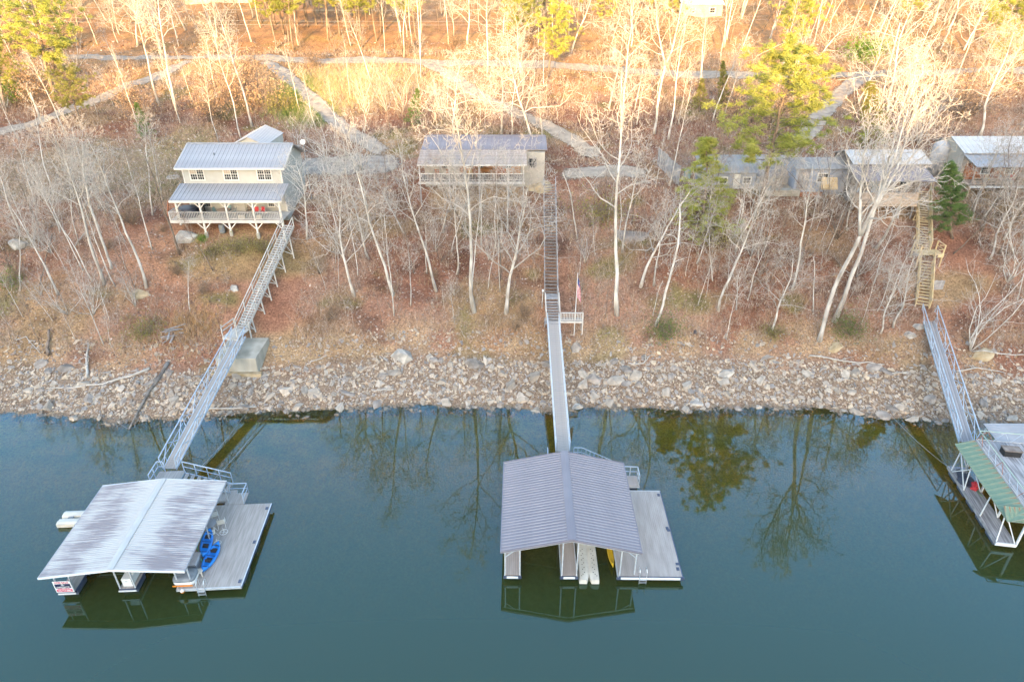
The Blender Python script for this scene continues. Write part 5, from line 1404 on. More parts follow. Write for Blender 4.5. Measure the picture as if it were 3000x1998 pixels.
# buildings above the road
for (u, v, w, lab) in ((2055, 52, 9, 'sunlit white-roofed building high in the woods right of centre'), (640, 8, 16, 'long pale roof at the top left beyond the road')):
    c = PG(u, v); t = thing('outbuilding', lab, 'building', c)
    MB().box(-w / 2, w / 2, 0, 6, -1, 2.6).build('wall', M['wall_pale'], t)
    roof_plane(t, 'roof', -w / 2 - .3, w / 2 + .3, 3, 3.7, -.4, 2.6, int(w), M['white'], None, 1, .04, .03, axis='x'); roof_plane(t, 'roof', -w / 2 - .3, w / 2 + .3, 3, 3.7, 6.4, 2.6, int(w), M['white'], None, 1, .04, .03, axis='x')
    for k in (-1, 1): window(t, k * w * .25, -.01, .9, 1.2, 1.0, 1, 1, 1, M['white'])
    excl(c.x - w / 2 - 1, c.x + w / 2 + 1, c.y - 12, c.y + 7)

# poles and wires
def upole(label, base, top, arm=True):
    b_ = PG(*base); t_ = PY(*top, b_.y); t = thing('utility_pole', label, 'utility pole', b_)
    d = np.array(t_ - b_)
    MB().tube([(0, 0, -.5), tuple(d * .5), tuple(d)], [.17, .15, .12], 8).build('pole', M['bark'], t)
    if arm:
        MB().beam(tuple(d * .97 - (1.1, 0, 0)), tuple(d * .97 + (1.1, 0, 0)), .1, .12).build('crossarm', M['wood_grey'], t)
        for s in (-1, 0, 1): MB().lathe([(.04, 0), (.06, .08), (.03, .18)], 8, tuple(d * .97 + (s * 1.0, 0, .06))).build('insulator', M['silver'], t)
    return b_ + Vector(d)
w1 = upole('pale utility pole standing by the road at upper right', (2606, 196), (2637, 68), False)
w2 = upole('leaning utility pole beside the gravel drive at far left', (128, 372), (88, 272), False)
def wire(label, a, b, sag):
    a = np.array(a); b = np.array(b); pts = [a + (b - a) * f - np.array((0, 0, sag * 4 * f * (1 - f))) for f in np.linspace(0, 1, 25)]
    tag(MB().tube(pts, .014, 4).build('power_line', M['wire']), label, 'cable', 'power lines above the road')
for k, (va, vb_) in enumerate(((10, 12), (40, 48), (52, 58))):
    wire(('topmost', 'middle', 'lowest')[k] + ' of three overhead wires crossing the sunlit woods', tuple(PY(-250, va, 142)), tuple(PY(2250, vb_, 148)), 1.2)
wire('thin service wire dropping from the utility pole at upper right', tuple(w1), tuple(PY(2420, 120, w1.y + 4)), .4)
wire('near vertical service wire left of the upper-right utility pole', tuple(PY(2584, 0, 128)), tuple(PY(2604, 165, 124)), .1)
# mooring cables
def cable(label, a, b):
    a = np.array(a); b = np.array(b); tag(MB().tube([a + (b - a) * f - np.array((0, 0, .25 * 4 * f * (1 - f))) for f in np.linspace(0, 1, 13)], .016, 4).build('mooring_cable', M['wire']), label, 'cable', 'mooring cables to the bank')
cable('long mooring cable from the bank to the old right dock', PG(2606, 1212), P(2784, 1372, .7))
cable('thin mooring cable right of the blue-grey gangway', PG(790, 1208), P(630, 1400, .7))
cable('second thin mooring cable left of the concrete block line', PG(722, 1210), P(585, 1370, .9))

# ------------------------------------------------------------------ bare trees
def norm(v): return v / (np.linalg.norm(v) + 1e-9)
def bare_tree(seed, style):
    """returns (trunk mesh, branch mesh, height); built at about 18 m"""
    rr = np.random.RandomState(seed); T = MB(); B = MB() if style != 'snag' else T
    S = dict(tall=dict(n=14, t0=.48, ang=(30, 75), len=.27, wand=.20, trop=.06, lv=4, kids=(6, 4, 2)),
             oak=dict(n=17, t0=.28, ang=(45, 80), len=.44, wand=.26, trop=.05, lv=4, kids=(7, 4, 2)),
             fork=dict(n=12, t0=.50, ang=(30, 60), len=.28, wand=.16, trop=.08, lv=4, kids=(6, 4, 2)),
             slim=dict(n=15, t0=.42, ang=(35, 70), len=.19, wand=.16, trop=.08, lv=3, kids=(5, 3, 0)),
             snag=dict(n=7, t0=.55, ang=(40, 80), len=.12, wand=.2, trop=.02, lv=2, kids=(3, 0, 0)),
             brush=dict(n=8, t0=.12, ang=(25, 60), len=.55, wand=.22, trop=.06, lv=4, kids=(5, 4, 2)))[style]
    H = 18.0; cnt = [0]
    SEG = {0: 10, 1: 7, 2: 5, 3: 3, 4: 2}; SID = {0: 8, 1: 5, 2: 4, 3: 3, 4: 3}
    def grow(p, d, L, r, lv, mb, rend=.22):
        n = SEG[lv]; pts = [p]; dd = d.copy(); st = L / n
        w = S['wand'] * (.35 if lv == 0 else 1.0 if lv < 3 else 1.3)
        for i in range(n):
            dd = norm(dd + rr.randn(3) * w + np.array((0, 0, S['trop'] * (0.6 if lv == 0 else 1))))
            pts.append(pts[-1] + dd * st)
        rads = r * (1 - np.linspace(0, 1, n + 1) * (1 - rend))
        if lv == 0: rads[0] *= 1.35
        rads = np.maximum(rads, .011)
        mb.tube(pts, rads, SID[lv], cap=lv < 2)
        return np.array(pts), rads
    def kids(pts, rads, L, lv, n, t0):
        if lv > S['lv'] or n == 0: return
        m = len(pts) - 1; az = rr.uniform(0, 6.28)
        for i in range(n):
            t = t0 + (1 - t0) * (i + rr.uniform(.1, .9)) / n
            k = min(int(t * m), m - 1); f = t * m - k
            p = pts[k] * (1 - f) + pts[k + 1] * f; r = rads[k] * (1 - f) + rads[k + 1] * f
            d = norm(pts[k + 1] - pts[k]); az += 2.4 + rr.uniform(-.5, .5)
            a = math.radians(rr.uniform(*S['ang'])) * (1.0 if lv > 1 else 1.15 - .55 * t)
            x = norm(np.cross(d, (0.3, .2, .9))); y = np.cross(d, x)
            nd = norm(d * math.cos(a) + (x * math.cos(az) + y * math.sin(az)) * math.sin(a))
            if lv == 1: LL = H * S['len'] * rr.uniform(.65, 1.15) * (1.1 - .55 * (t - t0) / (1 - t0))
            else: LL = L * rr.uniform(.30, .55) * (1.15 - .5 * t)
            rc = max(r * (.55 if lv == 1 else .6), .011)
            if lv == 1: rc = min(rc, .10)
            q, rq = grow(p, nd, LL, rc, lv, B)
            kids(q, rq, LL, lv + 1, S['kids'][lv - 1] if lv <= 3 else 0, .22)
    if style == 'brush':
        for s in range(7):
            a = rr.uniform(0, 6.28); d = norm(np.array((math.cos(a) * .45, math.sin(a) * .45, 1.0)))
            q, rq = grow(np.zeros(3), d, H * rr.uniform(.6, 1.0), .10, 1, T, .2); kids(q, rq, H * .5, 2, 8, .2)
    elif style == 'fork':
        q, rq = grow(np.zeros(3), np.array((0, 0, 1.)), H * .5, .17, 0, T, .8)
        for s in range(2 + seed % 2):
            a = s * 2.6 + rr.uniform(0, 1); d = norm(np.array((math.cos(a) * .38, math.sin(a) * .38, 1.0)))
            q2, r2 = grow(q[-1] - np.array((0, 0, .1)), d, H * rr.uniform(.45, .55), .12, 0, T, .2); kids(q2, r2, H * .5, 1, S['n'], .12)
    else:
        r0 = dict(tall=.155, oak=.18, slim=.10, snag=.17)[style]
        q, rq = grow(np.zeros(3), np.array((0, 0, 1.)), H * (.9 if style != 'oak' else .72), r0, 0, T, .16 if style != 'snag' else .5)
        kids(q, rq, H, 1, S['n'], S['t0'])
    return T, B
PROT = {}
for st, seeds in (('tall', (1, 2, 3, 4)), ('oak', (5, 6, 7)), ('fork', (8, 9)), ('slim', (10, 11, 12)), ('snag', (13,)), ('brush', (14, 15, 16))):
    PROT[st] = []
    for sd_ in seeds:
        T, B = bare_tree(sd_, st); zz = max(v[:, 2].max() for v in T.v + B.v)
        PROT[st].append((T.mesh('trunk', M['bark'], True), B.mesh('branches', M['twig']) if B is not T else None, zz))
# dark-barked copies of the meshes for brown trunks
def recolor(me, m): c = me.copy(); c.materials.clear(); c.materials.append(m); return c

TREES = []; RECOL = {}
M['twig_brown'] = mat('twig_brown', (.24, .17, .125), .9, (.36, .27, .21), 1.2, rnd=.2)
def put_tree(name, label, cat, base, direction, height, style, group=None, k=None, spin=None, wide=1.0):
    pr = PROT[style]; T, B, zz = pr[R.randrange(len(pr)) if k is None else k % len(pr)]
    t = thing(name, label, cat, base, 0, group)
    d = Vector(direction).normalized(); q = Vector((0, 0, 1)).rotation_difference(d)
    t.rotation_euler = (q.to_matrix() @ Matrix.Rotation(R.uniform(0, 6.28) if spin is None else spin, 3, 'Z')).to_euler()
    s = height / zz; t.scale = (s * wide, s * wide, s)
    if group and R.random() < .3:
        T = RECOL.setdefault(T.name, recolor(T, M['bark_brown'])); B = RECOL.setdefault(B.name, recolor(B, M['twig_brown']))
    inst('trunk', T, t)
    if B is not None: inst('branches', B, t)
    TREES.append((base[0], base[1])); return t

BT = 'bare_tree'
SPEC = [  # base px, top px, style, label
 ((429, 842), (245, 330), 'tall', 'thick white trunk left of the porch leaning left, foot by a pale ledge'),
 ((306, 833), (120, 290), 'tall', 'tall bare tree second from the left thick trunk, leaning left'),
 ((327, 788), (165, 320), 'fork', 'forked bare tree just left of the thick white trunk'),
 ((170, 864), (10, 520), 'tall', 'leaning bare tree far left with its foot above the driftwood'),
 ((176, 678), (90, 430), 'oak', 'stout bare trunk at far left below the lawn'),
 ((304, 1010), (150, 730), 'slim', 'slender leaning tree just above the rocks at left'),
 ((327, 1018), (290, 880), 'slim', 'thin sapling beside the slender leaning tree at left'),
 ((34, 1000), (-20, 860), 'slim', 'dark slender tree at the left edge above the rocks'),
 ((90, 720), (20, 470), 'slim', 'thin bare tree at the left edge beside the pale rock face'),
 ((230, 720), (170, 420), 'slim', 'thin bare tree between the left stout trunks'),
 ((1038, 868), (915, 400), 'oak', 'white leaning tree right of the left stair, its crown over the stair head'),
 ((1153, 866), (1050, 330), 'tall', 'bare tree with crooked limbs below the gravel parking'),
 ((1278, 852), (1140, 360), 'tall', 'white trunk curving left in front of the cabin porch corner'),
 ((1389, 912), (1290, 200), 'tall', 'tallest pale trunk in front of the middle of the cabin'),
 ((1483, 917), (1520, 330), 'oak', 'broad white tree with low spreading limbs left of the straight stair'),
 ((1465, 855), (1470, 560), 'slim', 'thin trunk tucked behind the broad white tree'),
 ((1410, 718), (1402, 390), 'slim', 'straight slim trunk before the cabin rail, left of its twin'),
 ((1452, 728), (1444, 400), 'slim', 'straight slim trunk before the cabin rail, right of its twin'),
 ((1563, 440), (1552, 30), 'oak', 'great wide-crowned tree behind the right end of the cabin'),
 ((1690, 702), (1683, 490), 'snag', 'short topped trunk below the cabin parking'),
 ((1807, 923), (1885, 120), 'tall', 'tall bare tree right of the flag, trunk bending right'),
 ((1877, 840), (1960, 440), 'oak', 'crooked bare tree behind the tall tree right of the flag'),
 ((1813, 708), (1832, 420), 'slim', 'thin warm-lit trunk above the dark rock ledge'),
 ((1913, 733), (1940, 560), 'slim', 'thin trunk at the right end of the dark rock ledge'),
 ((1920, 955), (2058, 590), 'snag', 'mottled white dead trunk leaning right above the rocks'),
 ((1913, 925), (1922, 815), 'snag', 'thin pale broken stem beside the mottled dead trunk'),
 ((2104, 910), (2190, 480), 'tall', 'white trunk leaning right, below the yellow-green conifer'),
 ((2259, 972), (2350, 690), 'oak', 'crooked multi-limbed tree low on the slope right of centre'),
 ((2321, 848), (2412, 420), 'tall', 'slim leaning tree in front of the blue-grey trailer'),
 ((2401, 997), (2640, 170), 'fork', 'large leaning white tree whose fan crown rises over the plank-fronted cabin'),
 ((2444, 942), (2720, 110), 'tall', 'large leaning tree right behind the fan-crowned one'),
 ((2382, 916), (2412, 750), 'snag', 'plain broken trunk left of the two large leaning trees'),
 ((2616, 961), (2700, 690), 'oak', 'leaning tree just left of the right gangway head'),
 ((2843, 1027), (3060, 690), 'brush', 'spreading many-stemmed tree right of the right gangway'),
 ((2560, 830), (2640, 560), 'slim', 'slim leaning tree before the boarded deck'),
 ((2790, 745), (2960, 600), 'snag', 'dark half-fallen trunk leaning far right beside the yellow stair'),
 ((2900, 760), (3010, 470), 'oak', 'twisted leaning tree at the right edge below the deck'),
 ((2980, 880), (3060, 620), 'slim', 'slender leaning trunk at the right edge of the slope'),
 ((518, 325), (415, -130), 'tall', 'thickest pale trunk by the gravel drive at upper left'),
 ((469, 312), (355, -110), 'tall', 'second pale trunk left of the thickest one at upper left'),
 ((641, 420), (570, 150), 'slim', 'slender white tree directly behind the beige house'),
 ((705, 405), (615, 0), 'slim', 'thin tree behind the beige house, right of the slender white one'),
 ((739, 372), (640, -60), 'tall', 'tall warm-lit tree behind the rear gable'),
 ((408, 384), (330, 120), 'slim', 'thin leaning tree beside the dark green cedar at upper left'),
 ((1427, 214), (1420, -150), 'tall', 'straight sunlit trunk by the road above the cabin'),
 ((1231, 172), (1228, -140), 'tall', 'straight sunlit trunk by the road, right of the pine grove'),
 ((1183, 168), (1182, -120), 'slim', 'slim sunlit trunk by the road beside the pine grove'),
 ((1127, 156), (1124, -110), 'slim', 'thin sunlit trunk at the right edge of the pine grove'),
 ((1820, 384), (1850, -120), 'tall', 'stout sunlit trunk behind the cabin parking'),
 ((1917, 393), (1985, -110), 'fork', 'sunlit forked trunk left of the board fence'),
 ((1958, 410), (2030, 10), 'tall', 'pale sunlit trunk nearest the top of the board fence'),
 ((2110, 176), (2150, -160), 'fork', 'big bright trunk on the road bank below the white-roofed building'),
 ((2361, 222), (2520, 20), 'oak', 'sunlit tree leaning right beside the road fork'),
 ((2215, 165), (2330, 95), 'snag', 'fallen sunlit trunk propped at an angle above the road'),
 ((2690, 420), (2800, 60), 'brush', 'pale spreading tree behind the plank-fronted cabin'),
 ((2870, 400), (2990, 20), 'oak', 'wide pale tree behind the right-edge house'),
 ((2600, 330), (2680, -60), 'oak', 'pale bare tree below the upper-right utility pole'),
 ((2780, 300), (2850, -80), 'tall', 'pale bare tree at upper right above the storage tank'),
 ((1060, 500), (1010, 250), 'brush', 'pale many-stemmed tree at the corner of the house parking'),
 ((960, 470), (890, 300), 'brush', 'bushy bare tree between the beige house and the gravel parking'),
 ((1330, 400), (1270, 120), 'oak', 'crooked bright tree behind the cabin roof at its left'),
 ((1180, 330), (1140, 130), 'brush', 'pale shrubby tree beside the upper house drive'),
 ((900, 700), (870, 420), 'oak', 'bare tree right of the left stair head'),
 ((1000, 650), (950, 400), 'slim', 'slim bare tree below the brown path'),
 ((2480, 850), (2560, 520), 'slim', 'slim trunk behind the two large leaning trees'),
 ((2190, 880), (2270, 600), 'slim', 'slim leaning trunk right of the white trunk below the conifer'),
]
for (bu, bv), (tu, tv), st, lab in SPEC:
    b_ = PG(bu, bv); t_ = PY(tu, tv, b_.y)
    d = t_ - b_; L = d.length
    t = put_tree(BT, lab, 'tree', (b_.x, b_.y, b_.z - .15), d, L, st, None, wide=1.0)
    if 'dark half-fallen' in lab or 'dark slender' in lab:
        for ch in t.children: ch.data = recolor(ch.data, M['bark_brown'])

def clear(x, y, pad=0.6):
    for x0, x1, y0, y1 in EXCL:
        if x0 < x < x1 and y0 < y < y1: return False
    for c, w in ROADS:
        if np.min((c[:, 0] - x) ** 2 + (c[:, 1] - y) ** 2) < (w / 2 + pad) ** 2: return False
    return True
def scatter(n, box, fn, mind=1.5, tries=20, seed=1):
    """n plan positions picked in a pixel box, each on the terrain, clear of buildings and drives"""
    rr = random.Random(seed); k = 0
    for _ in range(n * tries):
        if k >= n: break
        u = rr.uniform(box[0], box[1]); v = rr.uniform(box[2], box[3]); p = PG(u, v)
        if not clear(p.x, p.y) or any((p.x - a) ** 2 + (p.y - b) ** 2 < mind ** 2 for a, b in TREES): continue
        fn(p, rr); k += 1
def rtree(label, group, styles, h0, h1, lean=.10, cat='tree', name='bare_tree'):
    if 'sapling' in label: name = 'sapling'
    if 'bush' in label: name, cat = 'twiggy_bush', 'bush'
    if 'slender' in label: name = 'slender_tree'
    def f(p, rr):
        st = rr.choice(styles); h = rr.uniform(h0, h1)
        put_tree(name, label, cat, (p.x, p.y, p.z - .1), (rr.gauss(0, lean) + p.x * .0016, rr.gauss(-.04, lean), 1), h, st, group)
    return f
scatter(58, (-300, 3250, 20, 150), rtree('bare sunlit tree in the woods above the road', 'bare trees above the road', ['tall', 'slim', 'tall', 'oak', 'fork'], 12, 20), 2.6, seed=3)
scatter(30, (-100, 1250, 200, 400), rtree('thin bare tree on the warm-lit bank between road and houses, left half', 'thin bare trees below the road, left half', ['slim', 'slim', 'tall', 'brush'], 6, 13), 2.2, seed=4)
scatter(34, (1250, 3150, 215, 430), rtree('thin bare tree on the warm-lit bank between road and houses, right half', 'thin bare trees below the road, right half', ['slim', 'tall', 'oak', 'brush'], 7, 15), 2.2, seed=5)
scatter(38, (-60, 420, 560, 1020), rtree('bare grey sapling in the tangle at the left end of the bank', 'saplings at the left end of the bank', ['slim', 'brush', 'slim', 'slim'], 3, 8), 1.2, seed=6)
scatter(46, (1980, 3040, 600, 1000), rtree('bare grey sapling in the thicket on the right part of the bank', 'saplings on the right part of the bank', ['slim', 'slim', 'brush', 'slim', 'oak'], 3, 9), 1.2, seed=7)
scatter(22, (880, 1560, 560, 960), rtree('bare sapling on the leaf-strewn bank left of the straight stair', 'saplings on the middle bank', ['slim', 'brush'], 2.5, 6), 1.2, seed=8)
scatter(12, (1660, 1990, 580, 960), rtree('bare sapling on the rusty bank right of the straight stair', 'saplings right of the straight stair', ['slim', 'brush'], 2.5, 6), 1.2, seed=9)
scatter(8, (1990, 2480, 580, 720), rtree('bare tree on the slope just below the two trailers', 'bare trees below the trailers', ['slim', 'tall', 'oak', 'brush'], 7, 13), 1.5, seed=12, tries=60)
scatter(10, (2560, 3040, 640, 880), rtree('bare tree below the right-hand decks', 'bare trees below the right-hand decks', ['oak', 'tall', 'brush'], 8, 14), 1.8, seed=13, tries=60)
scatter(24, (-200, 3200, 60, 165), rtree('bare sunlit tree close above the road', 'bare trees close above the road', ['tall', 'oak', 'slim'], 9, 16), 2.2, seed=14)
scatter(115, (-250, 3250, 8, 165), rtree('slender sunlit trunk in the upper woods', 'slender trunks in the upper woods', ['slim', 'slim', 'tall'], 11, 18, .06), 1.3, seed=41)
scatter(66, (40, 2980, 540, 930), rtree('slender bare tree standing on the shaded bank', 'slender trees on the shaded bank', ['slim', 'tall', 'slim', 'tall'], 6, 14, .12), 1.3, seed=42, tries=60)
scatter(40, (-150, 3150, 225, 420), rtree('slender bare tree on the mid slope', 'slender trees on the mid slope', ['slim', 'slim', 'tall'], 8, 14, .10), 1.6, seed=43)
scatter(5, (1150, 1600, 600, 700), rtree('bare tree on the slope in front of the cabin porch', 'bare trees in front of the cabin', ['tall', 'slim', 'oak'], 8, 13, .12), 1.4, seed=44, tries=60)
scatter(4, (2500, 3020, 610, 700), rtree('bare tree close below the right-hand decks', 'bare trees close below the right decks', ['tall', 'oak', 'brush'], 8, 13, .14), 1.4, seed=45, tries=60)
scatter(9, (840, 1250, 330, 600), rtree('pale twiggy bush around the house parking', 'twiggy bushes by the house parking', ['brush'], 3, 6.5), 1.3, seed=10, tries=60)
scatter(12, (1240, 1640, 300, 420), rtree('pale twiggy bush behind the cabin roof', 'twiggy bushes behind the cabin', ['brush', 'oak'], 4, 7.5), 1.3, seed=11, tries=60)

# ------------------------------------------------------------------ pines and other evergreens
def conifer(seed, style):
    rr = np.random.RandomState(seed); T = MB(); B = MB()
    H = 16.0
    P_ = dict(pine=dict(t0=.36, n=58, L=3.3, droop=.05, ncl=8, nn=56, nl=.42, w=.026), slimpine=dict(t0=.15, n=70, L=2.9, droop=.0, ncl=7, nn=46, nl=.42, w=.024),
              cedar=dict(t0=.08, n=84, L=3.6, droop=.25, ncl=8, nn=40, nl=.36, w=.026), grove=dict(t0=.42, n=34, L=3.0, droop=0, ncl=7, nn=36, nl=.5, w=.034))[style]
    pts = [np.zeros(3)]
    for i in range(12): pts.append(pts[-1] + np.array((rr.randn() * .08, rr.randn() * .08, H / 12)))
    pts = np.array(pts); T.tube(pts, np.linspace(.21, .03, 13), 8)
    tri = []
    az = 0
    for i in range(P_['n']):
        t = P_['t0'] + (1 - P_['t0']) * (i + rr.uniform(0, 1)) / P_['n']; k = min(int(t * 12), 11); f = t * 12 - k
        p = pts[k] * (1 - f) + pts[k + 1] * f; az += 2.4 + rr.uniform(-.6, .6)
        s = (t - P_['t0']) / (1 - P_['t0'])
        if style in ('pine', 'grove'): L = P_['L'] * (.45 + 1.1 * math.sin(math.pi * min(.98, s * .8 + .15))) * rr.uniform(.55, 1.1)
        else: L = P_['L'] * (1.1 - s) * rr.uniform(.6, 1.1) + .25
        d = np.array((math.cos(az), math.sin(az), .18 - P_['droop'] + .35 * s)); q = [p]
        for j in range(4): d = norm(d + rr.randn(3) * .12 + (0, 0, .05)); q.append(q[-1] + d * L / 4)
        q = np.array(q); T.tube(q, np.linspace(.05, .012, 5) * (1.2 - .6 * s), 4, cap=False)
        for c in range(P_['ncl']):
            tt = rr.uniform(.35, 1.05); kk = min(int(tt * 4), 3); ff = tt * 4 - kk
            o = q[kk] * (1 - ff) + q[kk + 1] * ff + rr.randn(3) * L * .10
            n = P_['nn']; dirs = rr.randn(n, 3); dirs[:, 2] = dirs[:, 2] * .7 + .25 - P_['droop']; dirs /= np.linalg.norm(dirs, axis=1)[:, None]
            base = o + rr.randn(n, 3) * .11
            sidev = np.cross(dirs, rr.randn(n, 3)); sidev /= np.linalg.norm(sidev, axis=1)[:, None] + 1e-9
            ln = P_['nl'] * rr.uniform(.6, 1.15, (n, 1))
            tri.append(np.stack([base - sidev * P_['w'], base + sidev * P_['w'], base + dirs * ln], 1))
    tr = np.concatenate(tri).reshape(-1, 3); nf = len(tr) // 3
    B.v.append(tr); B.f.extend([(3 * i, 3 * i + 1, 3 * i + 2) for i in range(nf)]); B.n += len(tr)
    return T, B
CON = {}
for st, seeds, m_ in (('pine', (31, 32), 'needle'), ('slimpine', (33,), 'needle'), ('cedar', (34, 35), 'needle_olive'), ('grove', (36, 37), 'needle')):
    CON[st] = []
    for sd_ in seeds:
        T, B = conifer(sd_, st); CON[st].append((T.mesh('trunk', M['pine_bark'], True), B.mesh('needles', M[m_]), 16.0))
def put_con(name, label, base, direction, height, style, group=None, m=None, wide=1.0, k=0):
    T, B, zz = CON[style][k % len(CON[style])]
    t = thing(name, label, 'tree', base, 0, group); d = Vector(direction).normalized(); q = Vector((0, 0, 1)).rotation_difference(d)
    t.rotation_euler = (q.to_matrix() @ Matrix.Rotation(R.uniform(0, 6.28), 3, 'Z')).to_euler(); s = height / zz; t.scale = (s * wide, s * wide, s)
    inst('trunk', T, t); o = inst('needles', B if m is None else CMESH.setdefault((style, k, m), recolor(B, M[m])), t)
    TREES.append((base[0], base[1])); return t
CMESH = {}
for (bu, bv), (tu, tv), st, lab, m_, wd, k in [
 ((2217, 640), (2310, 150), 'pine', 'big sunlit yellow-green pine behind the trailers', None, 1.35, 0),
 ((2062, 690), (2080, 405), 'cedar', 'drooping yellow-green conifer in front of the pale blue trailer', 'needle', 1.7, 0),
 ((2790, 700), (2790, 480), 'slimpine', 'dark green young pine beside the yellow stair', 'needle_dark', 1.5, 0),
 ((160, 300), (95, -60), 'pine', 'large yellow-green pine at the upper left corner', None, 1.35, 1),
 ((240, 380), (190, 200), 'pine', 'smaller pine below the large one at upper left', 'needle_olive', 1.3, 0),
 ((430, 410), (400, 300), 'cedar', 'dark green cedar on the bank left of the beige house', 'needle_dark', 1.2, 1),
 ((2120, 330), (2115, 180), 'slimpine', 'thin sunlit young pine on the road bank', 'needle_olive', 1.0, 0),
 ((2560, 440), (2545, 240), 'cedar', 'feathery olive conifer behind the plank-fronted cabin', 'needle_olive', 1.3, 1),
 ((1600, 240), (1650, 20), 'pine', 'yellow-green pine by the road above the cabin', None, 1.2, 1),
 ((1520, 170), (1530, -80), 'pine', 'sunlit pine just above the road bend', None, 1.2, 0),
 ((20, 330), (-30, 100), 'pine', 'pine at the left edge beside the utility pole', None, 1.2, 0),
 ((2330, 215), (2350, -60), 'pine', 'yellow-green pine right of the fallen sunlit trunk', None, 1.1, 1),
 ((1210, 370), (1220, 260), 'cedar', 'small dark cedar behind the cabin left corner', 'needle_dark', 1.2, 0),
 ((2050, 330), (2060, 230), 'cedar', 'low olive cedar below the road bank', 'needle_olive', 1.4, 1),
 ((2960, 250), (2980, 0), 'pine', 'hazy yellow-green pine at the upper right corner', None, 1.2, 0),
]:
    b_ = PG(bu, bv); t_ = PY(tu, tv, b_.y); put_con('pine_tree' if 'pine' in lab else 'conifer', lab, (b_.x, b_.y, b_.z - .1), t_ - b_, (t_ - b_).length, st, None, m_, wd, k)
def rpine(label, group):
    def f(p, rr): put_con('pine_tree', label, (p.x, p.y, p.z - .1), (rr.gauss(0, .03), rr.gauss(-.02, .03), 1), rr.uniform(11, 17), 'grove', group, None, rr.uniform(.9, 1.2), rr.randrange(2))
    return f
scatter(22, (790, 1130, 60, 150), rpine('sunlit pine in the grove behind the road, left of centre', 'pine grove behind the road'), 2.0, seed=21)
scatter(34, (-200, 3150, 10, 120), rpine('sunlit pine scattered above the road', 'pines scattered above the road'), 2.2, seed=25)
scatter(8, (-200, 420, 20, 140), rpine('sunlit pine in the woods beyond the left driveway', 'pines beyond the left driveway'), 2.5, seed=22)
scatter(9, (1500, 2000, 20, 150), rpine('sunlit pine in the woods above the road, right of centre', 'pines above the road right of centre'), 2.5, seed=23)
scatter(10, (2250, 3100, 20, 150), rpine('sunlit pine in the upper right woods', 'pines in the upper right woods'), 2.5, seed=24)

# trees and shrubs that keep their leaves
def leafy(seed, H, n_leaf, spread, leafsize, stems=5, flat=.7):
    rr = np.random.RandomState(seed); T = MB(); tri = []
    cl = []
    for s in range(stems):
        a = rr.uniform(0, 6.28); d = norm(np.array((math.cos(a) * .5, math.sin(a) * .5, 1))); q = [np.zeros(3)]
        for j in range(5): d = norm(d + rr.randn(3) * .2 + (0, 0, .06)); q.append(q[-1] + d * H * rr.uniform(.15, .2))
        T.tube(q, np.linspace(.03 * H / 2, .008 * H / 2, 6), 4, cap=False)
        for j in range(2, 6):
            for c in range(5):
                e = q[j] + rr.randn(3) * spread * .35 * np.array((1, 1, .7)); T.tube([q[j - 1], (q[j] + e) / 2 + rr.randn(3) * .05, e], [.012 * H / 2, .008 * H / 2, .004 * H / 2], 3, cap=False); cl.append(e)
    cl = np.array(cl); n = n_leaf
    o = cl[rr.randint(len(cl), size=n)] + rr.randn(n, 3) * spread * .17
    d = rr.randn(n, 3); d /= np.linalg.norm(d, axis=1)[:, None]; s = np.cross(d, rr.randn(n, 3)); s /= np.linalg.norm(s, axis=1)[:, None]
    L = leafsize * rr.uniform(.6, 1.2, (n, 1))
    v = np.stack([o, o + d * L * .5 + s * L * .35, o + d * L, o + d * L * .5 - s * L * .35], 1).reshape(-1, 3)
    B = MB(); B.v.append(v); B.f = [(4 * i, 4 * i + 1, 4 * i + 2, 4 * i + 3) for i in range(n)]; B.n = len(v)
    return T, B
M['leaf_olive'] = mat('leaves_olive', (.22, .19, .05), .8, (.36, .31, .10), 1.2, rnd=.15, trans=.25)
M['leaf_green'] = mat('leaves_green', (.10, .15, .03), .7, (.24, .27, .06), 1.2, rnd=.15, trans=.25)
M['leaf_copper'] = mat('leaves_copper', (.34, .20, .11), .85, (.52, .35, .22), 1.2, rnd=.15, trans=.25)
M['leaf_bright'] = mat('leaves_bright', (.12, .24, .015), .6, (.22, .36, .03), 1.2, rnd=.1, trans=.3)
SHR = {}
for nm, sd_, H_, n_, sp_, ls_, m_ in (('olive', 51, 2, 1300, 2.0, .15, 'leaf_olive'), ('green', 52, 2, 1500, 2.1, .14, 'leaf_green'), ('bright', 53, 2, 2600, 1.9, .16, 'leaf_bright'), ('copper', 54, 5, 1700, 2.8, .20, 'leaf_copper')):
    T, B = leafy(sd_, H_, n_, sp_, ls_); SHR[nm] = (T.mesh('stems', M['bark_brown']), B.mesh('leaves', M[m_]))
def shrub(label, px, kind, s, name='shrub', cat='shrub', group=None, sz=None):
    b_ = PG(*px) if not isinstance(px, Vector) else px
    t = thing(name, label, cat, (b_.x, b_.y, b_.z - .1), R.uniform(0, 6), group); t.scale = (s, s, sz or s)
    inst('stems', SHR[kind][0], t); inst('leaves', SHR[kind][1], t)
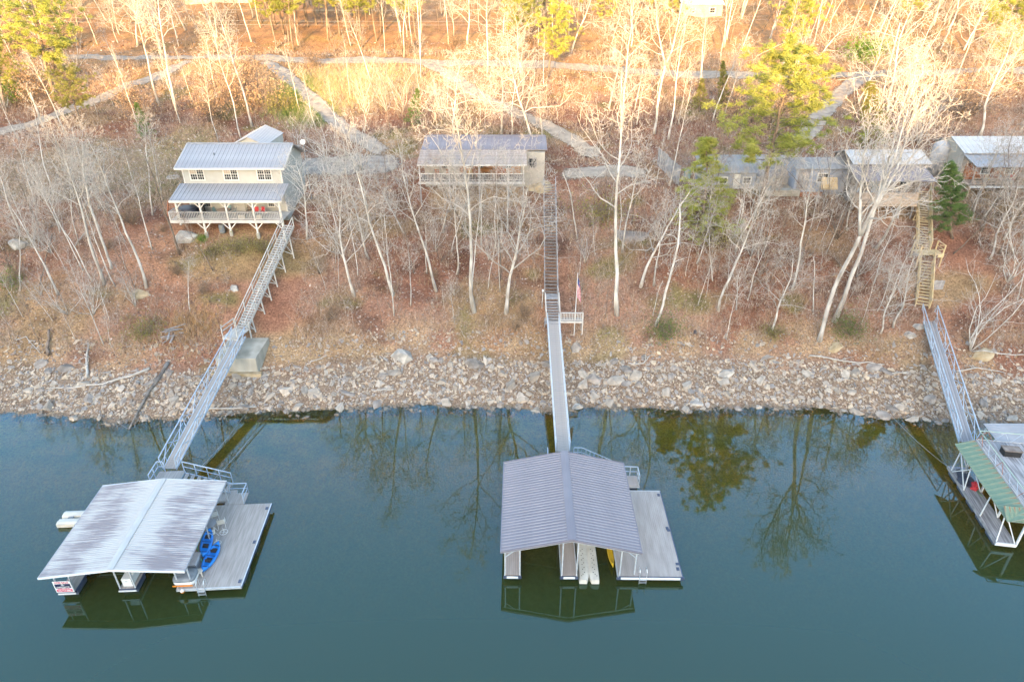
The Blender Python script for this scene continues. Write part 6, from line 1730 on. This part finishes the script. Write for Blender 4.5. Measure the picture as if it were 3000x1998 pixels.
for lab, px, kd, s in (('olive shrub left of three below the porch', (625, 752), 'olive', .75), ('olive shrub in the middle of three below the porch', (695, 742), 'olive', .95), ('olive shrub right of three below the porch', (770, 740), 'olive', .8),
    ('yellow-green bush left of the plank heap', (440, 985), 'olive', 1.05), ('low green bush at the far left edge of the bank', (30, 850), 'green', .9), ('glossy dark green bush above the rocks right of the flag', (1950, 1000), 'green', 1.15),
    ('spreading green bush above the rocks left of the right gangway', (2490, 985), 'green', 1.1), ('olive bush on the bank below the cabin parking', (1770, 650), 'olive', 1.5), ('round bright green bush below the upper-right utility pole', (2515, 185), 'bright', 2.0),
    ('smaller bright green bush left of the utility pole foot', (2582, 165), 'bright', 1.3), ('tiny green bush by the pale ledge under the porch', (592, 710), 'bright', .4), ('yellow-green bush at the left edge beyond the utility pole', (35, 300), 'bright', 1.5),
    ('green bush left of the house drive', (830, 330), 'olive', 1.6), ('olive bush under the yellow-green conifer', (2070, 710), 'olive', 1.5), ('low green bush beside the fan-crowned tree foot', (2260, 985), 'olive', .7)):
    shrub(lab, px, kd, s)
def rcop(p, rr): shrub('small tree keeping its copper leaves on the sunlit bank', p, 'copper', rr.uniform(.6, 1.5), 'copper_leaved_tree', 'tree', 'copper-leaved small trees'); TREES.append((p.x, p.y))
scatter(18, (-100, 1200, 130, 370), rcop, 2.0, seed=31)
scatter(14, (1300, 3100, 130, 400), rcop, 2.0, seed=32)
def rcop2(p, rr): shrub('low bush keeping its copper leaves on the shaded bank', p, 'copper', rr.uniform(.18, .4), 'copper_leaved_bush', 'shrub', 'copper-leaved bushes on the bank'); TREES.append((p.x, p.y))
scatter(22, (50, 2950, 640, 980), rcop2, 1.0, seed=33)

# ------------------------------------------------------------------ leaf litter, brushwood and grasses (uncountable)
def in_view(n, seed, y0, y1, xk=.86):
    rr = np.random.RandomState(seed); y = rr.uniform(y0, y1, n); x = rr.uniform(-1, 1, n) * (y * xk * 1.02 + 4); return x, y, rr
def mask_clear(x, y, pad=.1):
    ok = np.ones(len(x), bool)
    for x0, x1, y0, y1 in EXCL[:]:
        ok &= ~((x > x0 + .6) & (x < x1 - .6) & (y > y0 + 1.5) & (y < y1 - .5))
    for c, w in ROADS:
        for i in range(0, len(c), 3): ok &= (x - c[i, 0]) ** 2 + (y - c[i, 1]) ** 2 > (w / 2 + pad) ** 2
    return ok
def fast_mesh(name, V, k, C, m, parent=None, kind='stuff'):
    """polygons of k corners each, colours per polygon"""
    n = len(V) // k; me = bpy.data.meshes.new(name)
    me.vertices.add(len(V)); me.vertices.foreach_set("co", V.astype(np.float32).ravel())
    me.loops.add(len(V)); me.loops.foreach_set("vertex_index", np.arange(len(V), dtype=np.int32))
    me.polygons.add(n); me.polygons.foreach_set("loop_start", np.arange(0, len(V), k, dtype=np.int32))
    me.update(calc_edges=True)
    at = me.color_attributes.new("Col", 'FLOAT_COLOR', 'POINT')
    at.data.foreach_set("color", np.hstack([np.repeat(C, k, 0), np.ones((len(V), 1))]).astype(np.float32).ravel())
    me.materials.append(m); o = bpy.data.objects.new(name, me); COL.objects.link(o)
    if parent: o.parent = parent
    if kind: o["kind"] = kind
    return o
M['leafattr'] = mat('fallen_leaves', (.8, .8, .8), .9, (1.1, 1.1, 1.1), 2, attr=True)
M['twigattr'] = mat('brushwood', (.85, .85, .85), .9, (1.1, 1.1, 1.1), 2, attr=True, trans=0)
x, y, rr = in_view(150000, 5, 56, 150)
dens = np.clip((150 - y) / 70, .25, 1); ok = mask_clear(x, y) & (rr.rand(len(x)) < dens) & (y - shore(x) > 4.2 + 2.5 * rr.rand(len(x)))
x, y = x[ok], y[ok]; n = len(x); z = hgt(x, y) + .03 + .05 * rr.rand(n)
s = rr.uniform(.06, .15, n) * (1 + np.clip((y - 70) / 80, 0, 1)); a = rr.uniform(0, 6.28, n); tx_ = rr.randn(n) * .5; ty_ = rr.randn(n) * .5
c_, s_ = np.cos(a) * s, np.sin(a) * s
V = np.stack([np.stack([x + c_, y + s_, z + c_ * tx_], 1), np.stack([x - s_ * .7, y + c_ * .7, z + s_ * ty_ + .02], 1), np.stack([x - c_, y - s_, z - c_ * tx_ + .03], 1), np.stack([x + s_ * .7, y - c_ * .7, z - s_ * ty_], 1)], 1).reshape(-1, 3)
pal = np.array([(.33, .19, .13), (.43, .29, .22), (.27, .16, .12), (.50, .38, .30), (.36, .20, .12), (.54, .45, .38)]); C = pal[rr.randint(len(pal), size=n)] * rr.uniform(.8, 1.2, (n, 1))
o = fast_mesh('fallen_leaves', V, 4, C, M['leafattr']); tag(o, 'brown fallen leaves carpeting the wooded hillside', 'leaves'); o["kind"] = "stuff"

def stems(name, label, x, y, h, colors, rr, forks=4, m='twigattr', w=.010, lean=.35, cat='brush'):
    z = hgt(x, y) - .03; n = len(x); Vs = []; Cs = []
    for k in range(forks):
        d = np.stack([rr.randn(n) * lean, rr.randn(n) * lean, np.ones(n)], 1); hh = (h * rr.uniform(.5, 1.1, n))[:, None]
        st = np.stack([x, y, z], 1) + (d * hh * .0 if k == 0 else d0 * h0 * rr.uniform(.15, .6, (n, 1)))
        if k == 0: d0, h0 = d, hh
        ln = hh if k == 0 else hh * .6
        dd = d if k == 0 else d * np.array((1.6, 1.6, .8))
        mid = st + dd * ln * .5 + rr.randn(n, 3) * .06 * ln; tip = st + dd * ln
        sd = np.stack([rr.randn(n), rr.randn(n) * .4, np.zeros(n)], 1); sd /= np.linalg.norm(sd, axis=1)[:, None]; ww = w * (1 if k == 0 else .7)
        Vs.append(np.stack([st - sd * ww, st + sd * ww, mid + sd * ww * .7, mid - sd * ww * .7], 1).reshape(-1, 3)); Vs.append(np.stack([mid - sd * ww * .7, mid + sd * ww * .7, tip + sd * .003, tip - sd * .003], 1).reshape(-1, 3))
        c = colors[rr.randint(len(colors), size=n)] * rr.uniform(.75, 1.2, (n, 1)); Cs += [c, c]
    o = fast_mesh(name, np.concatenate(Vs), 4, np.concatenate(Cs), M[m]); tag(o, label, cat); o["kind"] = "stuff"; return o
pale = np.array([(.47, .37, .30), (.40, .29, .22), (.52, .43, .36), (.44, .30, .20)])
x, y, rr = in_view(82000, 15, 57, 140)
ok = mask_clear(x, y, .3) & (fbm(x * .2, y * .2, 101) > -.30) & (y - shore(x) > 6.5); x, y = x[ok], y[ok]
stems('brushwood', 'bare brushwood and weeds on the whole wooded slope', x, y, rr.uniform(.3, 1.5, len(x)) * (1 + (rr.rand(len(x)) < .08) * 1.2), pale, rr, 5, w=.011)
straw = np.array([(.52, .40, .22), (.44, .34, .18), (.56, .46, .28), (.40, .27, .13)])
x, y, rr = in_view(26000, 16, 57, 132)
ok = mask_clear(x, y, .1) & (fbm(x * .16, y * .2, 131) > .12) & (y - shore(x) > 6); x, y = x[ok], y[ok]
stems('dry_grass', 'straw-coloured dry grass tufts on the slope', x, y, rr.uniform(.2, .7, len(x)), straw, rr, 4, w=.014, lean=.45, cat='grass')
def patch(name, label, px, rx_, ry_, n, h, cols, seed):
    p = PG(*px); rr = np.random.RandomState(seed); x = p.x + rr.randn(n) * rx_ * .5; y = p.y + rr.randn(n) * ry_ * .5; ok = mask_clear(x, y, 0); x, y = x[ok], y[ok]
    stems(name, label, x, y, rr.uniform(.5, 1, len(x)) * h, cols, rr, 4, w=.02, lean=.35, cat='grass')
grn = np.array([(.16, .22, .06), (.22, .28, .08), (.12, .18, .05)])
patch('tall_grass', 'tall green grass clump along the left edge of the house drive', (868, 285), 3.2, 8, 2600, 1.6, grn, 61)
patch('tall_grass', 'green grass clump lower down the house drive', (925, 345), 2.6, 4, 1700, 1.4, grn, 62)
patch('tall_grass', 'sunlit straw-coloured tall grass between the two upper drives', (1010, 240), 13, 10, 4200, 1.3, straw, 63)
patch('tall_grass', 'orange broom grass right of the plank heap', (565, 960), 3, 2.2, 900, .9, np.array([(.46, .26, .11), (.52, .34, .18)]), 64)

# ------------------------------------------------------------------ shore stones
import bmesh
def rock_mesh(seed, m, flat=.5, n=13):
    rr = np.random.RandomState(seed); bm = bmesh.new()
    for i in range(n):
        p = norm(rr.randn(3)) * rr.uniform(.75, 1.0); bm.verts.new((p[0], p[1] * rr.uniform(.8, 1), p[2] * flat))
    r_ = bmesh.ops.convex_hull(bm, input=bm.verts)
    bmesh.ops.delete(bm, geom=[g for g in r_['geom_interior'] if isinstance(g, bmesh.types.BMVert)], context='VERTS')
    me = bpy.data.meshes.new('stone'); bm.to_mesh(me); bm.free(); me.materials.append(m); return me
RK = [rock_mesh(200 + i, M['rock' if i % 4 else 'rockgrey'], .22 + .04 * (i % 6)) for i in range(16)]
def slope_rot(x, y, rz, tilt):
    e = .6; nx = -(hz(x + e, y) - hz(x - e, y)) / (2 * e); ny = -(hz(x, y + e) - hz(x, y - e)) / (2 * e)
    q = Vector((0, 0, 1)).rotation_difference(Vector((nx + tilt[0], ny + tilt[1], 1)).normalized()); return (q.to_matrix() @ Matrix.Rotation(rz, 3, 'Z')).to_euler()
rr = random.Random(77); placed = []
def try_stone(n, s0, s1, t0, t1, mind):
    k = 0
    for _ in range(n * 40):
        if k >= n: break
        x = rr.uniform(-48, 50); sh = float(shore(x)); y = sh + rr.uniform(t0, t1); s = rr.uniform(s0, s1)
        if any((x - a) ** 2 + (y - b) ** 2 < ((s + c) * mind) ** 2 for a, b, c in placed): continue
        placed.append((x, y, s)); z = hz(x, y)
        kk = rr.choice((0, 4, 8, 12)) if (y - sh > 3.7 and rr.random() < .55) else rr.randrange(16)
        o = inst('stone', RK[kk], ground, (x, y, z + s * .06), slope_rot(x, y, rr.uniform(0, 6.28), (rr.gauss(0, .15), rr.gauss(0, .15))), (s, s * rr.uniform(.55, .95), s * rr.uniform(.7, 1.1))); k += 1
try_stone(90, .55, 1.1, -.3, 5.2, .72)
try_stone(208, .34, .6, -.4, 5.4, .70)
# the smaller rubble, joined
shp = []
for i in range(12):
    me_ = rock_mesh(300 + i, M['rockattr'], .45, 9); me_.calc_loop_triangles()
    vv = np.array([v.co[:] for v in me_.vertices]); tt = np.array([t.vertices[:] for t in me_.loop_triangles]); shp.append((vv, tt)); bpy.data.meshes.remove(me_)
rn = np.random.RandomState(5); Vs, Cs = [], []
N = 17000
xs = rn.uniform(-52, 54, N); ts = np.where(rn.rand(N) < .86, rn.uniform(-1.3, 5.0, N), rn.uniform(4.5, 8.0, N)); ys = shore(xs) + ts
zs = hgt(xs, ys); sz = np.exp(rn.normal(-1.95, .48, N)); sz = np.clip(sz, .06, .42)
rpal = np.array([(.50, .40, .31), (.44, .36, .28), (.54, .44, .34), (.40, .325, .26), (.33, .28, .24), (.55, .44, .32), (.47, .36, .26), (.40, .36, .33), (.30, .275, .26)])
for i in range(N):
    vv, tt = shp[rn.randint(12)]; a = rn.uniform(0, 6.28); c, s = math.cos(a), math.sin(a)
    q = vv * sz[i] * np.array((1, rn.uniform(.55, 1), rn.uniform(.6, 1.2))); q = np.stack([q[:, 0] * c - q[:, 1] * s, q[:, 0] * s + q[:, 1] * c, q[:, 2] + q[:, 1] * .0], 1)
    q[:, 2] += (q[:, 1]) * .42 + q[:, 0] * rn.normal(0, .2); q += (xs[i], ys[i], zs[i] + sz[i] * .10)
    Vs.append(q[tt.ravel()]); Cs.append(np.tile(rpal[rn.randint(len(rpal))] * rn.uniform(.85, 1.12) * (.55 if zs[i] < .10 else 1), (len(tt), 1)))
rub = fast_mesh('rubble', np.concatenate(Vs), 3, np.concatenate(Cs), M['rockattr'], ground)
# boulders one can point at
def boulder(label, px, w, h=.5, m='rock', seed=1, d=.8, name='boulder', sink=.12):
    b_ = PG(*px); me_ = rock_mesh(400 + seed, M[m], h, 22)
    o = inst(name, me_, None, (b_.x, b_.y, b_.z + w * h * .25 - sink), slope_rot(b_.x, b_.y, R.uniform(-.4, .4), (0, -.1)), (w, w * d, w)); tag(o, label, 'boulder'); return o
for i, (lab, px, w, h, m_) in enumerate((
    ('largest pale slanting boulder at the top of the rocks left of centre', (1180, 1045), 1.35, .62, 'limestone'), ('long dark slab right of the slanting boulder', (1392, 1072), 1.25, .38, 'rockgrey'), ('upright grey block between the slanting boulder and the dark slab', (1270, 1058), .65, .7, 'rockgrey'),
    ('left of three big slabs right of the middle gangway', (1738, 1112), 1.05, .4, 'rockgrey'), ('middle and biggest of three slabs right of the middle gangway', (1805, 1118), 1.1, .42, 'rock'), ('right of three big slabs right of the middle gangway', (1860, 1100), 1.0, .4, 'rock'),
    ('pale rounded boulder on the bank below the white leaning trunk', (2127, 1098), .95, .55, 'limestone'), ('pale boulder at the water edge right of the middle gangway', (1692, 1195), .72, .6, 'limestone'), ('blocky boulder near the waterline left of the middle gangway', (1530, 1172), .80, .5, 'rock'),
    ('lone stone standing in the water left of the blue-grey gangway', (220, 1228), .60, .7, 'rock'), ('tan slab by the driftwood at far left', (84, 1145), .70, .4, 'rock'), ('flat pale slab in the water edge at the right', (2040, 1183), .9, .4, 'limestone'),
    ('tilted slab near the foot of the right gangway', (2665, 985), .8, .5, 'limestone'), ('pale slab just left of the right gangway head', (2690, 962), .7, .5, 'limestone'), ('dark slab on the rocks below the right end of the drift line', (2560, 1075), .9, .35, 'rockgrey'),
    ('brown slab left of the dark one below the drift line', (2505, 1092), .8, .4, 'rock'), ('tan slab leaning at the waterline left of the right gangway', (2640, 1195), .75, .45, 'rock'), ('grey slab under the dead snag at left', (118, 1068), .95, .3, 'rockgrey'),
    ('white-faced rock outcrop under the left end of the porch', (545, 700), 1.5, .6, 'limestone'), ('pale rock face on the bank at far left', (55, 720), 1.3, .8, 'limestone'), ('ochre ledge at the foot of the thick white trunk', (415, 865), 1.2, .4, 'ochre'),
    ('dark overhanging ledge on the bank right of the straight stair', (1850, 695), 2.6, .22, 'rockgrey'), ('small pale rock on the bank left of the blue-grey stair', (690, 845), .7, .6, 'limestone'), ('grey rocks beside the middle gangway on its right', (1685, 1020), .9, .4, 'rockgrey'),
    ('big tan slab left of the middle of the rocks', (925, 1155), 1.05, .3, 'rock'), ('tall grey block on the rocks left of centre', (1120, 1105), .75, .6, 'rockgrey'), ('ochre boulder above the rocks at the right edge', (2880, 1045), 1.2, .5, 'ochre'),
    ('ochre ledge above the rocks left of the right gangway', (2450, 1020), 1.0, .4, 'ochre'), ('dark block by the concrete anchor block', (775, 1108), .5, .5, 'rockgrey'))):
    boulder(lab, px, w, h, m_, i)

# ------------------------------------------------------------------ driftwood and timber
def log(label, pxs, r0, r1, m='driftwood', lift=.12, name='driftwood_log', twigs=0, seed=0):
    pts = [PG(u, v) + Vector((0, 0, lift)) for u, v in pxs]; b_ = pts[0]
    q = [np.array(p - b_) for p in pts]; f = np.linspace(0, 1, 9); k = np.linspace(0, 1, len(q)); Q = np.stack([np.interp(f, k, [a[i] for a in q]) for i in range(3)], 1)
    rr = np.random.RandomState(seed); Q[1:-1] += rr.randn(7, 3) * .05
    t = thing(name, label, 'driftwood', b_); MB().tube(Q, np.linspace(r0, r1, 9), 7).build('trunk', M[m], t, smooth=True)
    for j in range(twigs):
        p = Q[rr.randint(3, 9)]; d = norm(rr.randn(3) * (1, .6, .5) + (0, -.2, .3)); L = rr.uniform(.5, 1.6); MB().tube([p, p + d * L * .5 + rr.randn(3) * .08, p + d * L], [.035, .025, .01], 5).build('branch', M[m], t)
log('long pale driftwood pole lying across the rocks at left', [(440, 1083), (380, 1105), (300, 1128), (220, 1138), (140, 1140)], .15, .06, twigs=2, seed=1)
log('dark fallen log sloping from the rocks into the water at left', [(494, 1068), (460, 1120), (420, 1190), (380, 1262)], .20, .09, 'darklog', .18, twigs=9, seed=2)
log('straight pale plank log at the waterline under the blue-grey gangway', [(752, 1195), (700, 1200), (600, 1202), (530, 1200)], .09, .07, seed=3)
log('thin pale pole on the rocks left of the middle gangway', [(1154, 1144), (1090, 1148)], .08, .05, seed=4)
log('long pale drift pole along the top of the rocks at right', [(2370, 1046), (2450, 1058), (2530, 1068), (2590, 1072)], .09, .05, seed=5, twigs=3)
log('short white drift pole on the rocks at right', [(2600, 1099), (2660, 1098)], .09, .06, seed=6)
log('white crooked driftwood right of the right gangway', [(2800, 1092), (2860, 1082), (2945, 1096)], .08, .04, seed=7, twigs=4)
log('thin pale pole slanting above the rocks left of the middle gangway', [(900, 1070), (958, 1048)], .06, .04, seed=8)
log('pale driftwood branch right of the middle gangway', [(1840, 1068), (1885, 1070), (1905, 1045)], .08, .05, seed=9, twigs=3)
log('bleached dead tree lying with forked limbs at the left end of the rocks', [(255, 1108), (256, 1060), (260, 1008)], .16, .07, seed=10, twigs=8)
log('dead brown snag stump above the dark slab at left', [(142, 1050), (146, 1010), (147, 974)], .17, .10, 'bark_brown', .3, seed=11)
log('fallen pale branch with twigs at the left end of the bank', [(48, 1000), (75, 990), (120, 1040)], .07, .03, seed=12, twigs=7)
log('grey fallen pole leaning on the bank at far left', [(121, 848), (140, 770), (157, 700)], .07, .05, 'bark_brown', .5, seed=13)
log('white plank lying on the slope at upper left bank', [(218, 728), (255, 680)], .07, .07, seed=14)
c = PG(500, 990); t = thing('plank_heap', 'heap of weathered grey planks on the bank left of the landing', 'planks', c)
rr = random.Random(4)
for i in range(11):
    a = rr.uniform(-.5, .6) + (1.3 if i % 4 == 0 else 0); L = rr.uniform(1.2, 2.4); x_, y_ = rr.uniform(-.7, .7), rr.uniform(-.5, .7); zz = .1 + .07 * i
    MB().beam((x_ - L / 2 * math.cos(a), y_ - L / 2 * math.sin(a), zz + (y_) * .5 - .1), (x_ + L / 2 * math.cos(a), y_ + L / 2 * math.sin(a), zz + y_ * .5 + .1), .16, .05).build('plank', M['wood_grey'], t)
c = PG(2036, 978); tag(MB().add(*lump(77, .22, .16, .4, 9)).build('rubbish_bag', M['navy'], loc=c), 'small dark blue bag on the bank right of the flag', 'bag')

# ------------------------------------------------------------------ each member of a scattered group is told apart by the landmark it stands nearest and its order there
NUM = ['', 'second ', 'third ', 'fourth ', 'fifth ', 'sixth ', 'seventh ', 'eighth ', 'ninth ', 'tenth ', 'eleventh ', 'twelfth ', 'thirteenth ', 'fourteenth ', 'fifteenth ', 'sixteenth ', 'seventeenth ', 'eighteenth ']
def order(i, n):
    if i < (n + 1) // 2: return 'leftmost' if i == 0 else NUM[i] + 'from the left'
    j = n - 1 - i; return 'rightmost' if j == 0 else NUM[j] + 'from the right'
SHORT = {'bare trees above the road': ('bare sunlit tree high above the road', 0), 'bare trees close above the road': ('bare tree on the upper road verge', 0), 'thin bare trees below the road, left half': ('thin bare tree below the road', 0), 'thin bare trees below the road, right half': ('thin bare tree below the road', 0),
  'saplings at the left end of the bank': ('bare sapling on the left bank', 1), 'saplings on the right part of the bank': ('bare sapling on the right bank', 1), 'saplings on the middle bank': ('bare sapling on the middle bank', 1), 'saplings right of the straight stair': ('bare sapling on the rusty bank', 1),
  'slender trunks in the upper woods': ('slender sunlit trunk in the upper woods', 0), 'slender trees on the shaded bank': ('slender bare tree on the shaded bank', 2), 'slender trees on the mid slope': ('slender bare tree on the mid slope', 0),
  'bare trees in front of the cabin': ('bare tree in front of the cabin porch', 1), 'bare trees close below the right decks': ('bare tree close below the right decks', 1), 'pines scattered above the road': ('sunlit pine scattered above the road', 0),
  'twiggy bushes by the house parking': ('pale twiggy bush by the house parking', 1), 'twiggy bushes behind the cabin': ('pale twiggy bush behind the cabin', 1), 'bare trees below the trailers': ('bare tree on the slope below the trailers', 1), 'bare trees below the right-hand decks': ('bare tree below the right-hand decks', 1),
  'pine grove behind the road': ('sunlit pine in the grove behind the road', 1), 'pines beyond the left driveway': ('sunlit pine beyond the left driveway', 1), 'pines above the road right of centre': ('sunlit pine above the road', 1), 'pines in the upper right woods': ('sunlit pine in the upper right woods', 1),
  'copper-leaved small trees': ('small copper-leaved tree', 0), 'copper-leaved bushes on the bank': ('low copper-leaved bush on the bank', 1)}
LM0 = [(420, 'at far left'), (860, 'behind the beige house'), (1240, 'around the house drive'), (1640, 'behind the cabin'), (2000, 'above the cabin parking'), (2420, 'behind the trailers'), (2760, 'behind the plank-fronted cabin'), (9999, 'at far right')]
def pix(p):
    c, s = math.cos(PITCH), math.sin(PITCH); dx, dy, dz = p[0], p[1], p[2] - H_CAM
    dep_ = dy * c - dz * s; return 1500 + FPX * dx / dep_, 999 - FPX * (dy * s + dz * c) / dep_
cells = {}
for o in [o for o in COL.objects if o.parent is None and o.get('group') in SHORT]:
    base_, mode = SHORT[o['group']]; u, v = pix(o.location)
    if mode == 2: key = (base_, next(ph for lim, ph in ((480, 'left of the porch'), (900, 'around the left stair'), (1600, 'between the two long stairs'), (2050, 'right of the flag'), (2500, 'below the trailers'), (9999, 'near the yellow stair')) if u < lim))
    elif mode == 0: key = (base_, next(ph for lim, ph in LM0 if u < lim))
    else:
        k = '' if base_.startswith(('sunlit', 'pale', 'low')) else ('in its upper part' if v < 780 else 'near the rocks') if 'sapling' in base_ else ''
        if 'low copper' in base_: k = next(ph for lim, ph in ((900, 'left of the cabin'), (1650, 'below the cabin'), (9999, 'right of the straight stair')) if u < lim)
        key = (base_, k)
    cells.setdefault(key, []).append((u, o))
for (base_, k), lst in cells.items():
    lst.sort(key=lambda q: q[0])
    for i, (u, o) in enumerate(lst): o['label'] = order(i, len(lst)) + ' ' + base_ + (' ' + k if k else '')
